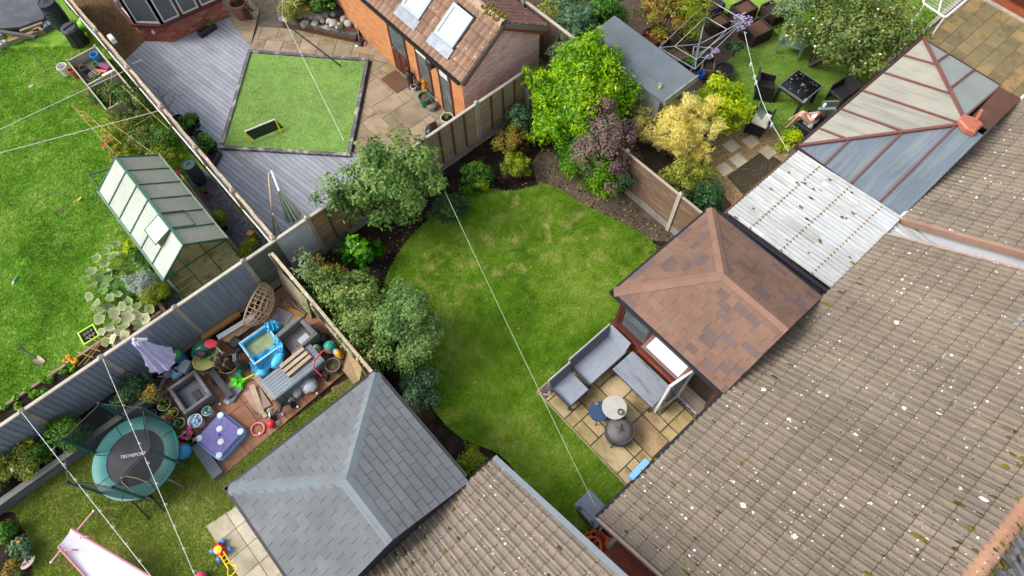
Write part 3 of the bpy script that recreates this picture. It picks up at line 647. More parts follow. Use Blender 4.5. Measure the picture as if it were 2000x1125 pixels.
# ---------------- lower house (bottom centre)
S0 = .72
h0,r0,v0,zr0 = gable_house('bungalow','bungalow with mossy brown tiles behind the grey conservatory, cut by the bottom edge','house',-8.2,1.64,2.66,E1,S0,-1.8)
L0 = 4.46*math.sqrt(1+S0*S0)
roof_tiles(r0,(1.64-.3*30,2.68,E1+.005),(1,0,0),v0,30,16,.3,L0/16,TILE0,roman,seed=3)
moss(r0,(-1.7,2.68,E1+.005),(1,0,0),v0,3.2,L0,130,5,.3,L0/16,.5,.036)
moss(r0,(-1.4,2.68,E1+.005),(1,0,0),v0,3.0,1.2,60,51,.3,L0/16,.6,.042)
MB().cb(-1.3,2.67,E1-.14,1.64,2.77,E1-.03,.02).ob('gutter',GUTTER,h0)
mb = MB(); a = Vector((1.69,2.68,E1-.02)); mb.beam(a,a+Vector((0,-4.4,4.4*S0)),.11,.17); mb.ob('verge_trim',GGUTTER,h0)
# ---------------- shingled conservatory roofs
def shingle_facet(parent,poly,eave0,eave1,tab,gauge,m,gap,t,rg,bond=.5,name='shingle',jag=0.):
    """flat tabs on a sloping facet; eave0->eave1 is the lower edge; each tab tilts up at its lower end"""
    a,b = Vector(eave0),Vector(eave1); U = (b-a).normalized(); far = max((Vector(p) for p in poly),key=lambda p: (p-a).cross(U).length)
    V = (far-a)-U*((far-a).dot(U)); V.normalize(); N = U.cross(V); N = -N if N.z < 0 else N
    P2 = [((Vector(p)-a).dot(U),(Vector(p)-a).dot(V)) for p in poly]
    H = max(p[1] for p in P2); W0 = min(p[0] for p in P2); W1 = max(p[0] for p in P2)
    R = Matrix(((U.x,V.x,N.x),(U.y,V.y,N.y),(U.z,V.z,N.z))).to_4x4()
    for r in range(int(H/gauge)+1):
        x = W0-tab+((r % 2)*tab*bond if jag == 0 else rg.uniform(0,tab))
        while x < W1:
            wd = tab*(1 if not jag else rg.uniform(1-jag,1+jag))
            q = clip([(x+gap/2,r*gauge),(x+wd-gap/2,r*gauge),(x+wd-gap/2,(r+1)*gauge+.01),(x+gap/2,(r+1)*gauge+.01)],P2); x += wd
            if len(q) < 3 or parea(q) < .0015: continue
            cx,cy = sum(p[0] for p in q)/len(q),sum(p[1] for p in q)/len(q); mb = MB(); n = len(q)
            z = lambda y: .004+t*(1-(y-r*gauge)/gauge)
            mb.add([(p[0]-cx,p[1]-cy,0) for p in q]+[(p[0]-cx,p[1]-cy,z(p[1])) for p in q],[tuple(range(n,2*n))]+[(i,(i+1) % n,(i+1) % n+n,i+n) for i in range(n)])
            me = mb.mesh(name,m if not isinstance(m,list) else rg.choice(m))
            link(name,me,parent,None,None,Matrix.Translation(a+U*cx+V*cy+N*.012) @ R)
def hip_roof(t,x0,x1,yf,yb,ze,xr,ya,zr,m_under,tabs,capm,rg,capw,thick,tab,gauge,gap,bond=.5,jag=0.):
    A,B,C,D = Vector((x0,yb,ze)),Vector((x0,yf,ze)),Vector((x1,yf,ze)),Vector((x1,yb,ze)); P = Vector((xr,ya,zr)); Q = Vector((xr,yb-.02,zr))
    mb = MB(); dz = Vector((0,0,-.1))
    vs = [A,B,C,D,P,Q,A+dz,B+dz,C+dz,D+dz]
    roof = mb.add(vs,[(0,1,4,5),(1,2,4),(2,3,5,4),(0,6,7,1),(1,7,8,2),(2,8,9,3),(3,9,6,0,5),(6,9,8,7)]).ob('roof',m_under,t)
    shingle_facet(roof,[A,B,P,Q],A,B,tab,gauge,tabs,gap,thick,rg,bond,jag=jag)
    shingle_facet(roof,[B,C,P],B,C,tab,gauge,tabs,gap,thick,rg,bond,jag=jag)
    shingle_facet(roof,[C,D,Q,P],C,D,tab,gauge,tabs,gap,thick,rg,bond,jag=jag)
    return roof,A,B,C,D,P,Q
def cap_strip(parent,p,q,n1,n2,w,th,m,seg=None,name='hip_cap',lift=.02):
    """bent capping over a hip: two flanges"""
    p,q = Vector(p),Vector(q); d = (q-p).normalized(); L = (q-p).length; k = int(L/seg) if seg else 1
    a1 = d.cross(Vector(n1)).normalized(); a2 = d.cross(Vector(n2)).normalized()
    a1 = a1 if a1.z < 0 else -a1; a2 = a2 if a2.z < 0 else -a2
    up = Vector((0,0,1))
    for i in range(k):
        s,e = p+d*(L*i/k),p+d*(L*(i+1)/k+(.004 if seg else 0)); mb = MB(); o = up*lift
        vs = []
        for c,h in ((s,th+.004),(e,th)): vs += [c+a1*w+o*.4,c+a1*w+o*.4+up*h,c+o+up*h*1.3,c+a2*w+o*.4+up*h,c+a2*w+o*.4]
        mb.add(vs,[(0,5,6,1),(1,6,7,2),(2,7,8,3),(3,8,9,4),(0,1,2,3,4),(9,8,7,6,5)]).ob(name,m,parent)
BROWN = [mat('brown_shingle_mat',[lin(144,115,100,.68),lin(132,105,92,.68)],5,var=.06,bump=.4,bscale=110,grain=.22,rough=.95,spec=.1)]*5 + [mat('brown_shingle_dark_mat',[lin(116,102,100,.68),lin(122,103,98,.68)],5,var=.1,bump=.4,bscale=110,grain=.25,rough=.95,spec=.1)]
BCAP = mat('brown_cap_mat',[lin(152,120,105,.7),lin(142,112,98,.7)],4,var=.03,bump=.3,bscale=110,grain=.15,rough=.9,spec=.15)
cb = thing('conservatory','conservatory with a brown shingled hipped roof and mahogany windows by the patio','conservatory',(7.9,2.1,0))
rg = random.Random(21)
rB,A,B,C,D,P,Q = hip_roof(cb,6.2,9.6,3.74,.47,2.45,7.9,2.2,3.27,mat('brown_joint_mat',lin(70,50,46,.7)),BROWN,BCAP,rg,.12,.007,.33,.165,.006,.5,.35)
nf = lambda a,b,c: (Vector(b)-Vector(a)).cross(Vector(c)-Vector(a))
cap_strip(rB,B,P,nf(A,B,P),nf(B,C,P),.13,.025,BCAP); cap_strip(rB,C,P,nf(B,C,P),nf(C,D,P),.13,.025,BCAP); cap_strip(rB,P,Q,nf(A,B,P),nf(C,D,P),.12,.016,BCAP,name='ridge_cap')
for a,b,nm in (((6.17,.47,2.4),(6.17,3.77,2.4),'gutter'),((6.14,3.78,2.4),(9.66,3.78,2.4),'gutter'),((9.64,3.76,2.4),(9.64,.5,2.4),'gutter')): MB().beam(a,b,.07,.08).ob(nm,GUTTER,cb)
# walls: brick plinth, sill, posts, glass
pl = MB(); pl.bx(6.40,.5,-.02,6.52,3.60,.66); pl.bx(6.52,3.48,-.02,9.5,3.6,.66); pl.bx(9.38,.5,-.02,9.5,3.48,.66); plw = pl.ob('plinth_wall',MORTAR,cb)
brickwork('brickwork',plw,(6.40,3.6,0),(0,-1,0),2.2,.66,REDB,seed=4); brickwork('brickwork',plw,(9.5,3.6,0),(-1,0,0),3.1,.66,REDB,seed=5)
MB().cb(6.33,1.3,.66,6.56,3.67,.72).cb(6.561,3.46,.66,9.5,3.67,.72).ob('sill',WOODRED,cb)
MB().bx(6.53,.5,.02,9.37,3.47,.03).ob('inner_floor',mat('room_floor',lin(150,146,138,.7)),cb)
for y in (3.56,2.55,1.32): MB().bx(6.42,y-.05,.72,6.52,y+.05,2.36).ob('window_post',WOODRED,cb)
MB().bx(6.42,.52,.0,6.52,.66,2.36).ob('window_post',WOODRED,cb)
for x in (7.5,8.5,9.42): MB().bx(x-.05,3.49,.72,x+.05,3.59,2.36).ob('window_post',WOODRED,cb)
def window(parent,x,y0,y1,z0,z1,frm=None,dx=-1,name='window'):
    frm = frm or WOODRED; m = MB(); f = .06
    m.bx(x-.03,y0,z0,x+.03,y0+f,z1); m.bx(x-.03,y1-f,z0,x+.03,y1,z1); m.bx(x-.03,y0+f,z0,x+.03,y1-f,z0+f); m.bx(x-.03,y0+f,z1-f,x+.03,y1-f,z1)
    o = m.ob(name,frm,parent); MB().bx(x-.008,y0+f,z0+f,x+.008,y1-f,z1-f).ob('pane',GLASS,o); return o
window(cb,6.47,2.61,3.5,.73,2.35); window(cb,6.47,1.38,2.49,.73,1.7)
m = MB(); m.bx(6.43,1.37,1.72,6.51,2.5,1.79); m.ob('transom',WOODRED,cb)
for x0,x1 in ((6.6,7.44),(7.56,8.44),(8.56,9.36)):
    m = MB(); m.bx(x0,3.51,.73,x1,3.57,.79); m.bx(x0,3.51,2.29,x1,3.57,2.35); m.bx(x0,3.51,.79,x0+.06,3.57,2.29); m.bx(x1-.06,3.51,.79,x1,3.57,2.29); o = m.ob('window',WOODRED,cb)
    MB().bx(x0+.06,3.53,.79,x1-.06,3.545,2.29).ob('pane',GLASS,o)
# open top light: hinged at the head, swung out
T = TR(6.34,1.9,2.14,math.pi) @ Matrix.Rotation(rad(14),4,'Y')
m = MB(T); f = .07
for q in ((0,-.56,-.03,f,.56,.03),(.5-f,-.56,-.03,.5,.56,.03),(f,-.56,-.03,.5-f,-.56+f,.03),(f,.56-f,-.03,.5-f,.56,.03)): m.bx(*q)
tl = m.ob('top_window',plain('brown_sash_mat',lin(126,92,88,.75)),cb); MB(T).bx(f,-.49,-.008,.5-f,.49,.008).ob('pane',plain('sky_lit_glass',lin(222,228,234,.9),.12,0,spec=.8),tl)  # pane painted near white for the sky's reflection
# white door standing open into the patio, the grey-floored opening beside it
T = TR(6.36,1.28,.0,rad(172)); m = MB(T)
for q in ((0,-.03,.12,.09,.03,2.1),(.66,-.03,.12,.75,.03,2.1),(.09,-.03,.12,.66,.03,.24),(.09,-.03,2.0,.66,.03,2.1)): m.bx(*q)
dr = m.ob('door',PVC,cb,label='white glazed door standing open'); MB(T).bx(.09,-.01,.24,.66,.01,2.0).ob('pane',GLASS,dr); MB(T).tube([(.7,-.08,1.05),(.7,.08,1.05)],.02,6).box((.7,.08,1.0),(.02,.02,.16)).ob('handle',plain('brass_mat',lin(190,160,90,.8),.3,metal=.8),dr)
m = MB(); m.bx(6.36,.66,.0,6.5,1.3,.06); m.ob('threshold',PVC,cb)
MB().bx(6.6,.66,.06,7.6,1.3,.07).ob('inner_floor',mat('wood_floor',[lin(176,160,142,.75),lin(160,146,128,.75)],3,stretch=(.3,4,1)),cb)
MB().cb(6.55,2.7,.70,6.75,3.4,.74).ob('window_board',PVC,cb)
cu = MB()
for i in range(9): cu.tube([(6.66,3.18+i*.036,.8),(6.66+(.02 if i % 2 else 0),3.18+i*.036,2.25)],.03,6)
cu.ob('curtain',mat('orange_curtain',[lin(196,124,84,.75),lin(176,106,72,.75)],5),cb,True)
SHG = mat('grey_shingle_mat',[lin(122,127,131,.64),lin(131,135,138,.64)],3,var=.07,bump=.4,bscale=120,grain=.16,rough=.9,spec=.15)
SHC = mat('grey_cap_mat',[lin(132,142,148,.68),lin(126,136,142,.68)],3,var=.05,bump=.3,bscale=120,grain=.12,rough=.9)
cg = thing('conservatory','conservatory with a grey tiled hipped roof edged in black, beside the play patio','conservatory',(-.87,4.2,0))
rG,A,B,C,D,P,Q = hip_roof(cg,-2.70,.97,5.82,2.68,2.45,-.78,4.12,3.28,mat('slate_gap_mat',lin(58,64,72,.7)),SHG,SHC,rg,.14,.014,.335,.2,.007)
cap_strip(rG,B,P,nf(A,B,P),nf(B,C,P),.15,.014,SHC,.21); cap_strip(rG,C,P,nf(B,C,P),nf(C,D,P),.15,.014,SHC,.21); cap_strip(rG,P,Q,nf(A,B,P),nf(C,D,P),.17,.014,SHC,name='ridge_cap')
for a,b in (((-2.74,2.7,2.41),(-2.74,5.88,2.41)),((-2.77,5.86,2.41),(1.03,5.86,2.41)),((1.01,5.85,2.41),(1.01,2.8,2.41))): MB().beam(a,b,.075,.09).ob('gutter',GUTTER,cg)
w_ = MB(); w_.bx(-2.5,2.8,0,-2.4,5.6,2.36); w_.bx(-2.4,5.5,0,.8,5.6,2.36); w_.bx(.7,2.8,0,.8,5.5,2.36); w_.ob('wall',plain('anthracite_mat',lin(70,74,80,.7)),cg)
# ---------------- corrugated lean-to
LT = thing('lean_to','white corrugated plastic lean-to roof streaked with rust between two conservatories','lean-to',(11.3,2,0))
CORR = mat('corrugated_mat',[lin(196,200,203,.76),lin(178,183,187,.72),lin(206,208,208,.78)],1.1,var=0,bump=.2,rough=.35,stretch=(8,.6,1),dirt=lin(142,134,116,.75),dscale=.6,damt=.65,spec=.4)
nw = 24; x0,x1 = 9.93,12.78; zl = lambda y: 2.42-(y-.46)*.07
for k,(ya,yb_) in enumerate([(.48,1.45),(1.37,2.42),(2.34,3.46)]):
    mb = MB(); mb.grid(lambda a,b: (x0+(x1-x0)*a,ya+(yb_-ya)*b,zl(ya+(yb_-ya)*b)+.04*math.cos(a*nw*6.2832)+.03-.006*k),nw*6,1); mb.ob('roof_sheet',CORR,LT,True)
mb = MB(); mb.grid(lambda a,b: (12.26+.66*a,-.5+1.0*b,2.36+.03*math.cos(a*31.4)),36,1); mb.ob('roof_sheet',CORR,LT,True)
RUST = mat('rust_batten',[lin(176,140,96,.75),lin(150,122,88,.75),lin(190,176,150,.75)],9)
for y in (1.0,1.88,2.78):
    mb = MB(); r_ = random.Random(int(y*10))
    for i in range(nw): mb.sph((x0+(i+.0)*(x1-x0)/nw+.005,y+r_.uniform(-.012,.012),zl(y)+.052),.017*r_.uniform(.7,1.5),6,4,(1,1,.5))
    mb.beam((x0+.03,y,zl(y)+.032),(x1-.03,y,zl(y)+.032),.03,.012); mb.ob('fixing_row',RUST,LT,True)
MB().beam((9.86,.5,2.40),(9.86,3.5,2.2),.1,.06).ob('flashing',mat('black_flashing',lin(48,46,58,.6),rough=.35),LT)
MB().beam((9.9,3.49,2.17),(12.8,3.49,2.17),.07,.07).ob('gutter',plain('brown_gutter',lin(110,80,66,.7)),LT)
for x in (9.98,12.7): MB().bx(x-.04,3.38,0,x+.04,3.46,2.18).ob('post',mat('post_wood',lin(120,100,80,.7)),LT)
moss(LT,(x0,.5,zl(.5)+.03),(1,0,0),(0,1,-.07),2.8,2.9,26,8,.08,.9,1.,.032)
for x in (10.05,12.55): MB().bx(x,.6,0,x+.07,3.35,2.1).ob('wall',mat('leanto_wall',lin(120,110,100,.7)),LT)
# ---------------- polycarbonate conservatory
PCW = mat('polycarbonate_warm',[lin(164,162,148,.72),lin(176,172,156,.72),lin(150,154,146,.72)],.8,var=.05,bump=.05,rough=.28,spec=.6,stretch=(6,.5,1),dirt=lin(134,134,122,.7),dscale=.8,damt=.5)  # one sheet in three slope tones; sky reflection put into the colour
PCB = mat('polycarbonate_blue',[lin(130,143,153,.68),lin(112,125,137,.66),lin(146,153,153,.68)],.8,var=.05,bump=.05,rough=.25,spec=.6,stretch=(.5,6,1),dirt=lin(116,126,134,.7),dscale=.8,damt=.5)
PCG = mat('polycarbonate_pale',[lin(160,172,170,.72),lin(148,162,160,.72)],.8,var=.05,bump=.05,rough=.28,spec=.6)
BAR = plain('brown_bar_mat',lin(120,76,72,.78),.4,.05)
cp = thing('conservatory','conservatory with grey polycarbonate roof sheets between dark red glazing bars','conservatory',(15.7,1.9,0))
ex0,ex1,ey0,ey1,ez = 12.86,18.56,.50,3.52,2.3; AP = Vector((15.72,.96,3.1))
mL = lambda y: AP.lerp(Vector((ex0,ey1,ez)),(y-AP.y)/(ey1-AP.y))   # points on the left hip
mR = lambda y: AP.lerp(Vector((ex1,ey1,ez)),(y-AP.y)/(ey1-AP.y))
def pane_poly(name,pts,m):
    n = nf(*pts[:3]).normalized(); n = n if n.z > 0 else -n; k = len(pts); mb = MB()
    mb.add([Vector(p)-n*.02 for p in pts]+[Vector(p) for p in pts],[tuple(range(k,2*k)),tuple(range(k))[::-1]]+[(i,(i+1) % k,(i+1) % k+k,i+k) for i in range(k)]).ob(name,m,cp)
E_ = lambda x: Vector((x,ey1,ez))
fr_ = [ex0,13.72,14.69,15.66,16.63,17.6,ex1]
def hipx(x): # front facet bar foot x -> point up the slope on the hip at same x
    if x <= AP.x: t = (AP.x-x)/(AP.x-ex0); return AP.lerp(Vector((ex0,ey1,ez)),t)
    t = (x-AP.x)/(ex1-AP.x); return AP.lerp(Vector((ex1,ey1,ez)),t)
for i in range(6):
    a,b = fr_[i],fr_[i+1]; pts = [E_(a),E_(b),hipx(b),hipx(a)]
    if a < AP.x < b: pts = [E_(a),E_(b),hipx(b),AP,hipx(a)]
    if i == 0: pts = [E_(a),E_(b),hipx(b)]
    if i == 5: pts = [E_(a),E_(b),hipx(a)]
    pane_poly('roof_sheet',pts,PCW)
for a in fr_[1:6]: MB().beam(E_(a)+Vector((0,0,.025)),hipx(a)+Vector((0,0,.03)),.045,.04).ob('glazing_bar',BAR,cp)
ly = [ey1,2.72,1.92,1.12,ey0]
def hipy(y,s):
    if y <= AP.y: return Vector((AP.x,y,AP.z))
    return AP.lerp(Vector((ex0 if s < 0 else ex1,ey1,ez)),(y-AP.y)/(ey1-AP.y))
for s,xe,m in ((-1,ex0,PCB),(1,ex1,PCG)):
    for i in range(4):
        a,b = ly[i],ly[i+1]; pts = [Vector((xe,a,ez)),Vector((xe,b,ez)),hipy(b,s),hipy(a,s)]
        if i == 0: pts = [Vector((xe,a,ez)),Vector((xe,b,ez)),hipy(b,s)]
        if a > AP.y > b: pts = [Vector((xe,a,ez)),Vector((xe,b,ez)),hipy(b,s),AP,hipy(a,s)]
        if s > 0 and i == 3: continue
        pane_poly('roof_sheet',pts,m)
    for b in ly[1:4]: MB().beam(Vector((xe,b,ez+.025)),hipy(b,s)+Vector((0,0,.03)),.045,.04).ob('glazing_bar',BAR,cp)
MB().beam(E_(ex0)+Vector((0,0,.04)),AP+Vector((0,0,.04)),.075,.06).ob('hip_bar',BAR,cp); MB().beam(E_(ex1)+Vector((0,0,.04)),AP+Vector((0,0,.04)),.075,.06).ob('hip_bar',BAR,cp)
mb = MB(); mb.prism([(AP.x-.26,AP.y-.1),(AP.x-.14,AP.y+.2),(AP.x+.14,AP.y+.2),(AP.x+.26,AP.y-.1),(AP.x+.2,AP.y-.3),(AP.x-.2,AP.y-.3)],3.08,3.24,.04); mb.beam((AP.x+.1,AP.y-.1,3.22),(AP.x+.45,AP.y-.02,3.3),.06,.08)
mb.ob('ridge_end_cap',plain('terracotta_cap',lin(178,104,80,.78),.5),cp)
for a,b in (((ex0-.03,ey0,ez-.05),(ex0-.03,ey1+.03,ez-.05)),((ex0-.06,ey1+.05,ez-.05),(ex1+.06,ey1+.05,ez-.05)),((ex1+.04,ey1+.02,ez-.05),(ex1+.04,1.15,ez-.05))): MB().beam(a,b,.07,.08).ob('gutter',plain('maroon_gutter',lin(74,46,48,.7)),cp)
MB().add([(AP.x+.3,.5,3.05),(ex1-.2,.5,2.45),(ex1-.2,1.1,2.42),(AP.x+.3,1.0,3.0)],[(0,1,2,3)]).ob('flat_panel',mat('brown_panel',[lin(96,66,56,.7),lin(112,78,66,.7)],4),cp)
mb = MB(); mb.bx(13.0,.6,0,13.1,3.35,2.26); mb.bx(13.1,3.27,0,18.4,3.37,2.26); mb.bx(18.3,.6,0,18.4,3.27,2.26); mb.ob('wall',MORTAR,cp)
# brick houses at the top right edge
bh = thing('brick_house','red brick house wall with a dark red window at the top right corner','house',(25.5,2.5,0))
MB().bx(24.8,1.05,0,30,9,5).ob('wall',MORTAR,bh); brickwork('brickwork',bh,(24.8,9,0),(0,-1,0),7.9,3,REDB,[(5.8,7.6,.5,2.2)],seed=8)
MB().bx(24.72,1.4,.45,24.86,3.25,.62).ob('sill',WOODRED,bh); window(bh,24.78,1.45,3.2,.62,2.2)
MB().bx(24.72,1.05,0,24.79,9,.1).ob('plinth',CONC,bh)
bw_ = thing('brick_wall','red brick wall where the yellow paving meets the polycarbonate conservatory','wall',(20,.3,0))
MB().bx(18.75,.1,0,24.7,.5,2.3).ob('core',MORTAR,bw_); brickwork('brickwork',bw_,(24.7,.5,0),(-1,0,0),5.9,2.3,REDB,seed=9); 
# ---------------- bay-windowed house (top left)
bv = thing('brick_house','brick house with a red-framed bay window over the grey deck','house',(3.5,21.5,0))
bp = [(2.40,29),(2.40,21.62),(3.06,20.95),(5.08,20.72),(5.2,29)]
MB().prism(bp,-.02,.72).ob('plinth_wall',MORTAR,bv)
def edge_bricks(a,b,H,m,seed):
    a,b = Vector(a),Vector(b); d = (b-a); brickwork('brickwork',bv,(a.x,a.y,0),(d.normalized().x,d.normalized().y,0),d.length,H,m,seed=seed)
PINKR = leafmat('bay_brick_mat',[lin(160,96,82,.78),lin(178,116,100,.78),lin(150,90,80,.78),lin(188,140,124,.78)],0,.85)
for i in range(1,3): edge_bricks(bp[i],bp[i+1],.72,PINKR,20+i)
edge_bricks((2.40,25),(2.40,21.62),.72,PINKR,24)
ins = lambda k: [(p[0]+(3.8-p[0])*k,p[1]+(25-p[1])*k) for p in bp]
sill = MB()
for i in range(3):
    a,b = Vector(bp[i]),Vector(bp[i+1]); d = (b-a).normalized(); n = Vector((d.y,-d.x)); n = -n if (a+n-Vector((3.8,24))).length < (a-Vector((3.8,24))).length else n
    sill.beam((a.x+n.x*.03,a.y+n.y*.03,.76),(b.x+n.x*.03+d.x*.03,b.y+n.y*.03+d.y*.03,.76),.16,.07)
sill.ob('sill',WOODRED,bv)
MB().prism([(p[0]+(3.8-p[0])*.02,p[1]+(25-p[1])*.02) for p in bp],.73,.745).ob('window_board',mat('grey_board',lin(186,188,188,.8)),bv)
def bay_side(a,b,n):
    a,b = Vector((*a,0)),Vector((*b,0))
    for i in range(n+1):
        p = a.lerp(b,i/n); MB().bx(p.x-.045,p.y-.045,.79,p.x+.045,p.y+.045,2.15).ob('window_post',WOODRED,bv)
    for i in range(n):
        p,q = a.lerp(b,i/n),a.lerp(b,(i+1)/n); d = (q-p).normalized(); p2,q2 = p+d*.05,q-d*.05
        m = MB()
        for z in (.82,2.1): m.beam((p2.x,p2.y,z),(q2.x,q2.y,z),.05,.06)
        for c in (p2+d*.025,q2-d*.025): m.beam((c.x,c.y,.84),(c.x+.001,c.y,2.08),.05,.05)
        w_ = m.ob('window',PVC,bv); m = MB(); m.beam((p2.x,p2.y,1.46),(q2.x,q2.y,1.46),.012,1.24); m.ob('pane',GLASS,w_)
bay_side((2.43,21.63),(3.07,20.98),1); bay_side((3.07,20.98),(5.05,20.76),3); bay_side((2.43,25.5),(2.43,21.63),4)
BLIND = mat('blind_mat',lin(214,218,216,.85))
for a,b,z in (((2.55,22.3),(2.55,21.75),1.1),((2.62,21.68),(3.12,21.15),1.25),((3.2,21.1),(3.75,21.05),1.25)): MB().beam((a[0],a[1],(z+2.1)/2),(b[0],b[1],(z+2.1)/2),.01,2.1-z).ob('blind',BLIND,bv)
rr = random.Random(3)
for i in range(10):
    x = 3.2+i*.18; z = .745; MB().lathe([(.03,0),(.05,.06),(.035,.14),(.04,.16)],(x,21.05+rr.uniform(-.03,.06),z),8).ob('ornament',plain('ornament_%d' % (i % 3),[lin(150,190,200,.8),lin(110,150,90,.8),lin(220,214,206,.85)][i % 3]),bv,True)
MB().prism([(p[0]+(3.8-p[0])*.06,p[1]+(25-p[1])*.06) for p in bp],2.15,2.25).ob('roof',mat('bay_roof',lin(190,190,188,.8)),bv)
MB().lathe([(.001,0),(.05,0),(.05,.09),(.04,.1),(.001,.1)],(2.72,21.25,.42),10).ob('wall_light',PVC,bv,True)
# ---------------- brick outbuilding
ob_ = thing('outbuilding','brick outbuilding with a brown tiled gable roof and two roof windows','outbuilding',(9.45,15,0))
wx0,wx1,wy0,wy1,ez2,xr = 7.95,10.92,11.32,21.5,2.28,9.40
sl2 = (3.36-ez2)/(xr-7.83)
m = MB(); pg = [(wx0,0),(wx1,0),(wx1,ez2),(xr,3.28),(wx0,ez2)]
A = [(p[0],wy0,p[1]) for p in pg]; Bq = [(p[0],wy1,p[1]) for p in pg]; k = 5
m.add(A+Bq,[tuple(range(k)),tuple(range(k,2*k))[::-1]]+[(i,(i+1) % k,(i+1) % k+k,i+k) for i in range(k)]).ob('wall',MORTAR,ob_)
ops = [(14.05,14.92,0,2.14),(12.88,13.55,.3,2.1),(11.88,12.46,.1,2.0)]
brickwork('brickwork',ob_,(wx0,wy1,0),(0,-1,0),wy1-wy0,ez2,ORANGEB,[(wy1-b,wy1-a,z0,z1) for a,b,z0,z1 in ops],seed=31)
brickwork('brickwork',ob_,(wx0,wy0,0),(1,0,0),wx1-wx0,3.3,PINKB,poly=[(0,0),(wx1-wx0,0),(wx1-wx0,ez2),(xr-wx0,3.27),(0,ez2)],seed=32)
# door and two tall windows, set in frames standing proud
def frame_x(y0,y1,z0,z1,nm,mm=None):
    m = MB(); f = .07; x = wx0-.015
    m.bx(x-.02,y0,z0,x+.05,y0+f,z1); m.bx(x-.02,y1-f,z0,x+.05,y1,z1); m.bx(x-.02,y0+f,z1-f,x+.05,y1-f,z1); m.bx(x-.02,y0+f,z0,x+.05,y1-f,z0+f)
    return m.ob(nm,mm or WOODRED,ob_)
d_ = frame_x(14.05,14.92,0,2.14,'door'); m = MB(); m.bx(wx0-.03,14.12,.07,wx0-.012,14.85,.95)
for yy in (14.17,14.52): m.cb(wx0-.045,yy,.2,wx0-.03,yy+.28,.85,.008)
m.ob('door_panel',WOODRED,d_); MB().bx(wx0-.022,14.12,.95,wx0-.012,14.85,2.07).ob('pane',GLASS,d_); MB().tube([(wx0-.07,14.8,1.02),(wx0-.07,14.68,1.02)],.015,6).ob('handle',plain('chrome',lin(200,200,200,.8),.25,metal=.9),d_)
for y0,y1,z0,z1 in ((12.88,13.55,.3,2.1),(11.88,12.46,.1,2.0)):
    o = frame_x(y0,y1,z0,z1,'window'); MB().bx(wx0-.024,y0+.07,z0+.07,wx0-.012,y1-.07,z1-.07).ob('pane',GLASS,o); MB().bx(wx0-.045,y0+.1,z1-.35,wx0-.03,y1-.1,z1-.09).ob('head_panel',PVC,o)
# roof
m = MB(); yA,yB = 11.14,22.
pr = [(7.80,ez2),(xr,3.38),(11.06,ez2-.02),(11.06,ez2-.12),(xr,3.28),(7.80,ez2-.1)]
A = [(p[0],yA,p[1]) for p in pr]; Bq = [(p[0],yB,p[1]) for p in pr]
rf = m.add(A+Bq,[(0,1,4,5),(1,2,3,4),(11,10,7,6),(10,9,8,7)]+[(i,(i+1) % 6,(i+1) % 6+6,i+6) for i in range(6)]).ob('roof',UNDER,ob_)
vl = Vector((xr-7.80,0,3.38-ez2)); LL = vl.length; vr = Vector((xr-11.06,0,3.38-ez2)); LR = vr.length
sky_ = [(11.98,12.82,.55,1.55),(13.5,14.35,.55,1.55)]
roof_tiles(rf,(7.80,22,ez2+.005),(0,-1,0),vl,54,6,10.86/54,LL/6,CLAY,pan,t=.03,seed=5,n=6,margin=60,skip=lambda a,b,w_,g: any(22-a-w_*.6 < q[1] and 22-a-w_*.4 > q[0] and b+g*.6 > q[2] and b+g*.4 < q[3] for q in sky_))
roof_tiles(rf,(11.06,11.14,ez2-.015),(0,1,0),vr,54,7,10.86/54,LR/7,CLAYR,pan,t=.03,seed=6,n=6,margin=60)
for i in range(27):
    ya = 11.13+i*.4; mb = MB(); mb.grid(lambda a,b: (xr+math.cos(b*3.1416)*.14,ya+a*.395,3.34+math.sin(b*3.1416)*.14+(.012 if a < .03 else 0)),4,8)
    if inframe((xr,ya,3.4),150): mb.ob('ridge_tile',RIDGE2,rf,True)
npu = Vector((0,-1,0)); moss(rf,(xr-.16,12.0,3.42),(0,-1,0),(1,0,0.1),.8,.3,60,9,.1,.1,1.,.05)
moss(rf,(7.8,22,ez2),(0,-1,0),vl,10.8,LL,110,10,.2,LL/6,.8,.035)
R_ = Matrix(((vl.normalized().x,0,-vl.normalized().z),(0,1,0),(vl.normalized().z,0,vl.normalized().x))).to_4x4()
for i,(a,b,s,e) in enumerate(sky_):
    T = Matrix.Translation((7.80,0,ez2+.03)) @ R_
    m = MB(T); f = .11
    for q in ((s,a,0,s+f,b,.1),(e-f,a,0,e,b,.1),(s+f,a,0,e-f,a+f,.1),(s+f,b-f,0,e-f,b,.1)): m.bx(*q)
    o = m.ob('roof_window',plain('rooflight_frame',lin(150,166,178,.75),.35),rf); MB(T).bx(s+f,a+f,.03,e-f,b-f,.07).ob('pane',plain('rooflight_glass',lin(214,218,220,.9),.15,0,spec=.7),o)
    mb = MB(T); mb.grid(lambda p,q: (s-.32+.31*p,a-.06+(b-a+.12)*q,.068+.004*math.sin(q*26)),2,12); mb.ob('flashing',LEAD,o,True)
MB().beam((7.77,11.2,ez2-.06),(7.77,22,ez2-.06),.09,.07).ob('gutter',plain('black_gutter',lin(40,34,32,.6)),ob_)
for p,q in (((7.80,11.13,ez2-.06),(xr,11.13,3.32)),((xr,11.13,3.32),(11.06,11.13,ez2-.08))): MB().beam(p,q,.03,.13).ob('barge_board',mat('grey_barge',lin(134,126,116,.7)),ob_)
for p,q in (((7.88,11.17,ez2-.16),(xr,11.17,3.21)),((xr,11.17,3.21),(10.98,11.17,ez2-.18))): MB().beam(p,q,.04,.12).ob('soffit_board',mat('rust_barge',lin(150,78,52,.7)),ob_)
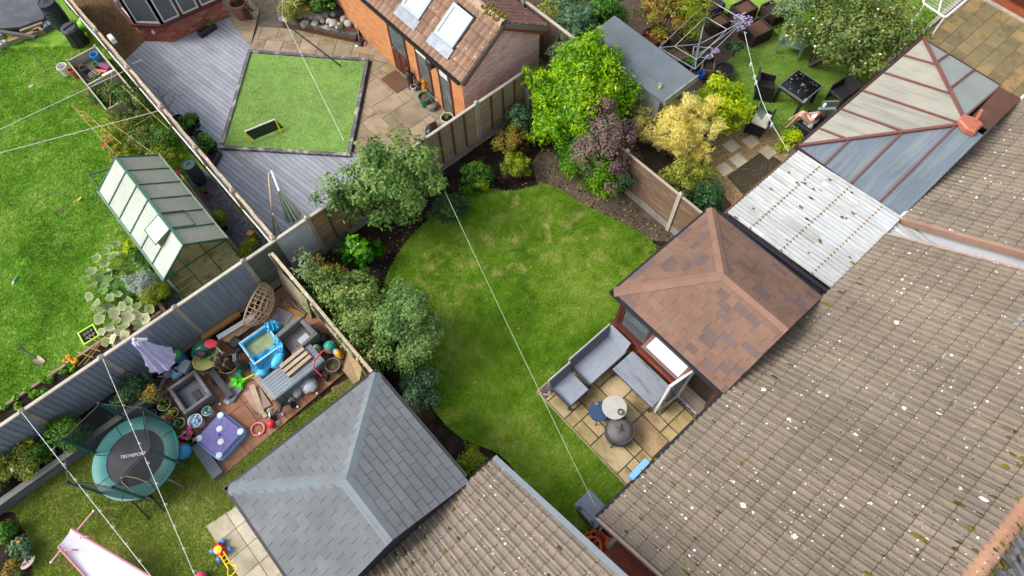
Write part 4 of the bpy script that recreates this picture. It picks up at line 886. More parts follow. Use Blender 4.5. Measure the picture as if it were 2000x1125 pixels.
# ---------------- flat roofed sheds
fs = thing('shed','flat roofed shed with a blue-grey felt roof behind the hedge','shed',(12.2,8.6,0))
FELT = mat('blue_felt_mat',[lin(106,117,126,.64),lin(117,126,134,.64)],1.2,var=.03,bump=.5,bscale=110,grain=.14,rough=.9)
MB().bx(11.7,7.2,0,12.85,10.1,2.0).ob('wall',mat('shed_wall',[lin(150,154,156,.7),lin(134,136,136,.7)],4),fs)
rf_ = MB().add([(11.58,6.98,2.08),(12.86,6.98,2.2),(12.9,10.2,2.2),(11.55,10.2,2.08),(11.58,6.98,2.0),(12.86,6.98,2.12),(12.9,10.2,2.12),(11.55,10.2,2.0)],[(0,1,2,3),(4,5,1,0),(5,6,2,1),(6,7,3,2),(7,4,0,3)]).ob('roof',FELT,fs)
MB().bx(11.56,6.94,1.97,12.9,6.98,2.22).ob('fascia',mat('pale_fascia',[lin(170,176,178,.75),lin(140,130,110,.7)],4),fs); MB().add([(11.95,6.98,2.118),(12.0,6.98,2.123),(12.0,10.2,2.123),(11.95,10.2,2.118),(11.97,6.98,2.13),(11.97,10.2,2.13)],[(0,4,5,3),(4,1,2,5)]).ob('felt_lap',FELT,rf_)
sh = thing('platform','low platform covered in dark felt, cut off by the top left corner','platform',(-2,25,0))
fc = [G(*p,.3) for p in ((-80,-60),(72,-60),(86,36),(40,52),(-80,62))]
DF = mat('dark_felt_mat',[lin(78,82,90,.72),lin(92,94,102,.72)],1.5,var=0,bump=.5,bscale=100,dirt=lin(170,174,176,.7),dscale=.8,damt=.25)
MB().prism([(p.x,p.y) for p in fc],.22,.3).ob('felt_top',DF,sh); MB().prism([(p.x*.97+fc[0].x*.03,p.y*.995+fc[0].y*.005) for p in fc],0,.215).ob('base',mat('shed_dark_wall',lin(60,54,48,.6)),sh)
# ================================================================ FENCES
CPOST = mat('concrete_post_mat',[lin(184,176,160,.75),lin(166,160,146,.75)],5,bump=.4,dirt=lin(120,114,96,.7),dscale=2)
PALE = mat('pale_rail_mat',[lin(204,196,180,.75),lin(184,176,160,.75)],5,stretch=(1,1,1),bump=.4)
BLUEB = mat('slate_blue_board',[lin(138,148,160,.85),lin(124,134,146,.85)],3,stretch=(2,2,.3),var=.07,bump=.35,bscale=50)
GREYB = mat('grey_board',[lin(120,126,130,.74),lin(106,114,116,.74)],3,stretch=(.3,2,2),var=.12,bump=.35,dirt=lin(96,104,84,.7),damt=.6)
GREENB = mat('green_grey_board',[lin(112,120,104,.74),lin(98,108,92,.74)],3,stretch=(.3,2,2),var=.12,bump=.35)
TANB = mat('tan_lap_board',[lin(172,140,104,.75),lin(156,124,90,.75),lin(186,158,122,.75)],3,stretch=(.4,3,3),var=.1,bump=.4,dirt=lin(120,96,70,.7),damt=.5)
TANG = mat('tan_grey_lap_board',[lin(176,158,128,.75),lin(160,142,112,.75)],3,stretch=(.4,3,3),var=.1,bump=.4,dirt=lin(120,104,80,.7),damt=.4)
BATTEN = mat('brown_batten',[lin(128,90,56,.72),lin(112,80,52,.72)],6)
DBROWN = mat('dark_brown_slat',[lin(124,98,80,.76),lin(108,86,70,.76),lin(140,114,92,.76)],3,stretch=(2,.5,3),var=.12,bump=.4,dirt=lin(160,134,108,.7),dscale=4,damt=.5)
GBOARD = mat('gravel_board_mat',[lin(172,168,156,.75),lin(150,148,138,.75)],3,bump=.4,dirt=lin(110,106,92,.7))
GREYSL = mat('grey_slat',[lin(126,124,126,.74),lin(104,104,110,.74)],3,stretch=(2,.3,3),var=.1,bump=.4,dirt=lin(150,130,104,.7))
rg = random.Random(50)
def post(t,x,y,h,m=CPOST,s=.055):
    MB().bx(x-s,y-s,0,x+s,y+s,h-.03).add([(x-s,y-s,h-.03),(x+s,y-s,h-.03),(x+s,y+s,h-.03),(x-s,y+s,h-.03),(x,y,h+.03)],[(0,1,4),(1,2,4),(2,3,4),(3,0,4)]).ob('post',m,t)
# 1 slate blue close board run along the play garden
F1 = thing('fence','slate blue board fence with a pale capping, running along the trampoline garden','fence',(-3.5,10.71,0))
px = [-9.3,-7.36,-5.43,-3.52,-1.6,.31]
for a,b in zip(px,px[1:]):
    MB().bx(a+.06,10.69,0,b-.06,10.73,.24).ob('gravel_board',GBOARD,F1)
    n = 13; wd = (b-a-.12)/n
    for i in range(n):
        x = a+.06+i*wd; MB(TR(x+wd/2,10.70+rg.uniform(-.003,.003),.25)).add([(-wd/2+.003,-.006,0),(wd/2,-.022,0),(wd/2,.008,0),(-wd/2+.003,.004,0),(-wd/2+.003,-.006,1.47),(wd/2,-.022,1.47),(wd/2,.008,1.47),(-wd/2+.003,.004,1.47)],[(0,1,5,4),(1,2,6,5),(2,3,7,6),(3,0,4,7),(4,5,6,7)]).ob('board',BLUEB,F1)
    MB().cb(a+.05,10.665,1.722,b-.05,10.755,1.765,.01).ob('capping_rail',PALE,F1)
for x in px[1:]: post(F1,x,10.71,1.82)
# 2 lap panel run along the big lawn
F2 = thing('fence','lap panel fence with concrete posts along the flower bed of the main lawn','fence',(5,10.71,0))
def lap(t,a,b,m,bat,n=11,z0=.3,z1=1.72,rail=PALE,nb=3):
    MB().bx(a,10.69,0,b,10.73,z0-.01).ob('gravel_board',GBOARD,t); h = (z1-z0)/n
    for i in range(n):
        z = z0+i*h; w1,w2 = rg.uniform(-.006,.006),rg.uniform(-.006,.006)
        MB().add([(a,10.682,z+w1),(b,10.682,z+w2),(b,10.70,z+h+.015),(a,10.70,z+h+.015),(a,10.70,z+w1),(b,10.70,z+w2)],[(0,1,2,3),(4,5,1,0)]).ob('lap_board',m,t)
    for k in range(nb):
        x = a+(b-a)*(k+1)/(nb+1); MB().bx(x-.022,10.645,z0,x+.022,10.69,z1).ob('batten',bat,t)
    MB().cb(a,10.655,z1,b,10.745,z1+.04,.01).ob('capping_rail',rail,t)
lap(F2,.37,1.24,GREENB,GREENB,nb=0); MB().bx(1.24,10.67,0,1.29,10.74,1.74).ob('batten',GREYB,F2); lap(F2,1.29,2.14,GREYB,GREYB,nb=0)
xs = [2.2,4.12,6.03,7.93,9.84]
for i,(a,b) in enumerate(zip(xs,xs[1:])): lap(F2,a+.06,b-.06,[TANB,TANB,TANG,TANG][i],BATTEN,nb=3)
for x in xs: post(F2,x,10.70,1.84)
# 3 grey fence between greenhouse garden and deck
F3 = thing('fence','grey panel fence with cream capping between the greenhouse garden and the deck','fence',(1.22,16,0))
py = [10.78,12.73,14.68,16.63,18.68,20.75,22.8,24.9]
GPAN = mat('grey_panel',[lin(134,138,144,.74),lin(118,122,130,.74)],3,stretch=(3,3,.4),var=.05,bump=.3)
CREAMC = mat('cream_capping',[lin(206,188,158,.75),lin(180,160,132,.75),lin(214,202,180,.75)],8,bump=.4)
for a,b in zip(py,py[1:]):
    n = 12; wd = (b-a-.1)/n
    for i in range(n):
        y = a+.05+i*wd; MB().bx(1.235,y+.002,.1,1.255+rg.uniform(0,.004),y+wd-.002,1.7+rg.uniform(-.004,.004)).ob('board',GPAN,F3)
    MB().cb(1.15,a+.05,.98,1.19,b-.05,1.03,.01).ob('white_rail',PVC,F3)
    cp_ = MB(); k = 10; ys = [a+.05+(b-a-.1)*i/k for i in range(k+1)]; wv = [rg.uniform(-.012,.012) for _ in ys]
    for i in range(k): cp_.add([(1.20+wv[i],ys[i],1.705),(1.28+wv[i],ys[i],1.705),(1.28+wv[i+1],ys[i+1],1.705),(1.20+wv[i+1],ys[i+1],1.705),(1.20+wv[i],ys[i],1.745),(1.28+wv[i],ys[i],1.745),(1.28+wv[i+1],ys[i+1],1.745),(1.20+wv[i+1],ys[i+1],1.745)],[(4,5,6,7),(0,3,7,4),(1,5,6,2),(0,4,5,1),(2,6,7,3)])
    cp_.ob('capping_rail',CREAMC,F3)
for y in py: post(F3,1.22,y,1.84,CREAMC,.06)
# 4 dark brown fence on the right side of the lawn
F4 = thing('fence','dark brown slatted fence on pale gravel boards, right of the lawn','fence',(9.88,5.3,0))
py = [2.85,4.76,6.68,8.6,10.6]
for a,b in zip(py,py[1:]):
    n = 14; h = 1.34/n
    MB().bx(9.86,a+.06,0,9.9,b-.06,.3).ob('gravel_board',GBOARD,F4)
    gb = MB()
    for q in range(16): gb.bx(9.852,a+.1+q*.11,.02,9.861,a+.17+q*.11,.28)
    gb.ob('ribbing',GBOARD,F4,kind='stuff')
    for i in range(n):
        z = .31+i*h; MB().add([(9.846+rg.uniform(-.004,.004),a+.06,z),(9.846,b-.06,z+rg.uniform(-.006,.006)),(9.872,b-.06,z+h+.01),(9.872,a+.06,z+h+.01),(9.88,a+.06,z),(9.88,b-.06,z)],[(1,0,3,2),(0,1,5,4)]).ob('lap_board',DBROWN,F4)
    MB().cb(9.835,a+.06,1.65,9.905,b-.06,1.69,.01).ob('capping_rail',mat('grey_cap',lin(178,166,146,.7)),F4)
for y in py: post(F4,9.87,y,1.78,PALE)
# 5 narrow grey slat fence between play garden and main garden
F5 = thing('fence','grey slatted fence with pale weathered rails between the play patio and the tree bed','fence',(.96,8.3,0))
py = [10.5,8.62,6.72,5.9]
for a,b in zip(py,py[1:]):
    n = 14 if a-b > 1 else 6; w_ = (a-b-.08)/n
    for i in range(n):
        y = b+.04+i*w_; MB().bx(.955,y+.006,.1,.985+rg.uniform(0,.004),y+w_-.006,1.62).ob('slat',GREYSL,F5)
    MB().cb(.93,b+.0,1.625,1.01,a-.0,1.67,.01).ob('capping_rail',CREAMC,F5)
    MB().bx(.9,b+.05,.5,.95,a-.05,.58).ob('rail',CREAMC,F5)
for y in py: post(F5,.92,y,1.66,CREAMC,.045)
MB(TR(.74,9.95,.0,rad(2)) @ Matrix.Rotation(rad(9),4,'Y')).bx(0,-.75,0,.03,.6,.95).ob('leaning_board',mat('pale_sheet',[lin(186,176,146,.75),lin(164,154,124,.75)],4),F5)
# 6 old board fence right of the outbuilding
F6 = thing('fence','weathered brown board fence behind the outbuilding','fence',(11.75,13.5,0))
OLDB = mat('old_board',[lin(140,116,96,.74),lin(120,100,84,.74)],3,stretch=(3,3,.3),var=.14,bump=.4)
for i in range(44):
    y = 10.6+i*.145; MB().bx(11.68,y+.004,.05,11.7+rg.uniform(0,.008),y+.14,1.76+rg.uniform(-.01,.01)).ob('board',OLDB,F6)
MB().bx(11.701,10.6,1.5,11.76,17,1.58).ob('rail',OLDB,F6); MB().cb(11.65,10.6,1.775,11.75,17,1.81,.01).ob('capping_rail',PALE,F6)
for y in (12.85,15.): post(F6,11.68,y,1.95,PALE,.06)
# gate / flat brown panel in the passage between the two bungalows
pg_ = thing('gate','red-brown boarded gate in the passage beside the orange hose','gate',(2.05,-.4,0))
RB = mat('rust_board',[lin(120,60,40,.72),lin(104,50,34,.72),lin(132,70,48,.72)],2.5,stretch=(4,.6,1),var=.05,bump=.4,rough=.8)
T = TR(2.06,-.24,1.15)
for i in range(5): MB().beam((1.75+i*.157,-.08,2.3),(1.75+i*.157,-4.,2.3+3.92*.62),.154,.04).ob('board',RB,pg_)
for y in (-.45,-2.2,-4.0): MB().bx(1.67,y-.05,2.2-(y+.08)*.62,2.45,y+.05,2.245-(y+.05)*.62).ob('rail',RB,pg_)
for x in (1.76,2.38): MB().bx(x-.04,-.4,0,x+.04,-.3,1.96).ob('post',RB,pg_)
# ================================================================ PLANTS
L = lambda *c: [lin(*q,.92) for q in c]
lf_olive = leafmat('leaf_olive',L((58,90,40),(88,122,60),(118,148,82),(146,170,102)),.35)
lf_lime = leafmat('leaf_lime',L((58,108,22),(98,152,32),(142,186,48),(186,212,78)),.4,.38)
lf_limesmall = leafmat('leaf_lime_small',L((52,108,14),(92,150,20),(140,186,34)),.4)
lf_purple = leafmat('leaf_purple',L((72,56,58),(96,76,78),(120,94,92),(138,112,106),(96,108,84)),.3)
lf_yellow = leafmat('leaf_gold',L((236,220,110),(248,236,150),(252,244,184),(214,210,100)),.5)
lf_yg = leafmat('leaf_yellow_green',L((120,158,24),(164,192,34),(200,212,56)),.45)
lf_dark = leafmat('leaf_dark',L((30,62,34),(50,86,46),(76,110,64)),.25)
lf_bluegreen = leafmat('leaf_blue_green',L((52,84,58),(78,110,78),(104,132,98)),.25)
lf_rose = leafmat('leaf_rose',L((58,80,36),(88,112,54),(124,140,76),(150,158,100)),.35)
lf_mixed = leafmat('leaf_mixed',L((84,108,46),(124,142,66),(160,168,84),(184,176,72),(110,130,80)),.35)
lf_pale = leafmat('leaf_pale',L((92,116,76),(122,144,100),(150,166,124)),.35)
lf_mid = leafmat('leaf_mid',L((48,88,30),(78,120,44),(108,146,62)),.35)
lf_cush = leafmat('leaf_cushion',L((92,116,30),(128,146,44),(160,168,66)),.35)
lf_autumn = leafmat('leaf_autumn',L((90,110,50),(140,140,70),(170,130,70),(120,130,60)),.35)
lf_hedge = leafmat('leaf_hedge',L((70,98,48),(102,130,68),(132,152,88),(156,168,100)),.35)
lf_sage = leafmat('leaf_sage',L((80,112,58),(110,140,80),(140,164,104)),.35)
lf_silver = leafmat('leaf_silver',L((120,134,122),(150,162,148),(174,182,166)),.2)
lf_veg = leafmat('leaf_veg',L((44,80,30),(74,108,48),(106,136,66),(140,150,84)),.35)
lf_orange = leafmat('leaf_orange',L((196,130,40),(220,160,60),(180,120,50)),.35)
lf_grassy = leafmat('leaf_grassy',L((110,122,50),(146,152,76),(180,178,106)),.35)
fl_white = plain('petal_white',lin(238,228,222,.9),.6); fl_pink = plain('petal_pink',lin(226,150,190,.85),.6); fl_mag = plain('petal_magenta',lin(206,60,130,.85),.6); fl_lilac = plain('petal_lilac',lin(176,156,204,.85),.6); fl_or = plain('petal_orange',lin(240,150,40,.85),.6); fl_red = plain('petal_red',lin(200,70,60,.8),.6); fl_yel = plain('petal_yellow',lin(236,200,60,.85),.6)
def tree(name,label,base,c,r,ncl,per,cr,ls,m,seed,group=None,aspect=.5):
    rngt = np.random.default_rng(seed+500); t = bush(name,label,'tree',base,c,r,ncl,per,cr,ls,m,seed,group,aspect,stems=9,limbr=.045,low=-.75)
    b = Vector(base); top = Vector(c); MB().tube([b+Vector((0,0,-.05)),b.lerp(top,.35)+Vector((.04,-.03,0)),b.lerp(top,.8)],[.085,.065,.04],8).ob('trunk',bark,t,True); return t
def px3(px,py,z): p = G(px,py,z); return (p.x,p.y,p.z)
tree('fruit_tree','round olive-green fruit tree overhanging the lap panel fence from the flower bed',(4.35,10.05,0),(4.35,10.12,1.95),(1.45,1.3,.95),120,92,.34,.115,lf_olive,1,aspect=.5)
# laurel hedge in the far corner: one tall bright block, purple smoke bush growing through it
bush('laurel_hedge','tall bright green laurel hedge filling the corner beyond the lawn','hedge',(10.2,9.0,0),(10.2,8.9,1.45),(1.1,1.55,1.25),230,120,.36,.13,lf_lime,2,aspect=.36,stems=8,low=-.9,spread=.5)
bush('privet_hedge','small-leaved lime hedge at the foot of the purple smoke bush','hedge',(9.6,7.6,0),(9.5,7.75,.95),(.58,1.35,1.0),120,120,.26,.065,lf_limesmall,3,aspect=.6,stems=6,low=-.95,spread=.45)
bush('smoke_bush','purple smoke bush between the laurel hedge and the golden conifer','shrub',(10.0,7.5,0),px3(1175,285,1.45),(.8,1.05,1.1),165,95,.24,.075,lf_purple,4,aspect=.7,stems=7,low=-.8)
bush('evergreen_shrub','grey-green shrub hanging over the end of the dark brown fence','shrub',(9.75,6.55,0),(9.7,6.65,.75),(.38,.45,.65),42,90,.2,.06,lf_bluegreen,5,aspect=.6,low=-.9)
bush('golden_conifer','feathery golden conifer beside the lime shrub','shrub',(11.75,6.5,0),px3(1325,246,1.15),(.95,1.0,.9),170,75,.2,.2,lf_yellow,6,aspect=.11,stems=6,low=-.8,spread=.6)
bush('lime_shrub','lime yellow leafy shrub next to the golden conifer','shrub',(12.85,6.5,0),px3(1408,205,1.1),(.72,.8,.8),85,75,.24,.11,lf_yg,7,aspect=.5,low=-.8)
bush('low_shrub','olive shrub squeezed between the golden conifer and the brown fence','shrub',(10.9,5.35,0),(10.85,5.3,.85),(.55,.6,.6),46,85,.22,.07,lf_mixed,8,low=-.8)
bush('low_shrub','dark green shrub by the corner of the corrugated roof','shrub',(10.9,4.4,0),(10.75,4.35,.85),(.55,.55,.7),48,85,.22,.08,lf_dark,9,low=-.8)
bush('low_shrub','yellowish shrub at the top end of the gravel bed edge','shrub',(11.55,5.1,0),(11.5,5.1,.5),(.45,.45,.4),34,70,.2,.07,lf_mixed,90,low=-.8)
bush('laurel_hedge','feathery bright top of the laurel hedge reaching over the felt shed roof','hedge',(10.9,9.3,0),px3(1150,120,2.3),(.75,.8,.6),80,85,.3,.16,lf_lime,201,aspect=.26,stems=5,low=-.9,spread=.6)
# top edge
bush('hedge_shrub','dense mid green shrub behind the board fence and the felt shed roof','shrub',(12.4,11.2,0),(12.4,11.3,1.3),(.7,.9,1.0),70,85,.3,.11,lf_bluegreen,10,low=-.8)
bush('hedge_shrub','yellow-green straggly shrub at the top edge above the felt shed','shrub',(13.2,12.5,0),(13.2,12.6,1.4),(.9,.9,.9),60,80,.3,.1,lf_mixed,11,low=-.8)
bush('hedge_shrub','leafy green shrub touching the far corner of the felt shed roof','shrub',(13.4,10.7,0),(13.3,10.8,1.2),(.8,.6,1.0),60,80,.28,.12,lf_mid,12,low=-.8)
bush('hedge_shrub','golden and orange tinged shrub behind the rotary clothes line','shrub',(15.0,9.9,0),(14.9,9.9,1.5),(.95,.8,.9),70,85,.28,.1,lf_autumn,13,low=-.8,flowers=(fl_or,60,.06,'berry'))
bush('hedge_shrub','lime tufted shrub at the centre of the rotary clothes line','shrub',(15.3,9.15,0),(15.4,9.2,1.7),(.6,.5,.6),40,80,.25,.13,lf_cush,14,low=-.8,aspect=.22)
bush('hedge_shrub','grey-green shrub pressed between the laurel hedge and the felt shed','shrub',(11.15,10.2,0),(11.1,10.25,1.2),(.5,.7,1.0),50,80,.25,.12,lf_pale,15,low=-.8)
bush('rose_bush','sprawling rose bush dotted with pale blooms leaning on the polycarbonate roof','rose bush',(17.9,5.9,0),px3(1670,64,1.45),(1.6,1.7,1.0),220,80,.36,.095,lf_rose,16,aspect=.55,stems=10,low=-.6,flowers=(fl_white,90,.075,'bloom'))
bush('twiggy_shrub','twiggy grey-leaved bush between the dark planters and the green bench','shrub',(18.3,8.3,0),px3(1555,8,1.5),(.8,.6,.6),50,70,.26,.08,lf_pale,17,aspect=.5,stems=10,low=-.6)
bush('rose_bush','far side of the rose hedge, at the top edge beside the far lawn','rose bush',(19.6,6.2,0),(19.6,6.4,1.2),(1.1,1.4,.9),80,75,.34,.095,lf_rose,171,aspect=.55,low=-.6,flowers=(fl_pink,24,.07,'bloom'))
# flower bed of the main lawn
bush('variegated_shrub','glossy shrub with yellow-edged leaves in front of the lap panel fence','shrub',(6.85,9.6,0),(6.85,9.65,.42),(.42,.38,.36),40,60,.2,.11,lf_mid,18,aspect=.42,low=-.6)
bush('variegated_shrub','yellow leafed sprig at the lawn side of the glossy shrub','shrub',(6.75,9.3,0),(6.8,9.35,.35),(.2,.17,.22),10,40,.13,.11,lf_yg,181,aspect=.4,low=-.6)
bush('cushion_shrub','rounded lime cushion shrub by the point of the lawn','shrub',(8.0,9.05,0),(8.0,9.1,.4),(.4,.42,.38),70,80,.13,.05,lf_cush,19,aspect=.6,low=-.3)
bush('low_shrub','mixed red-green shrub under the corner of the lap panel fence','shrub',(8.4,9.85,0),(8.4,9.8,.45),(.55,.48,.45),50,70,.18,.06,lf_autumn,20,low=-.5)
bush('low_shrub','dark leafy shrub close to the last concrete post before the laurel','shrub',(9.0,10.1,0),(9.0,10.1,.6),(.42,.35,.55),36,70,.18,.08,lf_bluegreen,21,low=-.6)
bush('low_shrub','dark fern-like shrub at the right foot of the fruit tree','shrub',(5.5,9.15,0),(5.55,9.2,.42),(.5,.45,.4),40,80,.2,.07,lf_dark,22,low=-.4)
bush('low_shrub','dark green shrub in the shade on the left of the leafy cherry laurel','shrub',(2.7,10.2,0),(2.75,10.2,.3),(.4,.28,.28),24,50,.16,.08,lf_dark,23,low=-.4)
cl = bush('cherry_laurel','young cherry laurel with big glossy leaves below the grey fence panel','shrub',(2.75,9.55,0),(2.8,9.6,.62),(.36,.34,.5),24,17,.2,.22,leafmat('leaf_glossy',L((40,98,26),(66,132,32),(120,174,40)),.4,.3),24,aspect=.5,low=-.9)
bush('low_shrub','rounded green shrub directly below the cherry laurel','shrub',(2.35,8.85,0),(2.35,8.85,.5),(.36,.36,.5),36,70,.18,.075,lf_mid,25,low=-.7)
bush('rambling_rose','yellow-green rambling shrub spilling over the narrow grey fence','shrub',(1.6,8.7,0),(1.65,8.4,1.0),(.62,1.25,.75),130,75,.24,.085,lf_hedge,26,aspect=.6,stems=9,low=-.7,flowers=(fl_yel,30,.05,'bloom'))
bush('rambling_rose','red-tinged shrub tip at the top end of the rambling hedge','shrub',(1.75,9.6,0),(1.75,9.5,.75),(.42,.5,.5),36,70,.2,.075,lf_autumn,27,low=-.6)
ar = bush('arching_shrub','thin arching branches reaching over the corner of the grey fence','shrub',(1.35,9.9,0),(1.3,9.85,1.3),(.45,.5,.3),18,16,.2,.1,lf_pale,28,aspect=.7,stems=12,limbr=.014,low=-.4)
bush('grey_leaf_tree','pale grey-green bushy tree between the lawn and the grey shingled roof','tree',(2.3,6.6,0),(2.3,6.65,1.5),(.85,.95,.95),120,95,.27,.09,lf_sage,29,aspect=.5,stems=8,limbr=.045,low=-.8)
bush('grey_leaf_tree','mid green bushy tree by the narrow fence, its outer leaves turning yellow','tree',(1.55,7.2,0),(1.7,7.35,1.25),(.7,.9,.9),105,85,.26,.085,lf_hedge,30,aspect=.5,low=-.8)
bush('low_shrub','dark blue-green shrub at the eaves of the grey shingled roof','shrub',(1.6,5.5,0),(1.65,5.6,.5),(.48,.5,.5),48,85,.2,.075,lf_bluegreen,31,low=-.7)
bush('low_shrub','olive dome shrub at the tip of the mossy tiled roof','shrub',(1.45,3.35,0),(1.42,3.3,.65),(.34,.34,.5),44,75,.17,.06,lf_cush,32,low=-.7)
# left garden: vegetable patch along the fence
vg = [((.6,19.6),(.5,.7,.45),lf_veg,'tomato and herb plants at the far end of the bamboo canes'),((.75,18.6),(.45,.7,.5),lf_veg,'leafy vegetables against the fence, halfway along the canes'),((-.05,18.4),(.5,.6,.35),lf_cush,'yellowing bean plants on the lawn side of the canes'),
      ((.3,17.5),(.6,.6,.4),lf_veg,'bushy vegetables in the middle of the cane rows'),((.8,16.9),(.4,.6,.45),lf_mid,'green leafy plants beside the white rail near the greenhouse'),((.35,16.3),(.6,.45,.4),lf_cush,'straggly yellow-green plants at the greenhouse end of the canes'),((.2,20.4),(.4,.4,.3),lf_mid,'low plants beside the plastic planting frame'),((-.45,17.3),(.35,.5,.25),lf_cush,'low weedy growth beside the red flower trough')]
for i,(c,r,m,lb) in enumerate(vg): bush('vegetable_plants',lb,'vegetables',(c[0],c[1],0),(c[0],c[1],r[2]*.9),r,42,60,.18,.065,m,40+i,low=-.5,flowers=(fl_red,7,.06,'fruit') if i % 3 == 0 else None)
CANE = mat('bamboo_mat',[lin(196,164,100,.75),lin(170,138,84,.75)],5,stretch=(1,1,.2))
rg = random.Random(9)
for i,(x,y) in enumerate([(-.35,20.0),(-.1,19.2),(.35,18.9),(.6,18.2),(.05,18.1),(.35,17.5),(.8,17.3),(.05,17.1),(.4,16.7),(.75,16.4),(-.2,19.8),(.55,19.7),(.2,16.3),(-.45,18.9)]):
    h = rg.uniform(1.2,1.7); o = MB().tube([(x,y,0),(x+rg.uniform(-.12,.12),y+rg.uniform(-.12,.12),h)],.011,6).ob('bamboo_cane',CANE); tag(o,'upright bamboo cane in the vegetable patch along the grey fence','garden cane','bamboo canes in the vegetable patch')
for i,(a,b) in enumerate([((238,168),(330,252)),((205,232),(300,300)),((262,246),(296,226))]):
    p,q = G(*a,1.1),G(*b,1.0); o = MB().tube([p,q],.011,6).ob('bamboo_cane',CANE); tag(o,['long bamboo crosspiece nearest the fence over the vegetables','long bamboo crosspiece on the lawn side of the vegetables','short bamboo crosspiece near the white washing line'][i],'garden cane')
# trellis ladder with red flowers
tp = [G(140,205,.5),G(222,298,.5),G(160,215,.75),G(238,282,.6)]
tl_ = thing('cane_frame','leaning cane ladder frame over red flowers at the lawn edge','plant frame',(-.6,17.9,0))
mb = MB(); mb.tube([tp[0],tp[1]],.012,6).ob('cane',CANE,tl_); MB().tube([tp[2],tp[3]],.012,6).ob('cane',CANE,tl_)
for k in range(8): MB().tube([tp[0].lerp(tp[1],.1+k*.12),tp[2].lerp(tp[3],.1+k*.12)],.008,5).ob('cane',CANE,tl_)
bush('flower_strip','strip of red and pink flowers along the lawn edge','flowers',(-.55,17.8,0),(-.58,17.75,.2),(.12,1.0,.16),22,30,.13,.055,lf_mid,60,low=-.3,flowers=(fl_red,90,.06,'bloom'))
# pumpkin patch: big lobed leaves, each its own piece
def lobed(r,n=11,cup=.18,rgn=random):
    vs = [(0,0,0)]; fs = []
    for ring,k in ((.55,1),(1.,2)):
        for i in range(n):
            a = 6.2832*i/n; q = r*ring*(1-.16*(i % 2)*(ring > .9))*(1-.35*max(0,math.cos(a-3.14))**8*ring); vs.append((q*math.cos(a),q*math.sin(a),cup*r*ring*ring*(1 if i % 2 == 0 else .55)))
    for i in range(n):
        j = (i+1) % n; fs += [(0,1+i,1+j),(1+i,1+n+i,1+n+j,1+j)]
    return MB().add(vs,fs)
def lmat(name,base,rim):
    b = NB(name); co = b.n('TexCoord').outputs['Object']; d = b.n('VectorMath',{'operation': 'LENGTH'},i0=co).outputs['Value']
    n = b.noise(b.coords(),14,4); c = b.mix(b.mr(b.math('ADD',d,b.math('MULTIPLY',n,.06)),.09,.2),base,rim)
    c = b.n('HueSaturation',Value=b.mr(b.n('ObjectInfo').outputs['Random'],0,1,.8,1.2),Color=c).outputs[0]; b.bump(n,.5,.02); return b.done(c,.7,spec=.2)
PL = [lmat('pumpkin_leaf_a',lin(80,112,60,.85),lin(150,164,96,.85)),lmat('pumpkin_leaf_b',lin(112,134,84,.85),lin(176,176,128,.85)),lmat('pumpkin_leaf_c',lin(150,156,118,.85),lin(200,192,160,.85))]
PM = [lobed(.15).mesh('leaf',m,(0,0,0),True) for m in PL]
pk = thing('pumpkin_plant','pumpkin plant with large mottled pale leaves behind the blue fence','pumpkin plant',(-2.9,12.4,0))
rg = random.Random(33)
spots = [(222,500),(188,505),(178,530),(180,560),(205,560),(175,580),(190,592),(198,605),(215,582),(232,575),(212,600),(240,598),(225,612),(250,590),(195,622),(185,600),(252,605),(265,612),(228,628),(240,640),(215,640),(232,650),(200,648),(262,625),(272,618),(280,590),(258,570),(275,632),(292,605),(205,518),(195,545),(212,535),(168,545),(248,620),(284,622),(207,491),(226,477),(213,485),(268,598),(222,662),(208,668),(230,668),(245,655)]
for i,(a,b) in enumerate(spots):
    p = Vector(px3(a,b,rg.uniform(.35,.6))); k = 2 if (b > 610 and rg.random() < .55) else (1 if b > 560 or rg.random() < .4 else 0)
    s = rg.uniform(.75,1.35); M_ = TR(p.x,p.y,p.z,rg.uniform(0,6.28)) @ Matrix.Rotation(rg.uniform(-.45,.45),4,'X') @ Matrix.Rotation(rg.uniform(-.45,.45),4,'Y') @ Matrix.Diagonal((s,s,s,1))
    link('leaf',PM[k],pk,None,None,M_)
    MB().tube([(p.x+rg.uniform(-.15,.2),p.y-rg.uniform(.0,.25),.05),(p.x,p.y,p.z-.01)],[.014,.009],5).ob('stalk',plain('stalk_mat',lin(176,178,96,.8)),pk)
bush('squash_foliage','broad ragged green squash leaves along the lawn edge','squash plant',(-2.55,13.35,0),(-2.6,13.35,.35),(.45,.45,.22),16,12,.2,.24,leafmat('leaf_squash',L((84,124,60),(108,146,78),(128,160,92)),.3),61,aspect=.9,low=.0)
bush('silver_bush','feathery silver-grey bush beside the greenhouse','shrub',(-2.0,12.85,0),(-2.05,12.85,.45),(.4,.4,.35),50,70,.15,.09,lf_silver,62,aspect=.2,low=-.3)
bush('silver_bush','feathery yellow-green bush below the silver-grey one','shrub',(-1.9,12.35,0),(-1.95,12.4,.4),(.42,.3,.32),44,70,.15,.1,lf_cush,63,aspect=.16,low=-.3)
bush('low_shrub','green bean leaves under the open greenhouse roof light','vegetables',(-1.7,13.5,0),(-1.75,13.6,.3),(.25,.5,.28),26,40,.16,.1,lf_mid,64,low=-.3)
bush('low_shrub','lush yellow-green seedling against the greenhouse side','vegetables',(-1.72,14.25,0),(-1.75,14.25,.25),(.17,.24,.25),12,26,.13,.12,lf_yg,65,low=-.3)
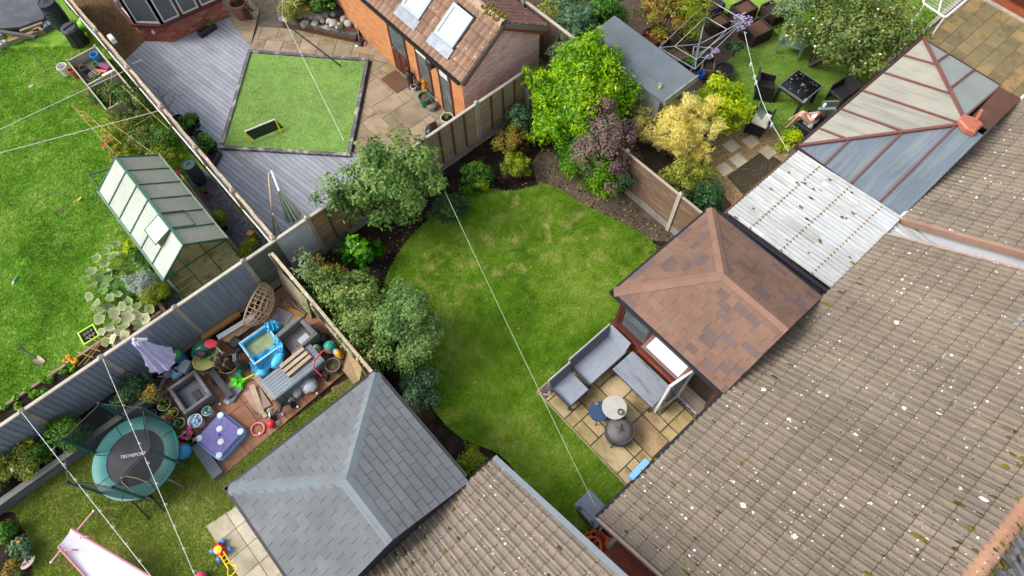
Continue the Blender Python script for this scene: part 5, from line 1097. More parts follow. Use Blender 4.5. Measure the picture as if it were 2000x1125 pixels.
for i,(a,b) in enumerate([(276,519),(309,563),(147,706),(206,546)]):
    p = px3(a,b,.15); t = thing('pumpkin',['bright yellow pumpkin beside the greenhouse corner','orange pumpkin under dark leaves by the greenhouse base','orange pumpkin on the soil strip behind the blue fence','faded yellow pumpkin between mottled leaves'][i],'pumpkin',(p[0],p[1],.0))
    s = [.1,.12,.1,.09][i]; PMt = mat('pumpkin_skin_%d' % (i % 2),[lin(238,178,40,.85),lin(226,160,36,.85)] if i % 2 == 0 else [lin(222,140,40,.85),lin(206,124,36,.85)],6,rough=.45)
    MB().lathe([(.001,.02),(s*.6,0),(s*.95,s*.4),(s,s*.8),(s*.8,s*1.3),(s*.3,s*1.45),(.001,s*1.38)],(p[0],p[1],.1),22,wob=lambda a,z: 1+.05*math.cos(a*9)).ob('fruit',PMt,t,True); MB().tube([(p[0],p[1],.1+s*1.35),(p[0]+.015,p[1],.1+s*1.75)],.014,5).ob('stalk',plain('stalk_mat',lin(176,178,96,.8)),t)
TIMB = mat('weathered_timber',[lin(164,144,112,.74),lin(140,122,96,.74),lin(180,162,130,.74)],4,stretch=(.6,3,3),bump=.4,grain=.2)
rb = thing('raised_bed','low timber edged vegetable bed along the back of the blue fence','raised bed',(-4,11.7,0))
MB().bx(-8,12.26,0,-2.0,12.34,.2).ob('edge_board',TIMB,rb); MB().bx(-2.08,11.0,0,-1.99,12.25,.2).ob('edge_board',TIMB,rb); MB().bx(-2.9,11.95,.0,-2.1,12.03,.22).ob('edge_board',TIMB,rb)
MB().bx(-8,10.8,0,-2.09,12.25,.12).ob('soil',SOIL,rb)
for i,(a,b) in enumerate([(10,795),(35,775),(58,762),(84,742),(102,742),(124,728),(68,770),(88,765),(38,795),(142,720)]):
    p = px3(a,b,.14); t = bush('lettuce','small bright green lettuce in the soil strip behind the blue fence','lettuce',(p[0],p[1],.11),(p[0],p[1],.17),(.09,.09,.06),7,14,.06,.09,lf_limesmall,70+i,group='lettuces in the soil strip',stems=2,limbr=.01,aspect=.7,fname='leaves')
bush('marigold','orange marigold beside the pumpkin on the soil strip','flowers',px3(134,706,.12),px3(134,704,.2),(.1,.1,.08),8,20,.06,.05,lf_mid,83,flowers=(fl_or,14,.06,'bloom'),stems=2,limbr=.01)
# grey garden beds
bush('bed_shrub','green and olive shrub filling the grey raised bed at the left edge','shrub',px3(45,910,.4),px3(42,905,.62),(.6,.42,.38),55,75,.18,.07,lf_mixed,90,low=-.4)
bush('bed_shrub','dark green shrub in the raised bed beside the white pots','shrub',px3(72,880,.4),px3(70,888,.62),(.4,.3,.35),36,75,.17,.07,lf_mid,91,low=-.4)
bush('bed_shrub','leafy shrub behind the trampoline net','shrub',px3(135,840,.4),px3(130,845,.7),(.35,.55,.42),44,70,.18,.07,lf_mid,92,low=-.4)
bush('bed_shrub','dark spreading conifer against the blue fence beside the parasol','shrub',px3(262,765,.35),px3(258,765,.6),(.52,.3,.35),50,70,.17,.07,lf_dark,93,low=-.4,aspect=.3)
bush('bed_shrub','twiggy shrub with yellowing leaves beside the grey planter','shrub',px3(300,780,.2),px3(302,775,.6),(.24,.22,.3),24,30,.14,.06,lf_autumn,94,low=-.4,stems=9,limbr=.012)
bush('border_plant','green plant at the left edge beside the sleepers','plant',px3(8,1045,.1),px3(8,1040,.3),(.22,.25,.22),22,40,.14,.1,lf_mid,95,low=-.4)
bush('border_plant','blue-green plant with one orange flower at the bottom left lawn edge','plant',px3(42,1075,.1),px3(42,1075,.25),(.22,.22,.18),22,40,.13,.09,lf_bluegreen,96,low=-.4,flowers=(fl_or,3,.07,'bloom'))
bush('border_plant','dry brownish plant in the bottom left corner','plant',px3(25,1110,.1),px3(25,1110,.2),(.25,.22,.15),18,30,.12,.07,lf_autumn,97,low=-.4)
# behind
bush('grass_clump','fountain of narrow striped leaves in the rockery','grass',px3(575,30,.3),px3(572,12,.75),(.45,.42,.35),40,34,.2,.34,lf_grassy,98,aspect=.08,low=-.6,stems=8)
bush('rockery_shrub','rounded bright green shrub behind the rockery stones','shrub',px3(625,15,.3),px3(625,-5,.7),(.6,.55,.45),60,55,.22,.13,lf_mid,99,aspect=.7,low=-.6)
bush('rockery_shrub','small grey-green tuft among the white stones','plant',px3(662,60,.35),px3(662,55,.42),(.14,.14,.1),10,30,.08,.05,lf_bluegreen,100,stems=3,limbr=.01)
bush('gravel_shrub','rounded shrub in a grey pot on the slate strip','shrub',px3(432,445,.05),px3(430,425,.38),(.19,.19,.22),26,60,.11,.05,lf_cush,101,low=-.5,stems=4)
bush('gravel_shrub','yellow-green shrub at the end of the slate strip by the fence corner','shrub',px3(490,500,.05),px3(488,485,.32),(.26,.24,.24),30,60,.13,.05,lf_cush,102,low=-.5,stems=4)
bush('creeper','lime climbing sprig at the lower edge of the polycarbonate roof','plant',px3(1545,275,.0),px3(1545,272,.5),(.22,.3,.4),24,30,.16,.1,lf_yg,103,low=-.7)
# ================================================================ THINGS: left garden and deck garden
GREENF = plain('green_frame_mat',lin(34,96,78,.78),.4)
DGREEN = plain('dark_green_plastic',lin(44,76,76,.7),.45)
BLACKP = plain('black_plastic',lin(44,46,50,.7),.45)
TERRA = plain('terracotta_mat',lin(190,108,76,.78),.75)
def T3(p): return (p.x,p.y,p.z)
# greenhouse
gx0,gx1,gxr,gy0,gy1,ge,gr = -1.46,.34,-.555,11.92,15.6,1.3,2.0
gh = thing('greenhouse','small greenhouse with green frame and cloudy polycarbonate sheets, roof light open','greenhouse',(-.56,13.7,0))
PCL = mat('greenhouse_sheet_lit',[lin(206,216,206,.82),lin(218,226,216,.84)],2,var=.03,bump=.05,rough=.3,stretch=(1,8,8),dirt=lin(176,188,166,.8),dscale=.8,damt=.5,spec=.5)  # left slope sheet: its sunlit brightness is put into the colour
PCR = mat('greenhouse_sheet_shaded',[lin(176,178,164,.76),lin(186,190,178,.76),lin(162,164,150,.74)],1.5,var=.06,bump=.05,rough=.3,stretch=(.5,9,9),dirt=lin(142,144,120,.72),dscale=1.2,damt=.5,spec=.5)  # darker copy for right slope and sides, shade put into the colour
n = 6; dy = (gy1-gy0)/n
for m in (PCL,PCR):   # cloudy sheets let light through
    nt = m.node_tree; bs = nt.nodes['Principled BSDF']; tr = nt.nodes.new('ShaderNodeBsdfTranslucent'); mx = nt.nodes.new('ShaderNodeMixShader'); mx.inputs[0].default_value = .42; tr.inputs[0].default_value = lin(224,226,214,.95)
    nt.links.new(bs.outputs[0],mx.inputs[1]); nt.links.new(tr.outputs[0],mx.inputs[2]); nt.links.new(mx.outputs[0],nt.nodes['Material Output'].inputs[0])
for i in range(n):
    a,b = gy0+i*dy+.015,gy0+(i+1)*dy-.015
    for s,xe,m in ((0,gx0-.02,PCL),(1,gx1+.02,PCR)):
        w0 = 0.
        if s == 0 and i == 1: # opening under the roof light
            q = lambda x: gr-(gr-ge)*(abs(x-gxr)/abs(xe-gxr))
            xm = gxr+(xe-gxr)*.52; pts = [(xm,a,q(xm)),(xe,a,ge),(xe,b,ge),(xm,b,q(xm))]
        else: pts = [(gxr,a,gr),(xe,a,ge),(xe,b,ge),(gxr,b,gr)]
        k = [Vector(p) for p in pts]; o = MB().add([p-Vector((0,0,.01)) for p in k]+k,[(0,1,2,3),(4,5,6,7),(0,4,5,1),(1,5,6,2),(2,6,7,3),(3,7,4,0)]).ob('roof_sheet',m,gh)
for i in range(n+1):
    y = gy0+i*dy
    for xe in (gx0-.02,gx1+.02): MB().beam((gxr,y,gr+.012),(xe,y,ge+.012),.026,.03).ob('glazing_bar',GREENF,gh)
MB().beam((gxr,gy0-.02,gr+.02),(gxr,gy1+.02,gr+.02),.07,.05).ob('ridge_bar',GREENF,gh)
for xe in (gx0-.03,gx1+.03): MB().beam((xe,gy0-.02,ge),(xe,gy1+.02,ge),.05,.06).ob('eaves_bar',mat('pale_green_bar',lin(120,150,132,.75)),gh)
yv = gy0+dy; T = Matrix.Translation((gxr-.02,yv+dy/2,gr+.02)) @ Matrix.Rotation(rad(-22),4,'Y')
m = MB(T); 
for q in ((-.56,-.3,0,0,-.275,.03),(-.56,.275,0,0,.3,.03),(-.56,-.275,0,-.53,.275,.03),(-.03,-.275,0,0,.275,.03)): m.bx(*q)
rl = m.ob('roof_light',GREENF,gh); MB(T).bx(-.53,-.275,.01,-.03,.275,.02).ob('sheet',mat('vent_sheet',lin(220,228,222,.85),rough=.25),rl)
T2 = Matrix.Translation((gxr+.03,gy0+1.5*dy,gr+.03)) @ Matrix.Rotation(rad(37.6),4,'Y'); m = MB(T2)
for q in ((0,-.3,0,.62,-.285,.02),(0,.285,0,.62,.3,.02),(.6,-.285,0,.62,.285,.02)): m.bx(*q)
m.ob('roof_light',GREENF,gh)
CLEAR = NB('clear_sheet'); CLEAR.done(lin(150,150,110,.7),.2,spec=.4); CLEAR.b.inputs['Alpha'].default_value = .12; CLEAR = CLEAR.m
for y,nm in ((gy0,'gable'),(gy1,'gable')):
    m = MB()
    for x in (gx0,gx0+.6,gx0+1.2,gx1): m.beam((x,y,.05),(x+.001,y,min(gr,ge+(gr-ge)*(1-abs(x-gxr)/.9))),.03,.03)
    for z in (.06,1.28): m.beam((gx0,y,z),(gx1,y,z),.03,.04)
    m.beam((gx0,y,ge),(gxr,y,gr),.03,.04); m.beam((gx1,y,ge),(gxr,y,gr),.03,.04)
    g_ = m.ob('gable_frame',GREENF,gh); MB().add([(gx0,y+.02,.08),(gx1,y+.02,.08),(gx1,y+.02,ge),(gxr,y+.02,gr),(gx0,y+.02,ge)],[(0,1,2,3,4)]).ob('pane',CLEAR,g_)
    for k in range(3): MB().beam((gx0,y-.015,.3+k*.3),(gx1,y-.015,.3+k*.3),.007,.008).ob('pale_rail',PALE,g_)
for x in (gx0,gx1):
    m = MB()
    for i in range(n+1): m.beam((x,gy0+i*dy,.05),(x+.001,gy0+i*dy,ge),.025,.025)
    g_ = m.ob('side_frame',GREENF,gh); MB().bx(x-.005,gy0,.08,x+.005,gy1,ge-.02).ob('pane',PCR,g_)
MB().bx(gx0-.07,gy0-.08,0,gx0-.0,gy1+.05,.08).ob('base',TIMB,gh); MB().bx(gx1,gy0-.08,0,gx1+.07,gy1+.05,.08).ob('base',TIMB,gh)
a,b,c = G(172,342,1.25),G(212,330,1.25),G(194,368,1.2)
MB().bx(gx0+.02,gy0+.02,-.0,gx1-.02,gy1-.02,.02).ob('floor',mat('greenhouse_floor',[lin(186,172,118,.85),lin(202,190,138,.85),lin(150,124,88,.8)],3),gh)
m = MB(); m.beam(T3(a),T3(b),.03,.04); m.beam(T3(a),T3(c),.04,.05); m.beam((a.x,a.y,a.z),(a.x,a.y+.001,.1),.03,.03); m.beam((a.x,a.y,.1),(gx0+.2,gy1+.03,.1),.03,.03); m.ob('door_rail',GREENF,gh)
def barrel(name,label,x,y,r,h,m,seedh=0):
    t = thing(name,label,'barrel',(x,y,0)); pr = [(r*.86,0),(r*.93,h*.1)]
    for k in range(1,7): z = h*(.1+.8*k/7); pr += [(r*(.95+.05*math.sin(k/7*3.14)),z-.02),(r*(1.0+.05*math.sin(k/7*3.14)),z),(r*(.95+.05*math.sin(k/7*3.14)),z+.02)]
    pr += [(r*.92,h*.96),(r*.9,h)]
    MB().lathe(pr,(x,y,0),24).ob('body',m,t,True); lid = MB().lathe([(r*.95,h-.01),(r*.95,h+.03),(r*.86,h+.035),(r*.82,h+.02),(.001,h+.025)],(x,y,0),24).ob('lid',m,t,True)
    mb = MB()
    mb.tube([(x-r*.3,y,h+.03),(x-r*.15,y+.04,h+.06),(x+r*.15,y+.04,h+.06),(x+r*.3,y,h+.03)],.014,6).ob('handle',BLACKP,lid,True); return t
p = G(369,322,.82); barrel('water_butt','dark green ribbed water butt beside the greenhouse',p.x,p.y,.2,.82,DGREEN)
p = G(90,5,1.0); barrel('water_butt','tall black ribbed water butt by the felt platform',p.x,p.y,.29,1.0,plain('black_butt',lin(36,46,58,.65),.35))
t = thing('cinder_blocks','grey concrete blocks under the tall black water butt','blocks',T3(G(100,58,0)))
for k in range(3): MB(TR(G(96,55).x+k*.24-.1,G(96,55).y-.0,0,.1)).cb(-.11,-.16,0,.11,.16,.2).ob('block',mat('block_mat',lin(120,126,134,.7)),t)
def pot(name,label,x,y,r,h,m,soil=True,cat='pot',z=0.,fill=None,sq=False):
    t = thing(name,label,cat,(x,y,z)); pr = [(.001,0),(r*.72,0),(r*.93,h*.84),(r*1.02,h*.85),(r*1.02,h),(r*.9,h),(r*.86,h*.8),(r*.7,h*.12),(.001,h*.1)]
    o = MB().lathe(pr,(x,y,z),22).ob('body',m,t,True)
    if soil: MB().lathe([(r*.86,h*.80),(.001,h*.84)],(x,y,z),16).ob('soil',fill or SOIL,t)
    return t
def leafy(t,x,y,z,r,n,m,seed,ls=.07,rz=.8,asp=.5,flowers=None):
    rng_ = np.random.default_rng(seed); P,Nn,T = crown(rng_,(x,y,z),(r,r,r*rz),max(6,n//22),22,r*.45,low=-.3); leaves('foliage',P,Nn,ls,m,T,t,rng_,asp)
    if flowers:
        fm,k,fs = flowers; i = rng_.choice(len(P),k); V = []
        for p in P[i]+np.array([0,0,.04]):
            a = rng_.uniform(0,6.28); u = np.array([math.cos(a),math.sin(a),.2])*fs/2; v = np.array([-math.sin(a),math.cos(a),-.1])*fs/2; V.append([p-u,p-v,p+u,p+v])
        npmesh('bloom',np.array(V),4,fm,t,kind='stuff')
p = G(120,130,.34); t = pot('bucket','white plastic bucket standing empty on the lawn',p.x,p.y,.16,.36,plain('white_bucket',lin(224,220,222,.85)),False,'bucket'); MB().tube([(p.x-.16,p.y,.35),(p.x-.08,p.y-.14,.28),(p.x+.08,p.y-.14,.28),(p.x+.16,p.y,.35)],.006,5).ob('handle',PALE,t)
p = G(138,136,.33); pot('plant_pot','empty brown plastic pot between a white bucket and an orange bucket',p.x,p.y,.12,.34,TERRA,False)
p = G(158,131,.2); t = thing('bucket','orange bucket tipped upside down on the grass','bucket',(p.x,p.y,0)); OR = plain('orange_plastic',lin(240,150,36,.85),.4); MB().lathe([(.16,0),(.15,.02),(.125,.32),(.11,.34),(.001,.345)],(p.x,p.y,0),20).ob('body',OR,t,True); MB().lathe([(.168,.0),(.172,.015),(.16,.03)],(p.x,p.y,0),20).ob('rim',OR,t)
# black compost bin
p = G(136,56,.62); t = thing('compost_bin','black square compost bin with a sliding lid beside the planting frame','compost bin',(p.x,p.y,0))
MB(TR(p.x,p.y,0,.2)).lathe([(.31,0),(.26,.55),(.27,.58),(.25,.6)],(0,0,0),8).ob('body',BLACKP,t); lid = MB(TR(p.x,p.y,.6,.2)).lathe([(.29,0),(.29,.05),(.24,.1),(.001,.11)],(0,0,0),8).ob('lid',plain('dark_lid',lin(62,64,70,.7)),t); MB(TR(p.x,p.y,.71,.2)).cb(-.2,-.03,-.005,.2,.03,.03).ob('handle',BLACKP,lid)
p = G(156,44,.45); t = thing('garden_tub','lime green flexible tub lying behind the compost bin','tub',(p.x,p.y,0)); LG = plain('lime_plastic',lin(126,206,50,.85),.4)
T = TR(p.x,p.y,.3) @ Matrix.Rotation(rad(60),4,'Y') @ Matrix.Rotation(rad(20),4,'X'); MB(T).lathe([(.001,-.2),(.16,-.2),(.23,.2),(.245,.2),(.24,.22),(.22,.2),(.15,-.17),(.001,-.18)],(0,0,0),20).ob('body',LG,t,True); MB(T).tube([(.2,-.06,.2),(.26,-.04,.28),(.26,.04,.28),(.2,.06,.2)],.016,6).ob('handle',LG,t,True)
# stack of old timbers
t = thing('timber_stack','untidy stack of old sleepers and bricks below the felt platform','timber pile',T3(G(60,70)))
for a,b,z,w_,h,m in (((0,62),(70,73),.28,.1,.1,mat('dark_timber',lin(96,90,88,.7))),((18,82),(78,60),.14,.12,.12,TIMB),((20,78),(80,52),.05,.14,.1,TIMB),((40,62),(84,46),.2,.1,.1,TIMB),((68,62),(88,58),.1,.22,.2,TIMB)):
    MB().beam(T3(G(*a,z)),T3(G(*b,z)),w_,h).ob('timber',m,t)
for a,s in (((4,92),.26),((2,75),.2),((12,88),.18)): MB(TR(G(*a).x,G(*a).y,0,.3)).cb(-s/2,-s/2,0,s/2,s/2,.16,.02).ob('stone_block',CONC,t)
# planting frame full of clutter
fA,fB,fC,fD = G(135,79,.62),G(177,57,.62),G(262,147,.62),G(187,148,.62)
pf = thing('planting_table','white framed cold frame box crammed with seed trays and plant labels','cold frame',(.6,20.4,0))
x0,x1,y0,y1 = .02,.98,19.0,21.75
for x in (x0,x1): MB().bx(x-.02,y0,.1,x+.02,y1,.62).ob('side_panel',PALE,pf)
for y in (y0,20.35,y1): MB().bx(x0+.02,y-.02,.1,x1-.02,y+.02,.62).ob('cross_panel',PALE,pf)
MB().bx(x0+.02,20.37,.3,x1-.02,y1-.02,.32).ob('shelf',mat('frame_floor',lin(110,104,96,.7)),pf); MB().bx(x0+.02,y0+.02,.1,x1-.02,20.33,.12).ob('shelf',mat('frame_floor',lin(110,104,96,.7)),pf)
for x,y in ((x0,y0),(x1,y0),(x0,y1),(x1,y1)): MB().bx(x-.03,y-.03,0,x+.03,y+.03,.66).ob('post',PALE,pf)
rg = random.Random(77)
def clutter(nm,lb,x,y,z,d,m,rz=0.,kind='box'):
    if kind == 'tray':
        t = thing(nm,lb,'seed tray',(x,y,z)); MB(TR(x,y,z,rz)).bx(-d[0]/2,-d[1]/2,0,d[0]/2,d[1]/2,.012).ob('base',m,t); T = TR(x,y,z,rz)
        for i in range(4): MB(T).bx(-d[0]/2+i*d[0]/3-.006,-d[1]/2,.012,-d[0]/2+i*d[0]/3+.006,d[1]/2,.05).ob('divider',PALE,t)
        for i in range(4): MB(T).bx(-d[0]/2,-d[1]/2+i*d[1]/3-.006,.012,d[0]/2,-d[1]/2+i*d[1]/3+.006,.052).ob('divider',PALE,t)
    elif kind == 'pot': pot(nm,lb,x,y,d[0]/2,d[2],m,rg.random() < .5,'pot',z)
    elif kind == 'bag':
        o = MB(TR(x,y,z+d[2]/2,rz)).sph((0,0,0),.5,14,8,(d[0],d[1],d[2]),wob=.1,rng=rg); tag(o.ob(nm,m,None,True),lb,'bag')
clutter('seed_tray','black seed tray with a white cell grid in the cold frame',.42,20.85,.42,(.24,.3,.05),BLACKP,.3,'tray')
clutter('plant_pot','bright blue pot in the far corner of the cold frame',.78,21.5,.34,(.26,.26,.25),plain('sky_blue_plastic',lin(60,150,220,.85)),0,'pot')
clutter('plant_pot','dark pot tipped among the trays in the cold frame',.28,21.25,.34,(.26,.26,.2),plain('slate_pot',lin(78,84,98,.7)),0,'pot')
clutter('plant_pot','terracotta pot by the near rail of the cold frame',.5,20.5,.34,(.16,.16,.14),TERRA,0,'pot')
clutter('plant_pot','small terracotta pot beside the white label box',.3,20.55,.34,(.13,.13,.12),TERRA,0,'pot')
clutter('plant_pot','green pot beside the blue pot in the cold frame',.62,21.2,.34,(.17,.17,.16),plain('leaf_green_plastic',lin(80,160,70,.8)),0,'pot')
o = MB(TR(.76,20.5,.34,-.1)).cb(-.2,-.1,0,.2,.1,.16,.01); tag(o.ob('storage_box',PVC),'white box at the near end of the cold frame','box')
o = MB(TR(.8,20.95,.34,.4)).cb(-.07,-.2,0,.07,.2,.14,.01); tag(o.ob('seed_packet_box',plain('magenta_box',lin(130,60,110,.8))),'dark purple box leaning in the cold frame','box')
o = MB(TR(.62,20.92,.36,.7)).cb(-.05,-.22,0,.05,.22,.06,.01); tag(o.ob('hand_fork',plain('orange_tool',lin(226,110,60,.85))),'orange handled hand tool lying on pots in the cold frame','garden tool')
clutter('compost_bag','white and red compost bag in the open end of the cold frame',.68,19.35,.12,(.5,.6,.32),mat('compost_bag_mat',[lin(224,216,210,.85),lin(224,216,210,.85),lin(176,80,84,.8)],3,rough=.4),.4,'bag')
clutter('compost_bag','brown crumpled sack against the white rail of the cold frame',.82,19.75,.12,(.26,.5,.3),mat('brown_sack',[lin(150,104,90,.75),lin(120,84,80,.75)],4),.3,'bag')
for i in range(7): o = MB().cb(.08+rg.uniform(0,.5),19.2+i*.15,.13,.22+rg.uniform(0,.5),19.28+i*.15,.2+rg.uniform(0,.06)); tag(o.ob('pot_stack',mat('jar_mat',[lin(170,164,150,.75),lin(120,140,134,.75)],3,objcols=True)),'row of stacked grey and clear trays in the open end of the cold frame','trays','trays in the cold frame')
mb = MB()
for k in range(3): mb.tube([(.25+k*.02,18.95,.7),(.95,20.1+k*.05,.72)],.012,6)
o = MB().tube([(.15,18.95,.68),(.93,20.35,.7)],.012,6).ob('bamboo_cane',CANE); tag(o,'bamboo cane lying across the cold frame','garden cane')
# poles, lines
STEEL = plain('steel_mat',lin(176,180,184,.8),.35,metal=.6); ROPE = plain('white_rope',lin(214,216,210,.85),.7)
o = MB().tube([G(50,82,1.5),G(92,141,.0)],[.018,.015],8); t = o.ob('line_post',STEEL,None,True); tag(t,'thin grey metal line post leaning over the lawn near the felt platform','post')
o = MB().tube([G(-12,368,1.4),G(20,400,.0)],[.018,.015],8); tag(o.ob('line_post',STEEL,None,True),'grey metal line post cut by the left edge','post')
def line(label,pts,r=.011,m=None,cat='washing line',sag=.0,name='washing_line'):
    P = [Vector(T3(G(*p))) for p in pts]; Q = []
    for a,b in zip(P,P[1:]):
        k = 10; Q += [a.lerp(b,i/k)-Vector((0,0,sag*4*(i/k)*(1-i/k))) for i in range(k)]
    Q.append(P[-1]); o = MB().tube(Q,r,6).ob(name,m or ROPE,None,True); tag(o,label,cat); return o
line('upper white washing line stretched across the left lawn',[(-20,262,1.9),(247,137,1.78)],.008)
line('lower white washing line stretched across the left lawn',[(-20,304,1.9),(312,216,1.78)],.008)
line('thin cord over the artificial lawn, from the house to the fruit tree',[(552,-8,2.2),(551,30,2.2),(672,275,2.0)],.006)
line('long washing line crossing the main lawn to the grey wheelie bin',[(868,372,1.9),(1163,990,1.85)],.006,plain('green_cord',lin(176,190,150,.8),.7),sag=.12)
p,q = G(552,42,2.0),G(666,129,.1); MB_ = MB().tube([p,q],[.022,.026],10); tag(MB_.ob('pole',plain('dark_pole',lin(92,90,88,.7),.4),None,True),'long dark pole slanting from the rockery to the artificial lawn','pole')
# lawn bits
p = G(45,682,.02); q = G(78,703,.05); t = thing('spade','garden spade with a black handle lying on the left lawn','spade',T3(p)); MB().tube([T3(G(36,679,.03)),T3(G(70,700,.05))],.017,8).ob('shaft',BLACKP,t,True); MB().beam(T3(G(32,683,.04)),T3(G(41,677,.04)),.035,.03).ob('grip',BLACKP,t)
T = TR(G(76,704).x,G(76,704).y,.04,math.atan2((q-p).y,(q-p).x)); MB(T).grid(lambda a,b: ((a-.3)*.3,(b-.5)*.2*(1-.25*a*a),.02*(2*b-1)**2),4,5).ob('blade',mat('steel_blade',[lin(150,138,126,.75),lin(110,96,84,.7)],6,metal=.4,rough=.5),t,True)
p = G(29,546,.03); t = thing('sprinkler','green and white hose sprinkler lying on the left lawn','sprinkler',T3(p)); MB().tube([T3(G(34,540,.04)),T3(G(27,549,.04))],.035,8).ob('body',plain('green_hose_part',lin(50,170,110,.8)),t,True); MB().tube([T3(G(27,549,.03)),T3(G(25,556,.03))],.025,8).ob('nozzle',PVC,t,True); MB().tube([T3(G(24,544,.03)),T3(G(32,547,.03))],.012,6).ob('spike',DGREEN,t)
p = G(157,390,.02); o = MB(TR(p.x,p.y,.02,.3)).box((0,0,.03),(.13,.05,.05)); tag(o.ob('toy_block',plain('yellow_plastic',lin(240,200,70,.85))),'small yellow and orange toy on the left lawn','toy')
p = G(117,413); o = MB().lathe([(.12,.0),(.09,.02),(.001,.012)],(p.x,p.y,0),14,1.3,.8,lambda a,z: 1+.2*math.sin(3*a)); tag(o.ob('bare_patch',DIRT),'small bare earth patch in the middle of the left lawn','bare patch')
p = G(62,169); o = MB().lathe([(.09,0),(.08,.035),(.001,.045)],(p.x,p.y,0),12,1.2,.9,lambda a,z: 1+.12*math.sin(3*a+1)); tag(o.ob('stone',CONC),'flat pale stone in the left lawn','stone')
o = MB().tube([T3(G(*q_,.012)) for q_ in ((58,412),(75,388),(110,375),(140,388),(170,390),(196,386))],.012,6); tag(o.ob('hose',DGREEN,None,True),'thin dark hose trailing across the left lawn to the greenhouse','hose')
p = G(344,338,.15); t = thing('watering_can','pink watering can tucked behind the water butt','watering can',(p.x,p.y,0)); PK = plain('pink_plastic',lin(222,90,122,.85),.4); MB().lathe([(.11,0),(.12,.1),(.09,.2),(.06,.22)],(p.x,p.y,0),16).ob('body',PK,t,True); MB().tube([(p.x-.1,p.y,.06),(p.x-.24,p.y+.05,.22)],[.025,.018],8).ob('spout',PK,t,True); MB().tube([(p.x+.1,p.y,.05),(p.x+.18,p.y,.14),(p.x+.07,p.y,.21)],.013,6).ob('handle',PK,t,True)
p = G(400,375,.22); t = pot('potted_plant','terracotta pot with a small plant below the water butt',p.x,p.y,.1,.2,TERRA); leafy(t,p.x,p.y,.32,.1,60,lf_mid,201,.07)
p = G(437,448,.2); pot('plant_pot','grey-green pot holding the round shrub on the slate strip',p.x,p.y,.15,.2,plain('grey_green_pot',lin(110,124,112,.7)))
p = G(493,462,.1); o = MB(TR(p.x,p.y,0,.4)).cb(-.09,-.09,0,.09,.09,.3,.01); tag(o.ob('timber_block',mat('tan_block',lin(176,124,76,.75))),'short tan timber post end beside the fence corner','timber')
o = MB().beam(T3(G(352,340,.08)),T3(G(470,497,.08)),.06,.16); tag(o.ob('edging_board',mat('tan_edge',[lin(176,150,100,.75),lin(150,126,80,.75)],5)),'long tan edging board between the greenhouse and the slate strip','edging')
p = G(174,654,.16); t = thing('planter','lime green square planter with seedlings on the left lawn','planter',(p.x,p.y,0)); m = MB(TR(p.x,p.y,0,-.05)); s = .22
for q_ in ((-s,-s,0,-s+.035,s,.2),(s-.035,-s,0,s,s,.2),(-s+.035,-s,0,s-.035,-s+.035,.2),(-s+.035,s-.035,0,s-.035,s,.2)): m.bx(*q_)
m.ob('body',plain('lime_rim',lin(170,226,70,.85)),t); MB(TR(p.x,p.y,0,-.05)).bx(-s+.035,-s+.035,.0,s-.035,s-.035,.14).ob('soil',SOIL,t)
for k in range(6): MB().lathe([(.001,.14),(.06,.15),(.055,.2),(.001,.19)],(p.x-.09+.09*(k % 3),p.y-.07+.13*(k//3),0),10).ob('seedling_cup',BLACKP,t)
for i,(a,b) in enumerate([((150,687),(182,698)),((160,674),(196,686)),((172,660),(208,672)),((165,712),(205,660)),((152,715),(195,668)),((180,655),(212,668))]): o = MB().tube([T3(G(*a,.45)),T3(G(*b,.5))],.009,5); tag(o.ob('bamboo_cane',CANE),['lowest cane of the small lattice behind the blue fence','second cane of the small lattice','third cane of the small lattice','long crossing cane of the small lattice, fence side','long crossing cane of the small lattice, lawn side','topmost cane of the small lattice by the lime planter'][i],'garden cane')
# ------------------------------------------------ deck garden
p = G(515,252,.0); t = thing('goal','mini football goal with yellow posts and black net on the artificial lawn','toy goal',(p.x,p.y,.085)); YEL = plain('yellow_post',lin(236,206,40,.88),.4)
a1,a2,b1,b2 = G(478,257,.5),G(537,233,.5),G(491,280,.1),G(549,258,.1)
MB().tube([a1,b1],.026,8).ob('post',YEL,t,True); MB().tube([a2,b2],.026,8).ob('post',YEL,t,True); MB().tube([a1,a2],.024,8).ob('crossbar',PVC,t,True)
NET = NB('net_mat'); _v = NET.coords(); NET.done(lin(30,32,36,.6),.8); NET.b.inputs['Alpha'].default_value = .95; NET = NET.m
MB().add([a1-Vector((0,0,.02)),a2-Vector((0,0,.02)),a2+Vector((.1,-.12,-.34)),a1+Vector((.1,-.12,-.34))],[(0,1,2,3)]).ob('net',NET,t); mb = MB()
for k in range(9): mb.tube([a1.lerp(a2,k/8)+Vector((0,-.01,-.01)),a1.lerp(a2,k/8)+Vector((.1,-.13,-.34))],.005,4)
for k in range(4): mb.tube([a1+Vector((.033*k,-.04*k-.012,-.11*k)),a2+Vector((.033*k,-.04*k-.012,-.11*k))],.005,4)
mb.ob('net_cord',BLACKP,t,kind='stuff')
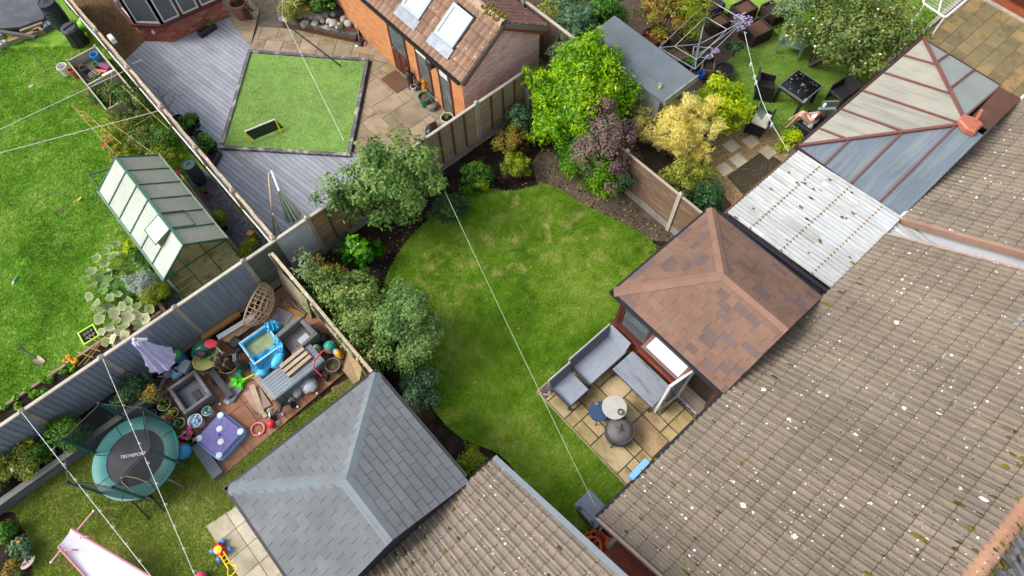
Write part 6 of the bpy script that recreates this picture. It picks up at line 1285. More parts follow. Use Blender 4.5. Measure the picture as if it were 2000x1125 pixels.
# closed cantilever parasol
t = thing('parasol','closed green and white striped cantilever parasol on the deck','parasol',T3(G(537,462,0))); ba = G(537,462,.05); tp_ = Vector((ba.x+.02,ba.y+.0,2.3)); CHROME = plain('chrome',lin(200,200,200,.8),.25,metal=.9)
tp_ = G(525,340,2.2); MB().tube([ba,ba.lerp(tp_,.5),tp_],[.035,.035,.03],10).ob('mast',plain('tan_mast',lin(214,196,176,.8),.4),t,True); hd = G(548,378,2.1); MB().tube([tp_,tp_+Vector((.1,.0,.05)),hd+Vector((0,0,.1))],.028,8).ob('arm',PVC,t,True); MB().tube([G(533,418,1.3),G(549,455,.06)],.02,8).ob('brace',PVC,t,True)
STR = NB('stripe_mat'); sw = STR.n('TexCoord').outputs['UV']; 
stA = plain('parasol_green',lin(122,146,120,.78),.8); stB = plain('parasol_white',lin(222,228,216,.85),.8); cz = MB(); hc = Vector((hd.x,hd.y,0)); k = 20
for q_ in range(2):
    mb = MB()
    for i in range(k):
        if i % 2 != q_: continue
        for (r0,z0,r1,z1) in ((.03,2.18,.09,1.85),(.09,1.85,.14,1.4),(.14,1.4,.19,1.05),(.19,1.05,.16,.98)):
            f = lambda r,i_: r*(1.25 if i_ % 2 else .8); a0,a1_ = 6.2832*i/k,6.2832*(i+1)/k
            mb.add([hc+Vector((math.cos(a0)*f(r0,i),math.sin(a0)*f(r0,i),z0)),hc+Vector((math.cos(a1_)*f(r0,i+1),math.sin(a1_)*f(r0,i+1),z0)),hc+Vector((math.cos(a1_)*f(r1,i+1),math.sin(a1_)*f(r1,i+1),z1)),hc+Vector((math.cos(a0)*f(r1,i),math.sin(a0)*f(r1,i),z1))],[(0,1,2,3)])
    mb.ob('canopy',stA if q_ else stB,t)
MB().cb(ba.x-.25,ba.y-.25,.045,ba.x+.25,ba.y+.25,.09).ob('base',mat('parasol_base',lin(150,150,150,.7)),t)
# pots along the grey fence
for i,(a,b,r,h,m,lf,pr,lb) in enumerate([(347,232,.17,.28,BLACKP,None,0,'dark pot with a bare twiggy shrub on the deck'),(368,248,.2,.2,BLACKP,lf_mid,.24,'leafy green plant in a black tub by the cream fence capping'),(388,262,.16,.25,plain('navy_pot',lin(50,60,86,.7)),None,0,'navy glazed pot squeezed against the fence'),(408,285,.24,.25,BLACKP,lf_mid,.3,'large bright leafy plant at the corner of the lawn frame'),(378,235,.16,.2,BLACKP,lf_mid,.2,'upright green plant behind the bare twiggy shrub')]):
    p = G(a,b,.3); t = pot('potted_plant',lb,p.x,p.y,r,h,m,z=.045)
    if lf: leafy(t,p.x,p.y,h+.2,pr,340,lf,210+i,.1,.8,.55)
p = G(347,232,.3); t = thing('dead_shrub','thin bare dead shrub rising from a dark pot on the deck','shrub',(p.x,p.y,.25)); rg = random.Random(5); mb = MB(); mb.tube([(p.x,p.y,.25),(p.x-.05,p.y+.1,.9),(p.x-.02,p.y+.2,1.5)],[.016,.011,.005],6)
for k in range(9): z = rg.uniform(.5,1.4); s = Vector((p.x-.04,p.y+.1*z,z)); e = s+Vector((rg.uniform(-.2,.45),rg.uniform(-.2,.2),rg.uniform(.1,.4))); mb.tube([s,s.lerp(e,.5)+Vector((0,0,-.03)),e],[.009,.006,.003],5)
mb.ob('stem',bark,t,True); rng_ = np.random.default_rng(3); P = np.array([p.x,p.y+.1,1.1])+rng_.normal(size=(26,3))*np.array([.2,.15,.3]); leaves('leaf_scraps',P,rng_.normal(size=(26,3)),.05,lf_autumn,rng_.uniform(0,1,26),t,rng_,kind='stuff')
p = G(418,312,.15); t = thing('trough','dark stone trough at the deck edge below the leafy plants','trough',(p.x,p.y,.04)); MB(TR(p.x,p.y,.045,.6)).cb(-.28,-.11,0,.28,.11,.22,.03).ob('body',BLACKP,t); MB(TR(p.x,p.y,.045,.6)).bx(-.24,-.07,.2,.24,.07,.23).ob('soil',SOIL,t)
p = G(403,56,.2); t = thing('trough','black trough with a small green plant under the bay window','trough',(p.x,p.y,.04)); T = TR(p.x,p.y,.045,.1); MB(T).cb(-.32,-.1,0,.32,.1,.2,.02).ob('body',BLACKP,t); MB(T).bx(-.28,-.07,.19,.28,.07,.21).ob('soil',SOIL,t); leafy(t,p.x+.18,p.y+.02,.32,.12,120,lf_mid,230,.06)
p = G(467,12,.45); t = pot('urn','big round terracotta urn beside the brick bay',p.x,p.y,.3,.62,mat('urn_mat',[lin(170,108,86,.75),lin(140,96,80,.75)],3),True,'urn')
o = MB().lathe([(.001,0),(.16,.0),(.26,.2),(.3,.42),(.24,.56),(.26,.62),(.2,.62),(.18,.5),(.001,.45)],(p.x-.05,p.y-.02,0),24); 
p = G(485,25,.3); bush('dry_shrub','dark withered shrub beside the terracotta urn','shrub',(p.x,p.y,0),(p.x,p.y,.35),(.16,.25,.3),16,50,.12,.05,leafmat('leaf_withered',L((60,44,40),(90,66,54),(70,60,50)),.2),104)
# rockery
rk = thing('rockery','raised bed edged with peeling dark timber, full of pale rocks and bark','rockery',T3(G(620,55)))
c4 = [G(548,40,.3),G(692,72,.3),G(720,20,.3),G(700,-40,.3),G(560,-50,.3)]
MB().beam(T3(G(547,42,.16)),T3(G(698,74,.16)),.12,.3).ob('sleeper',PAINTED,rk); MB().beam(T3(G(549,40,.16)),T3(G(556,-40,.16)),.12,.3).ob('sleeper',PAINTED,rk)
MB().prism([(p.x,p.y) for p in c4],.0,.22).ob('soil',mat('red_bark',[lin(120,76,54,.72),lin(96,64,48,.72),lin(140,96,70,.72)],14,bump=1,grain=.5,var=0),rk)
ROCK = mat('white_rock',[lin(202,198,188,.8),lin(176,172,164,.8),lin(150,146,138,.78)],3,var=.15,bump=.6,dirt=lin(120,112,100,.7)); rg = random.Random(8)
for i,(a,b) in enumerate([(557,38),(585,30),(597,28),(612,25),(628,38),(620,33),(634,26),(650,45),(652,25),(662,50),(672,35),(680,45),(692,40),(640,20),(655,12),(668,20),(595,45),(615,45),(637,52),(700,50),(606,32)]):
    p = G(a,b,.3); s = rg.uniform(.09,.17); o = MB(TR(p.x,p.y,.22,rg.uniform(0,6))).sph((0,0,s*.4),s,9,6,(1.2,.9,.7),.16,rg); tag(o.ob('rock',ROCK),'rough pale rock in the timber edged rockery','rock','rocks in the rockery')
p = G(640,37,.4); o = MB(TR(p.x,p.y,.3) @ Matrix.Rotation(.7,4,'X')).lathe([(.001,-.12),(.075,-.12),(.08,.12),(.07,.13),(.001,.12)],(0,0,0),14); tag(o.ob('white_canister',PVC,None,True),'white cylinder lying among the rockery stones','canister')
p = G(665,15,.5); barrel('planter_barrel','black half barrel between the rockery and the outbuilding wall',p.x,p.y,.22,.55,BLACKP)
# broom and clutter by the outbuilding
p = G(703,82,.1); t = thing('dustpan_and_brush','long handled brush and dustpan heap by the rockery corner','brush',T3(p)); MB().tube([T3(G(697,48,.95)),T3(G(702,80,.1))],.014,7).ob('shaft',plain('tan_mast',lin(214,196,176,.8)),t,True); MB(TR(p.x,p.y,.03,.4)).cb(-.12,-.12,0,.14,.1,.12,.03).ob('pan',BLACKP,t); MB(TR(p.x+.12,p.y-.1,.03,.9)).cb(-.12,-.03,0,.12,.03,.06).ob('brush_head',plain('pink_brush',lin(206,130,130,.8)),t); MB(TR(p.x-.12,p.y-.0,.03,.2)).cb(-.08,-.06,0,.08,.06,.03).ob('cloth',plain('pale_blue',lin(190,216,222,.85)),t)
a = onx(768,128,7.9); o = MB(TR(7.55,14.42,.035)).cb(-.3,-.42,0,.3,.42,.02,.006); tag(o.ob('door_mat',mat('coir_mat',[lin(104,74,52,.72),lin(124,90,64,.72)],30,bump=1)),'brown coir door mat in front of the mahogany door','door mat')
p = G(800,152,.4); t = thing('statue','dark weathered figure ornament standing by the outbuilding wall','statue',(p.x,p.y,.03)); DK = mat('dark_stone',[lin(72,70,70,.7),lin(98,94,92,.7)],6,bump=.5)
MB().lathe([(.11,.03),(.1,.3),(.13,.5),(.1,.6),(.04,.66),(.07,.74),(.07,.8),(.001,.86)],(p.x,p.y,0),14,1,.8).ob('figure',DK,t,True); MB().tube([(p.x+.1,p.y,.55),(p.x+.16,p.y-.06,.4),(p.x+.08,p.y-.1,.36)],.03,7).ob('arm',DK,t,True); MB().cb(p.x-.13,p.y-.12,.03,p.x+.13,p.y+.12,.08).ob('base',DK,t)
p = G(817,160,.3); t = thing('statue','small dark frog-like ornament beside the taller figure','statue',(p.x,p.y,.03)); MB().sph((p.x,p.y,.16),.12,12,8,(1,1,1.1)).ob('body',DK,t,True); MB().sph((p.x-.05,p.y-.06,.32),.075,10,7).ob('head',DK,t,True)
p = G(808,172,.1); pot('plant_pot','little white and grey pot at the feet of the ornaments',p.x,p.y,.1,.16,PVC,z=.03)
p = G(829,189,.38); t = pot('plant_pot','teal green glazed planter on the paving by the outbuilding',p.x,p.y,.2,.38,plain('teal_glaze',lin(60,124,104,.78),.35),True,'planter',.03,mat('bark_soil',[lin(120,96,80,.7),lin(90,72,60,.7)],10))
p = G(833,163,.6); t = bush('potted_plant','orange-leaved potted shrub between the teal planter and the window','shrub',(p.x,p.y,0),(p.x,p.y,.55),(.15,.15,.28),14,40,.1,.06,lf_orange,105,stems=3,limbr=.012)
p = G(842,130,1.5); a = onx(840,124,7.8); t = thing('wall_lantern','black box lantern fixed to the outbuilding wall between the windows','wall lamp',(7.9,a.y,a.z)); MB().cb(7.72,a.y-.12,a.z-.12,7.9,a.y+.12,a.z+.14,.03).ob('box',BLACKP,t); MB().bx(7.89,a.y-.05,a.z-.2,7.95,a.y+.05,a.z-.121).ob('bracket',CHROME,t)
p = G(850,192,.2); o = MB(TR(p.x,p.y,.03,.1)).cb(-.06,-.15,0,.06,.15,.22,.02); tag(o.ob('meter_box',PVC),'small white box standing beside the teal planter','box')
p = G(845,209,.1); o = MB(TR(p.x,p.y,.03)).sph((0,0,.1),.15,10,7,(1.3,1,.7),.1,rg); tag(o.ob('boulder',mat('grey_rock',lin(134,126,118,.7))),'grey boulder on the paving near the white pot','boulder')
p = G(873,230,.3); t = pot('potted_plant','grey-white pot of low green plants in the fence corner',p.x,p.y,.2,.3,plain('grey_white_pot',lin(196,196,192,.8)),z=.03); leafy(t,p.x,p.y,.34,.13,90,lf_cush,240,.05,.4)
o = MB().tube([T3(G(821,213,.05)),T3(G(862,229,.05))],.016,7); tag(o.ob('metal_pole',STEEL,None,True),'short silver pole lying by the grey-white pot','pole')
p = G(843,252,.2); o = MB(TR(p.x,p.y,.03,.5)).sph((0,0,.14),.22,12,8,(1.3,.8,.7),.12,rg); tag(o.ob('black_sack',plain('black_bag',lin(34,36,42,.6),.25),None,True),'crumpled black sack against the fence behind the fruit tree','sack')
p = G(850,243,.2); o = MB(TR(p.x,p.y,.03)).sph((0,0,.1),.13,10,7,(1.2,1,.6),.12,rg); tag(o.ob('boulder',mat('pink_rock',lin(176,158,144,.75))),'pinkish boulder between the black sack and the potted greens','boulder')
o = MB().tube([onx(*q_,1.25) + Vector((.1,0,0)) for q_ in ((252,128),(262,124),(270,121))],.012,6); tag(o.ob('line_hook',STEEL,None,True),'small metal line hook on the cream fence post','hook')
a = onx(216,76,1.32); o = MB().cb(1.29,a.y-.13,a.z-.1,1.42,a.y+.13,a.z+.08,.03); tag(o.ob('fence_light',PVC,None,True),'white bulkhead light fixed to the fence beside the bark path','lamp')
# ================================================================ THINGS: main garden patio
SLING = mat('grey_sling_fabric',[lin(150,158,172,.76),lin(160,168,180,.76)],3,stretch=(1,6,1),var=.03,bump=.3,bscale=140,grain=.12,rough=.8)
SLINGD = mat('grey_sling_dark',[lin(110,116,132,.74),lin(122,128,142,.74)],3,var=.03,bump=.3,bscale=140,grain=.12)
FRAMED = plain('charcoal_frame_mat',lin(66,68,78,.7),.45)
def sofa(name,label,x0,x1,y0,y1,back,arm=None):
    t = thing(name,label,'sofa',((x0+x1)/2,(y0+y1)/2,.04)); z = .04
    for x in (x0+.05,x1-.05):
        for y in (y0+.05,y1-.05): MB().bx(x-.025,y-.025,z,x+.025,y+.025,.36).ob('leg',FRAMED,t)
    m = MB(); 
    for q in ((x0,y0,.36,x1,y0+.04,.40),(x0,y1-.04,.36,x1,y1,.40),(x0,y0+.04,.36,x0+.04,y1-.04,.40),(x1-.04,y0+.04,.36,x1,y1-.04,.40)): m.bx(*q)
    m.ob('frame',FRAMED,t); MB().cb(x0+.015,y0+.015,.401,x1-.015,y1-.02,.445,.015).ob('seat',SLING,t)
    if back: # sloping back along +y
        MB().add([(x0,y1-.10,.43),(x1,y1-.10,.43),(x1,y1+.0,.80),(x0,y1+.0,.80),(x0,y1+.03,.43),(x1,y1+.03,.43),(x1,y1+.04,.80),(x0,y1+.04,.80)],[(0,1,2,3),(5,4,7,6),(3,2,6,7),(1,5,6,2),(4,0,3,7)]).ob('backrest',SLINGD,t); MB().tube([(x0-.01,y1+.02,.38),(x0-.01,y1+.03,.81),(x1+.01,y1+.03,.81),(x1+.01,y1+.02,.38)],.02,7).ob('back_frame',plain('pale_alu',lin(190,192,196,.8),.35),t,True)
    if arm: MB().tube([(x0,y0+.03,.38),(x0,y0+.03,.5),(x0,y1-.02,.56)],.02,7).ob('arm',FRAMED,t,True)
    return t
sofa('garden_sofa','long grey sling corner sofa with its back to the lawn, against the brick plinth',4.82,6.2,2.86,3.58,True,True)
sofa('garden_sofa','shorter grey sling seat at the outer corner of the patio',4.08,4.76,2.80,3.52,True,True)
MB_ = MB().add([(6.08,2.9,.43),(6.22,2.9,.8),(6.22,3.56,.8),(6.08,3.56,.43),(6.12,2.9,.43),(6.25,2.9,.8),(6.25,3.56,.8),(6.12,3.56,.43)],[(0,1,2,3),(4,7,6,5),(1,5,6,2),(0,4,5,1),(3,2,6,7)])
so = bpy.data.objects['garden_sofa']; MB_.ob('end_backrest',SLING,so)
STAINF = mat('grey_table_cover',[lin(146,154,168,.76),lin(156,164,176,.76)],3,stretch=(6,1,1),var=0,bump=.3,bscale=140,grain=.12,dirt=lin(92,96,106,.7),dscale=.9,damt=.9)
t = thing('daybed','grey sling daybed with a dark damp stain, pulled up under the open window','daybed',(5.9,2.1,.04))
for x in (5.56,6.22):
    for y in (1.5,2.74): MB().bx(x-.025,y-.025,.04,x+.025,y+.025,.45).ob('leg',FRAMED,t)
m = MB()
for q in ((5.52,1.45,.45,5.56,2.79,.49),(6.22,1.45,.45,6.26,2.79,.49),(5.56,1.45,.45,6.22,1.49,.49),(5.56,2.75,.45,6.22,2.79,.49)): m.bx(*q)
m.ob('frame',FRAMED,t); MB().cb(5.53,1.46,.491,6.25,2.78,.53,.015).ob('seat',STAINF,t)
def round_table(name,label,x,y,r,h,m,cat='table'):
    t = thing(name,label,cat,(x,y,.04)); MB().lathe([(.001,h-.025),(r-.01,h-.025),(r,h-.012),(r-.008,h),(.001,h)],(x,y,0),32).ob('tabletop',m,t,True)
    for k in range(4): a = .6+k*1.5708; MB().tube([(x+math.cos(a)*r*.95,y+math.sin(a)*r*.95,.04),(x+math.cos(a)*r*.7,y+math.sin(a)*r*.7,h-.03)],.014,6).ob('leg',FRAMED,t)
    MB().lathe([(r*.82,.3),(r*.86,.31),(r*.82,.32)],(x,y,0),24).ob('ring',FRAMED,t); return t
round_table('side_table','round cream topped garden table beside the blue one',4.82,2.05,.30,.66,plain('cream_top',lin(188,187,180,.78),.4))
round_table('side_table','round navy blue table half under the cream topped table',4.53,2.26,.25,.50,plain('navy_top',lin(56,82,122,.7),.35))
p = G(1164,789,.5); MB().lathe([(.001,.51),(.05,.51),(.055,.545),(.045,.55),(.001,.525)],(p.x,p.y,0),14); o = MB().lathe([(.001,.501),(.045,.501),(.05,.53),(.001,.518)],(p.x,p.y,0),14).ob('coaster_cup',plain('rust_cup',lin(150,112,100,.75)),None,True); tag(o,'small brown dish at the edge of the navy table','dish')
p = G(1212,805,.68); t = thing('ashtray','round dark glass ashtray on the cream topped table','ashtray',(p.x,p.y,.66)); MB().lathe([(.001,.661),(.065,.661),(.078,.71),(.066,.715),(.05,.69),(.001,.685)],(p.x,p.y,0),18).ob('bowl',FRAMED,t,True); MB().lathe([(.045,.692),(.001,.694)],(p.x,p.y,0),12).ob('ash',plain('ash',lin(150,156,154,.8)),t)
fx,fy = 4.57,1.60; t = thing('fire_pit','round black fire pit under a domed mesh cover on the sandstone patio','fire pit',(fx,fy,.04)); FM = plain('fire_pit_mat',lin(86,84,84,.7),.5,metal=.3)
MB().lathe([(.1,.28),(.24,.34),(.31,.46),(.35,.47),(.35,.485),(.30,.485)],(fx,fy,0),28).ob('bowl',FM,t,True)
MESHM = mat('spark_mesh',[lin(126,122,120,.72),lin(112,108,108,.72)],4,bump=.6,bscale=200,grain=.3,rough=.6); MB().lathe([(.30,.485),(.28,.53),(.2,.575),(.1,.6),(.001,.605)],(fx,fy,0),28).ob('spark_guard',MESHM,t,True)
for k in range(4): a = .3+k*1.5708; MB().tube([(fx+math.cos(a)*.36,fy+math.sin(a)*.36,.04),(fx+math.cos(a)*.3,fy+math.sin(a)*.3,.44)],.018,6).ob('leg',FM,t)
for k in range(2): a = .5+k*1.5708; MB().tube([(fx+math.cos(a)*.3*q,fy+math.sin(a)*.3*q,.61-.12*q*q) for q in (-1,-.7,-.35,0,.35,.7,1)],.011,6).ob('guard_strap',BLACKP,t,True)
MB().tube([(fx-.05,fy-.04,.60),(fx-.06,fy-.05,.66),(fx+.06,fy+.05,.66),(fx+.05,fy+.04,.6)],.013,6).ob('handle',BLACKP,t,True); MB().lathe([(.33,.2),(.345,.21),(.33,.22)],(fx,fy,0),28).ob('base_ring',FM,t)
chips('slate_chippings',gp((1330,760),(1372,800),(1360,818),(1318,780)),260,.05,SLATEM,40,.045,flat=.4); chips('slate_chippings',gp((1055,762),(1075,745),(1085,765),(1064,780)),90,.05,SLATEM,41,.045,flat=.4)
a,b = G(1238,942,2.3),G(1270,908,2.3); o = MB().beam((a.x,a.y+.10,2.34),(b.x,b.y+.10,2.34),.13,.09); tag(o.ob('gutter_end',plain('sky_blue_board',lin(120,176,236,.88),.5)),'bright blue plastic strip caught on the edge of the tiled roof','plastic strip')
# wheelie bin in the passage
bx,by = 2.72,.72; t = thing('wheelie_bin','grey wheelie bin at the mouth of the passage, lid shut','wheelie bin',(bx,by,.03)); BG = plain('bin_grey',lin(126,138,156,.74),.4); T = TR(bx,by,.03,rad(-38+38))
MB(T).add([(-.16,-.22,0),(.16,-.22,0),(.16,.22,0),(-.16,.22,0),(-.23,-.3,.98),(.23,-.3,.98),(.23,.3,.98),(-.23,.3,.98)],[(3,2,1,0),(0,1,5,4),(1,2,6,5),(2,3,7,6),(3,0,4,7),(4,5,6,7)]).ob('body',plain('bin_body',lin(96,72,66,.7),.5),t)
l_ = MB(T); l_.cb(-.25,-.33,.98,.25,.34,1.05,.03); lid = l_.ob('lid',BG,t); MB(T).cb(-.17,-.22,1.05,.17,.22,1.075,.02).ob('lid_panel',BG,lid); MB(T).tube([(-.2,-.4,1.0),(.2,-.4,1.0)],.02,7).ob('handle',BG,t)
for y in (-.2,.2): MB(T).bx(-.235,y-.05,1.051,-.19,y+.05,1.07).ob('lid_grip',BLACKP,lid)
for x in (-.22,.22): MB(T @ Matrix.Translation((x,-.3,.1)) @ Matrix.Rotation(rad(90),4,'Y')).lathe([(.001,-.03),(.1,-.03),(.1,.03),(.001,.03)],(0,0,0),14).ob('wheel',BLACKP,t)
# orange hose coil
t = thing('hose_coil','tangled coil of orange garden hose on the passage floor','hose',T3(G(1165,1060,.1))); OH = plain('orange_hose',lin(236,108,66,.95),.4); rg = random.Random(12)
for k in range(9):
    cx,cy = G(1163+rg.uniform(-10,12),1062+rg.uniform(-10,14),.1).xy; r = rg.uniform(.14,.32); tl = [(cx+r*math.cos(i*.42+k)*(1+.15*math.sin(i+k)),cy+r*math.sin(i*.42+k)*(.9+.15*math.cos(2*i)),.05+.035*k+.03*math.sin(i*1.3+k)) for i in range(15)]
    MB().tube(tl,.016,6,True).ob('hose_loop',OH,t,True)
MB().tube([T3(G(*q)) for q in ((1150,1040,.3),(1170,1036,.55),(1186,1050,.6),(1192,1062,.4))],.017,6).ob('hose_loop',OH,t,True); p = G(1188,1058,.4); MB(TR(p.x,p.y,.35,.5)).cb(-.09,-.06,0,.09,.06,.12,.03).ob('reel_block',OH,t)
struct(MB().prism([(1.7,-4),(2.44,-4),(2.44,.35),(1.7,.35)],-.01,.035).ob('passage_floor',mat('passage_floor_mat',[lin(120,112,96,.7),lin(100,90,76,.7)],4)))
# small ornaments on the conservatory window board
o = MB().lathe([(.001,.745),(.05,.745),(.035,.8),(.045,.9),(.02,.95),(.001,.95)],(6.64,2.75,0),12); tag(o.ob('vase',PVC,None,True),'little white vase on the conservatory window board','vase')
# ================================================================ THINGS: right-hand garden
RATT = mat('black_rattan',[lin(40,40,44,.6),lin(56,54,56,.6)],40,bump=.8,bscale=120,grain=.5,rough=.55,var=.05)
def chair(label,px,py,rz,high=.86):
    p = G(px,py,.4); t = thing('rattan_chair',label,'chair',(p.x,p.y,0)); T = TR(p.x,p.y,0,rz)
    MB(T).cb(-.25,-.27,.34,.25,.25,.42,.02).ob('seat',RATT,t); MB(T).add([(-.27,.2,.1),(.27,.2,.1),(.3,.3,high),(-.3,.3,high),(-.27,.26,.1),(.27,.26,.1),(.3,.35,high),(-.3,.35,high)],[(0,1,2,3),(5,4,7,6),(3,2,6,7),(1,5,6,2),(4,0,3,7)]).ob('backrest',RATT,t)
    for s in (-1,1): MB(T).add([(s*.27,-.27,.02),(s*.27,.22,.1),(s*.29,.26,.66),(s*.29,-.24,.6),(s*.23,-.27,.02),(s*.23,.22,.1),(s*.25,.26,.66),(s*.25,-.24,.6)],[(0,1,2,3),(7,6,5,4),(2,6,7,3),(0,3,7,4),(1,5,6,2)]).ob('arm',RATT,t)
    for x in (-.24,.24):
        for y in (-.24,.24): MB(T).bx(x-.025,y-.025,0,x+.025,y+.025,.34).ob('leg',RATT,t)
    return t
chair('black rattan armchair under the washing line, facing the black table',1496,168,rad(35))
chair('black rattan chair almost hidden under the rose bush',1645,180,rad(-100))
c3 = chair('black rattan chair with a cream cushion next to the stepping stones',1481,236,rad(200),.8)
p = G(1490,230,.75); t = thing('cushion','cream seat cushion lying on the black rattan chair by the gravel','cushion',T3(p)); CC = plain('cream_cushion',lin(226,216,196,.85),.9); T = TR(p.x,p.y,.66,rad(15)); MB(T).cb(-.27,-.24,0,.27,.24,.1,.05).ob('pad',CC,t)
p = G(1485,210,1.1); o = MB().add([T3(G(1487,194,1.75)),T3(G(1478,222,1.15)),T3(G(1487,235,1.0)),T3(G(1497,222,1.15)),T3(G(1486,205,1.4)+Vector((0,.06,0)))],[(0,1,4),(1,2,4),(2,3,4),(3,0,4)]); tag(o.ob('peg_bag',mat('green_mesh_bag',lin(130,158,142,.78),bump=.6)),'pale green mesh peg bag hanging from the washing line','peg bag')
# black glass table
tc = [G(1518,162,.72),G(1560,130,.72),G(1609,172,.72),G(1570,205,.72)]; t = thing('garden_table','square black glass topped table with pale petals on it','table',T3(G(1562,168,0)))
cx = sum(q.x for q in tc)/4; cy = sum(q.y for q in tc)/4; T = TR(cx,cy,0,0); BGL = plain('black_glass',lin(22,24,30,.5),.08,0,spec=.6)
MB(T).cb(-.46,-.44,.70,.46,.44,.722,.006).ob('tabletop',BGL,t); m = MB(T)
for q in ((-.49,-.47,.66,.49,-.44,.715),(-.49,.44,.66,.49,.47,.715),(-.49,-.44,.66,-.46,.44,.715),(.46,-.44,.66,.49,.44,.715)): m.bx(*q)
m.ob('rim',plain('grey_rim',lin(110,108,112,.72)),t)
for x in (-.42,.42):
    for y in (-.4,.4): MB(T).bx(x-.04,y-.04,0,x+.04,y+.04,.66).ob('leg',RATT,t)
MB(T).bx(-.38,-.36,.5,.38,.36,.66).ob('apron',RATT,t)
rngp = np.random.default_rng(4); P = np.stack([cx+rngp.uniform(-.4,.4,34),cy+rngp.uniform(-.38,.38,34),np.full(34,.727)],1); leaves('fallen_petals',P,np.tile([0,0,1.],(34,1))+rngp.normal(size=(34,3))*.2,.045,leafmat('petal_fall',L((170,176,186),(214,196,190),(140,150,160)),.1),rngp.uniform(0,1,34),t,rngp,.7,kind='stuff')
p = G(1573,196,.8); t = thing('drinking_glass','clear tumbler at the near corner of the black table','glass',(p.x,p.y,.722)); MB().lathe([(.001,.723),(.032,.723),(.042,.84),(.037,.84),(.028,.735),(.001,.735)],(p.x,p.y,0),16).ob('tumbler',plain('tumbler_mat',lin(190,200,206,.8),.1,0,spec=.8),t,True)
# green slatted bench
GB = plain('sage_paint',lin(116,142,128,.75),.55); p = G(1549,80,.4); t = thing('garden_bench','sage green slatted garden chair reclining beside the rose bush','bench',(p.x,p.y,0)); T = TR(p.x,p.y,0,rad(-68))
for k in range(6): MB(T).cb(-.33,-.3+k*.12,.38+.012*k,.33,-.2+k*.12,.405+.012*k,.006).ob('slat',GB,t)
for k in range(6): MB(T @ Matrix.Translation((0,.44,.45)) @ Matrix.Rotation(rad(35),4,'X')).cb(-.33+k*.113,0,0,-.235+k*.113,.03,.55,.006).ob('back_slat',GB,t)
for s in (-1,1): MB(T).cb(s*.38-.05,-.36,.56,s*.38+.05,.46,.59,.008).ob('arm',GB,t); MB(T).bx(s*.36-.03,-.33,0,s*.36+.03,-.27,.56).ob('leg',GB,t); MB(T).bx(s*.36-.03,.36,0,s*.36+.03,.42,.56).ob('leg',GB,t)
# planters
def planter(label,px,py,z,w_,d,h,m,rz,soil=SOIL):
    p = G(px,py,z); t = thing('planter',label,'planter',(p.x,p.y,0)); T = TR(p.x,p.y,0,rz); a,b = w_/2,d/2; k = .06; m_ = MB(T)
    for q in ((-a,-b,0,a,-b+k,h),(-a,b-k,0,a,b,h),(-a,-b+k,0,-a+k,b-k,h),(a-k,-b+k,0,a,b-k,h)): m_.cb(*q,.012)
    m_.ob('body',m,t); MB(T).bx(-a+k,-b+k,.02,a-k,b-k,h-.07).ob('soil',soil,t); return t,p
BRN = mat('brown_rattan',[lin(126,104,84,.7),lin(106,86,70,.7)],30,bump=.8,bscale=100,grain=.35,var=.06); DKW = mat('dark_timber_box',[lin(58,48,42,.65),lin(74,60,52,.65)],5,bump=.5,grain=.3,var=.08); CHOC = mat('brick_brown_box',[lin(130,84,62,.72),lin(112,70,54,.72)],12,bump=.5,grain=.3,var=.06)
BARKS = mat('bark_mulch',[lin(84,58,46,.7),lin(116,84,64,.7),lin(60,42,36,.7)],24,bump=1,grain=.6,var=0)
t,p = planter('brown rattan planter full of green strawberry leaves inside the rotary line',1340,63,.75,.62,.6,.75,BRN,rad(-12)); leafy(t,p.x,p.y,.72,.24,220,leafmat('leaf_mint',L((50,110,74),(84,146,104),(120,176,136)),.3),301,.07,.4)
t,p = planter('lower brown rattan box attached in front of the strawberry planter',1327,105,.5,.55,.5,.52,BRN,rad(-12),BRN)
planter('reddish brown rattan box behind the rotary line, cut by shrubs',1285,60,.6,.7,.6,.6,CHOC,rad(-8),CHOC); planter('reddish brown rattan box next to its twin, by the lime shrub',1262,78,.6,.5,.6,.6,CHOC,rad(-8),CHOC)
planter('dark timber planter of bark at the centre of the rotary line',1405,38,.45,.6,.55,.45,DKW,rad(-8),BARKS); planter('dark timber planter of bark nearest the green bench',1480,52,.45,.8,.7,.45,DKW,rad(-12),BARKS)
planter('dark timber planter behind the bark planters, at the top edge',1455,12,.45,.7,.6,.45,DKW,rad(-10),BARKS); planter('black timber planter beneath the grey-leaved bush',1512,15,.5,.5,.7,.5,DKW,rad(-10),DKW); planter('black timber planter at the top edge behind the blue prop',1395,5,.5,.6,.5,.5,DKW,rad(-10),DKW)
t,p = planter('brown rattan trough of lilac flowers and a clear tray by the lime shrub',1385,118,.4,.9,.42,.4,BRN,rad(35)); leafy(t,p.x+.12,p.y+.05,.55,.2,150,lf_mid,303,.06,.6,flowers=(fl_lilac,110,.07))
p = G(1372,100,.6); t = thing('storage_tray','clear plastic tray leaning on the trough of lilac flowers','tray',T3(p)); T = TR(p.x,p.y,.5,rad(-50)) @ Matrix.Rotation(.5,4,'X'); m = MB(T); CT = plain('clear_plastic',lin(196,200,214,.8),.2)
for q in ((-.3,-.17,0,.3,-.15,.14),(-.3,.15,0,.3,.17,.14),(-.3,-.15,0,-.28,.15,.14),(.28,-.15,0,.3,.15,.14)): m.bx(*q)
m.ob('side',CT,t); MB(T).bx(-.28,-.15,0,.28,.15,.015).ob('base',BLACKP,t)
t = bush('lilac_flowers','cluster of lilac flowers hanging at the right arm of the rotary line','flowers',px3(1446,70,0),px3(1448,52,.7),(.2,.24,.28),20,34,.12,.06,lf_pale,106,stems=4,limbr=.012,flowers=(fl_lilac,130,.07,'bloom'))
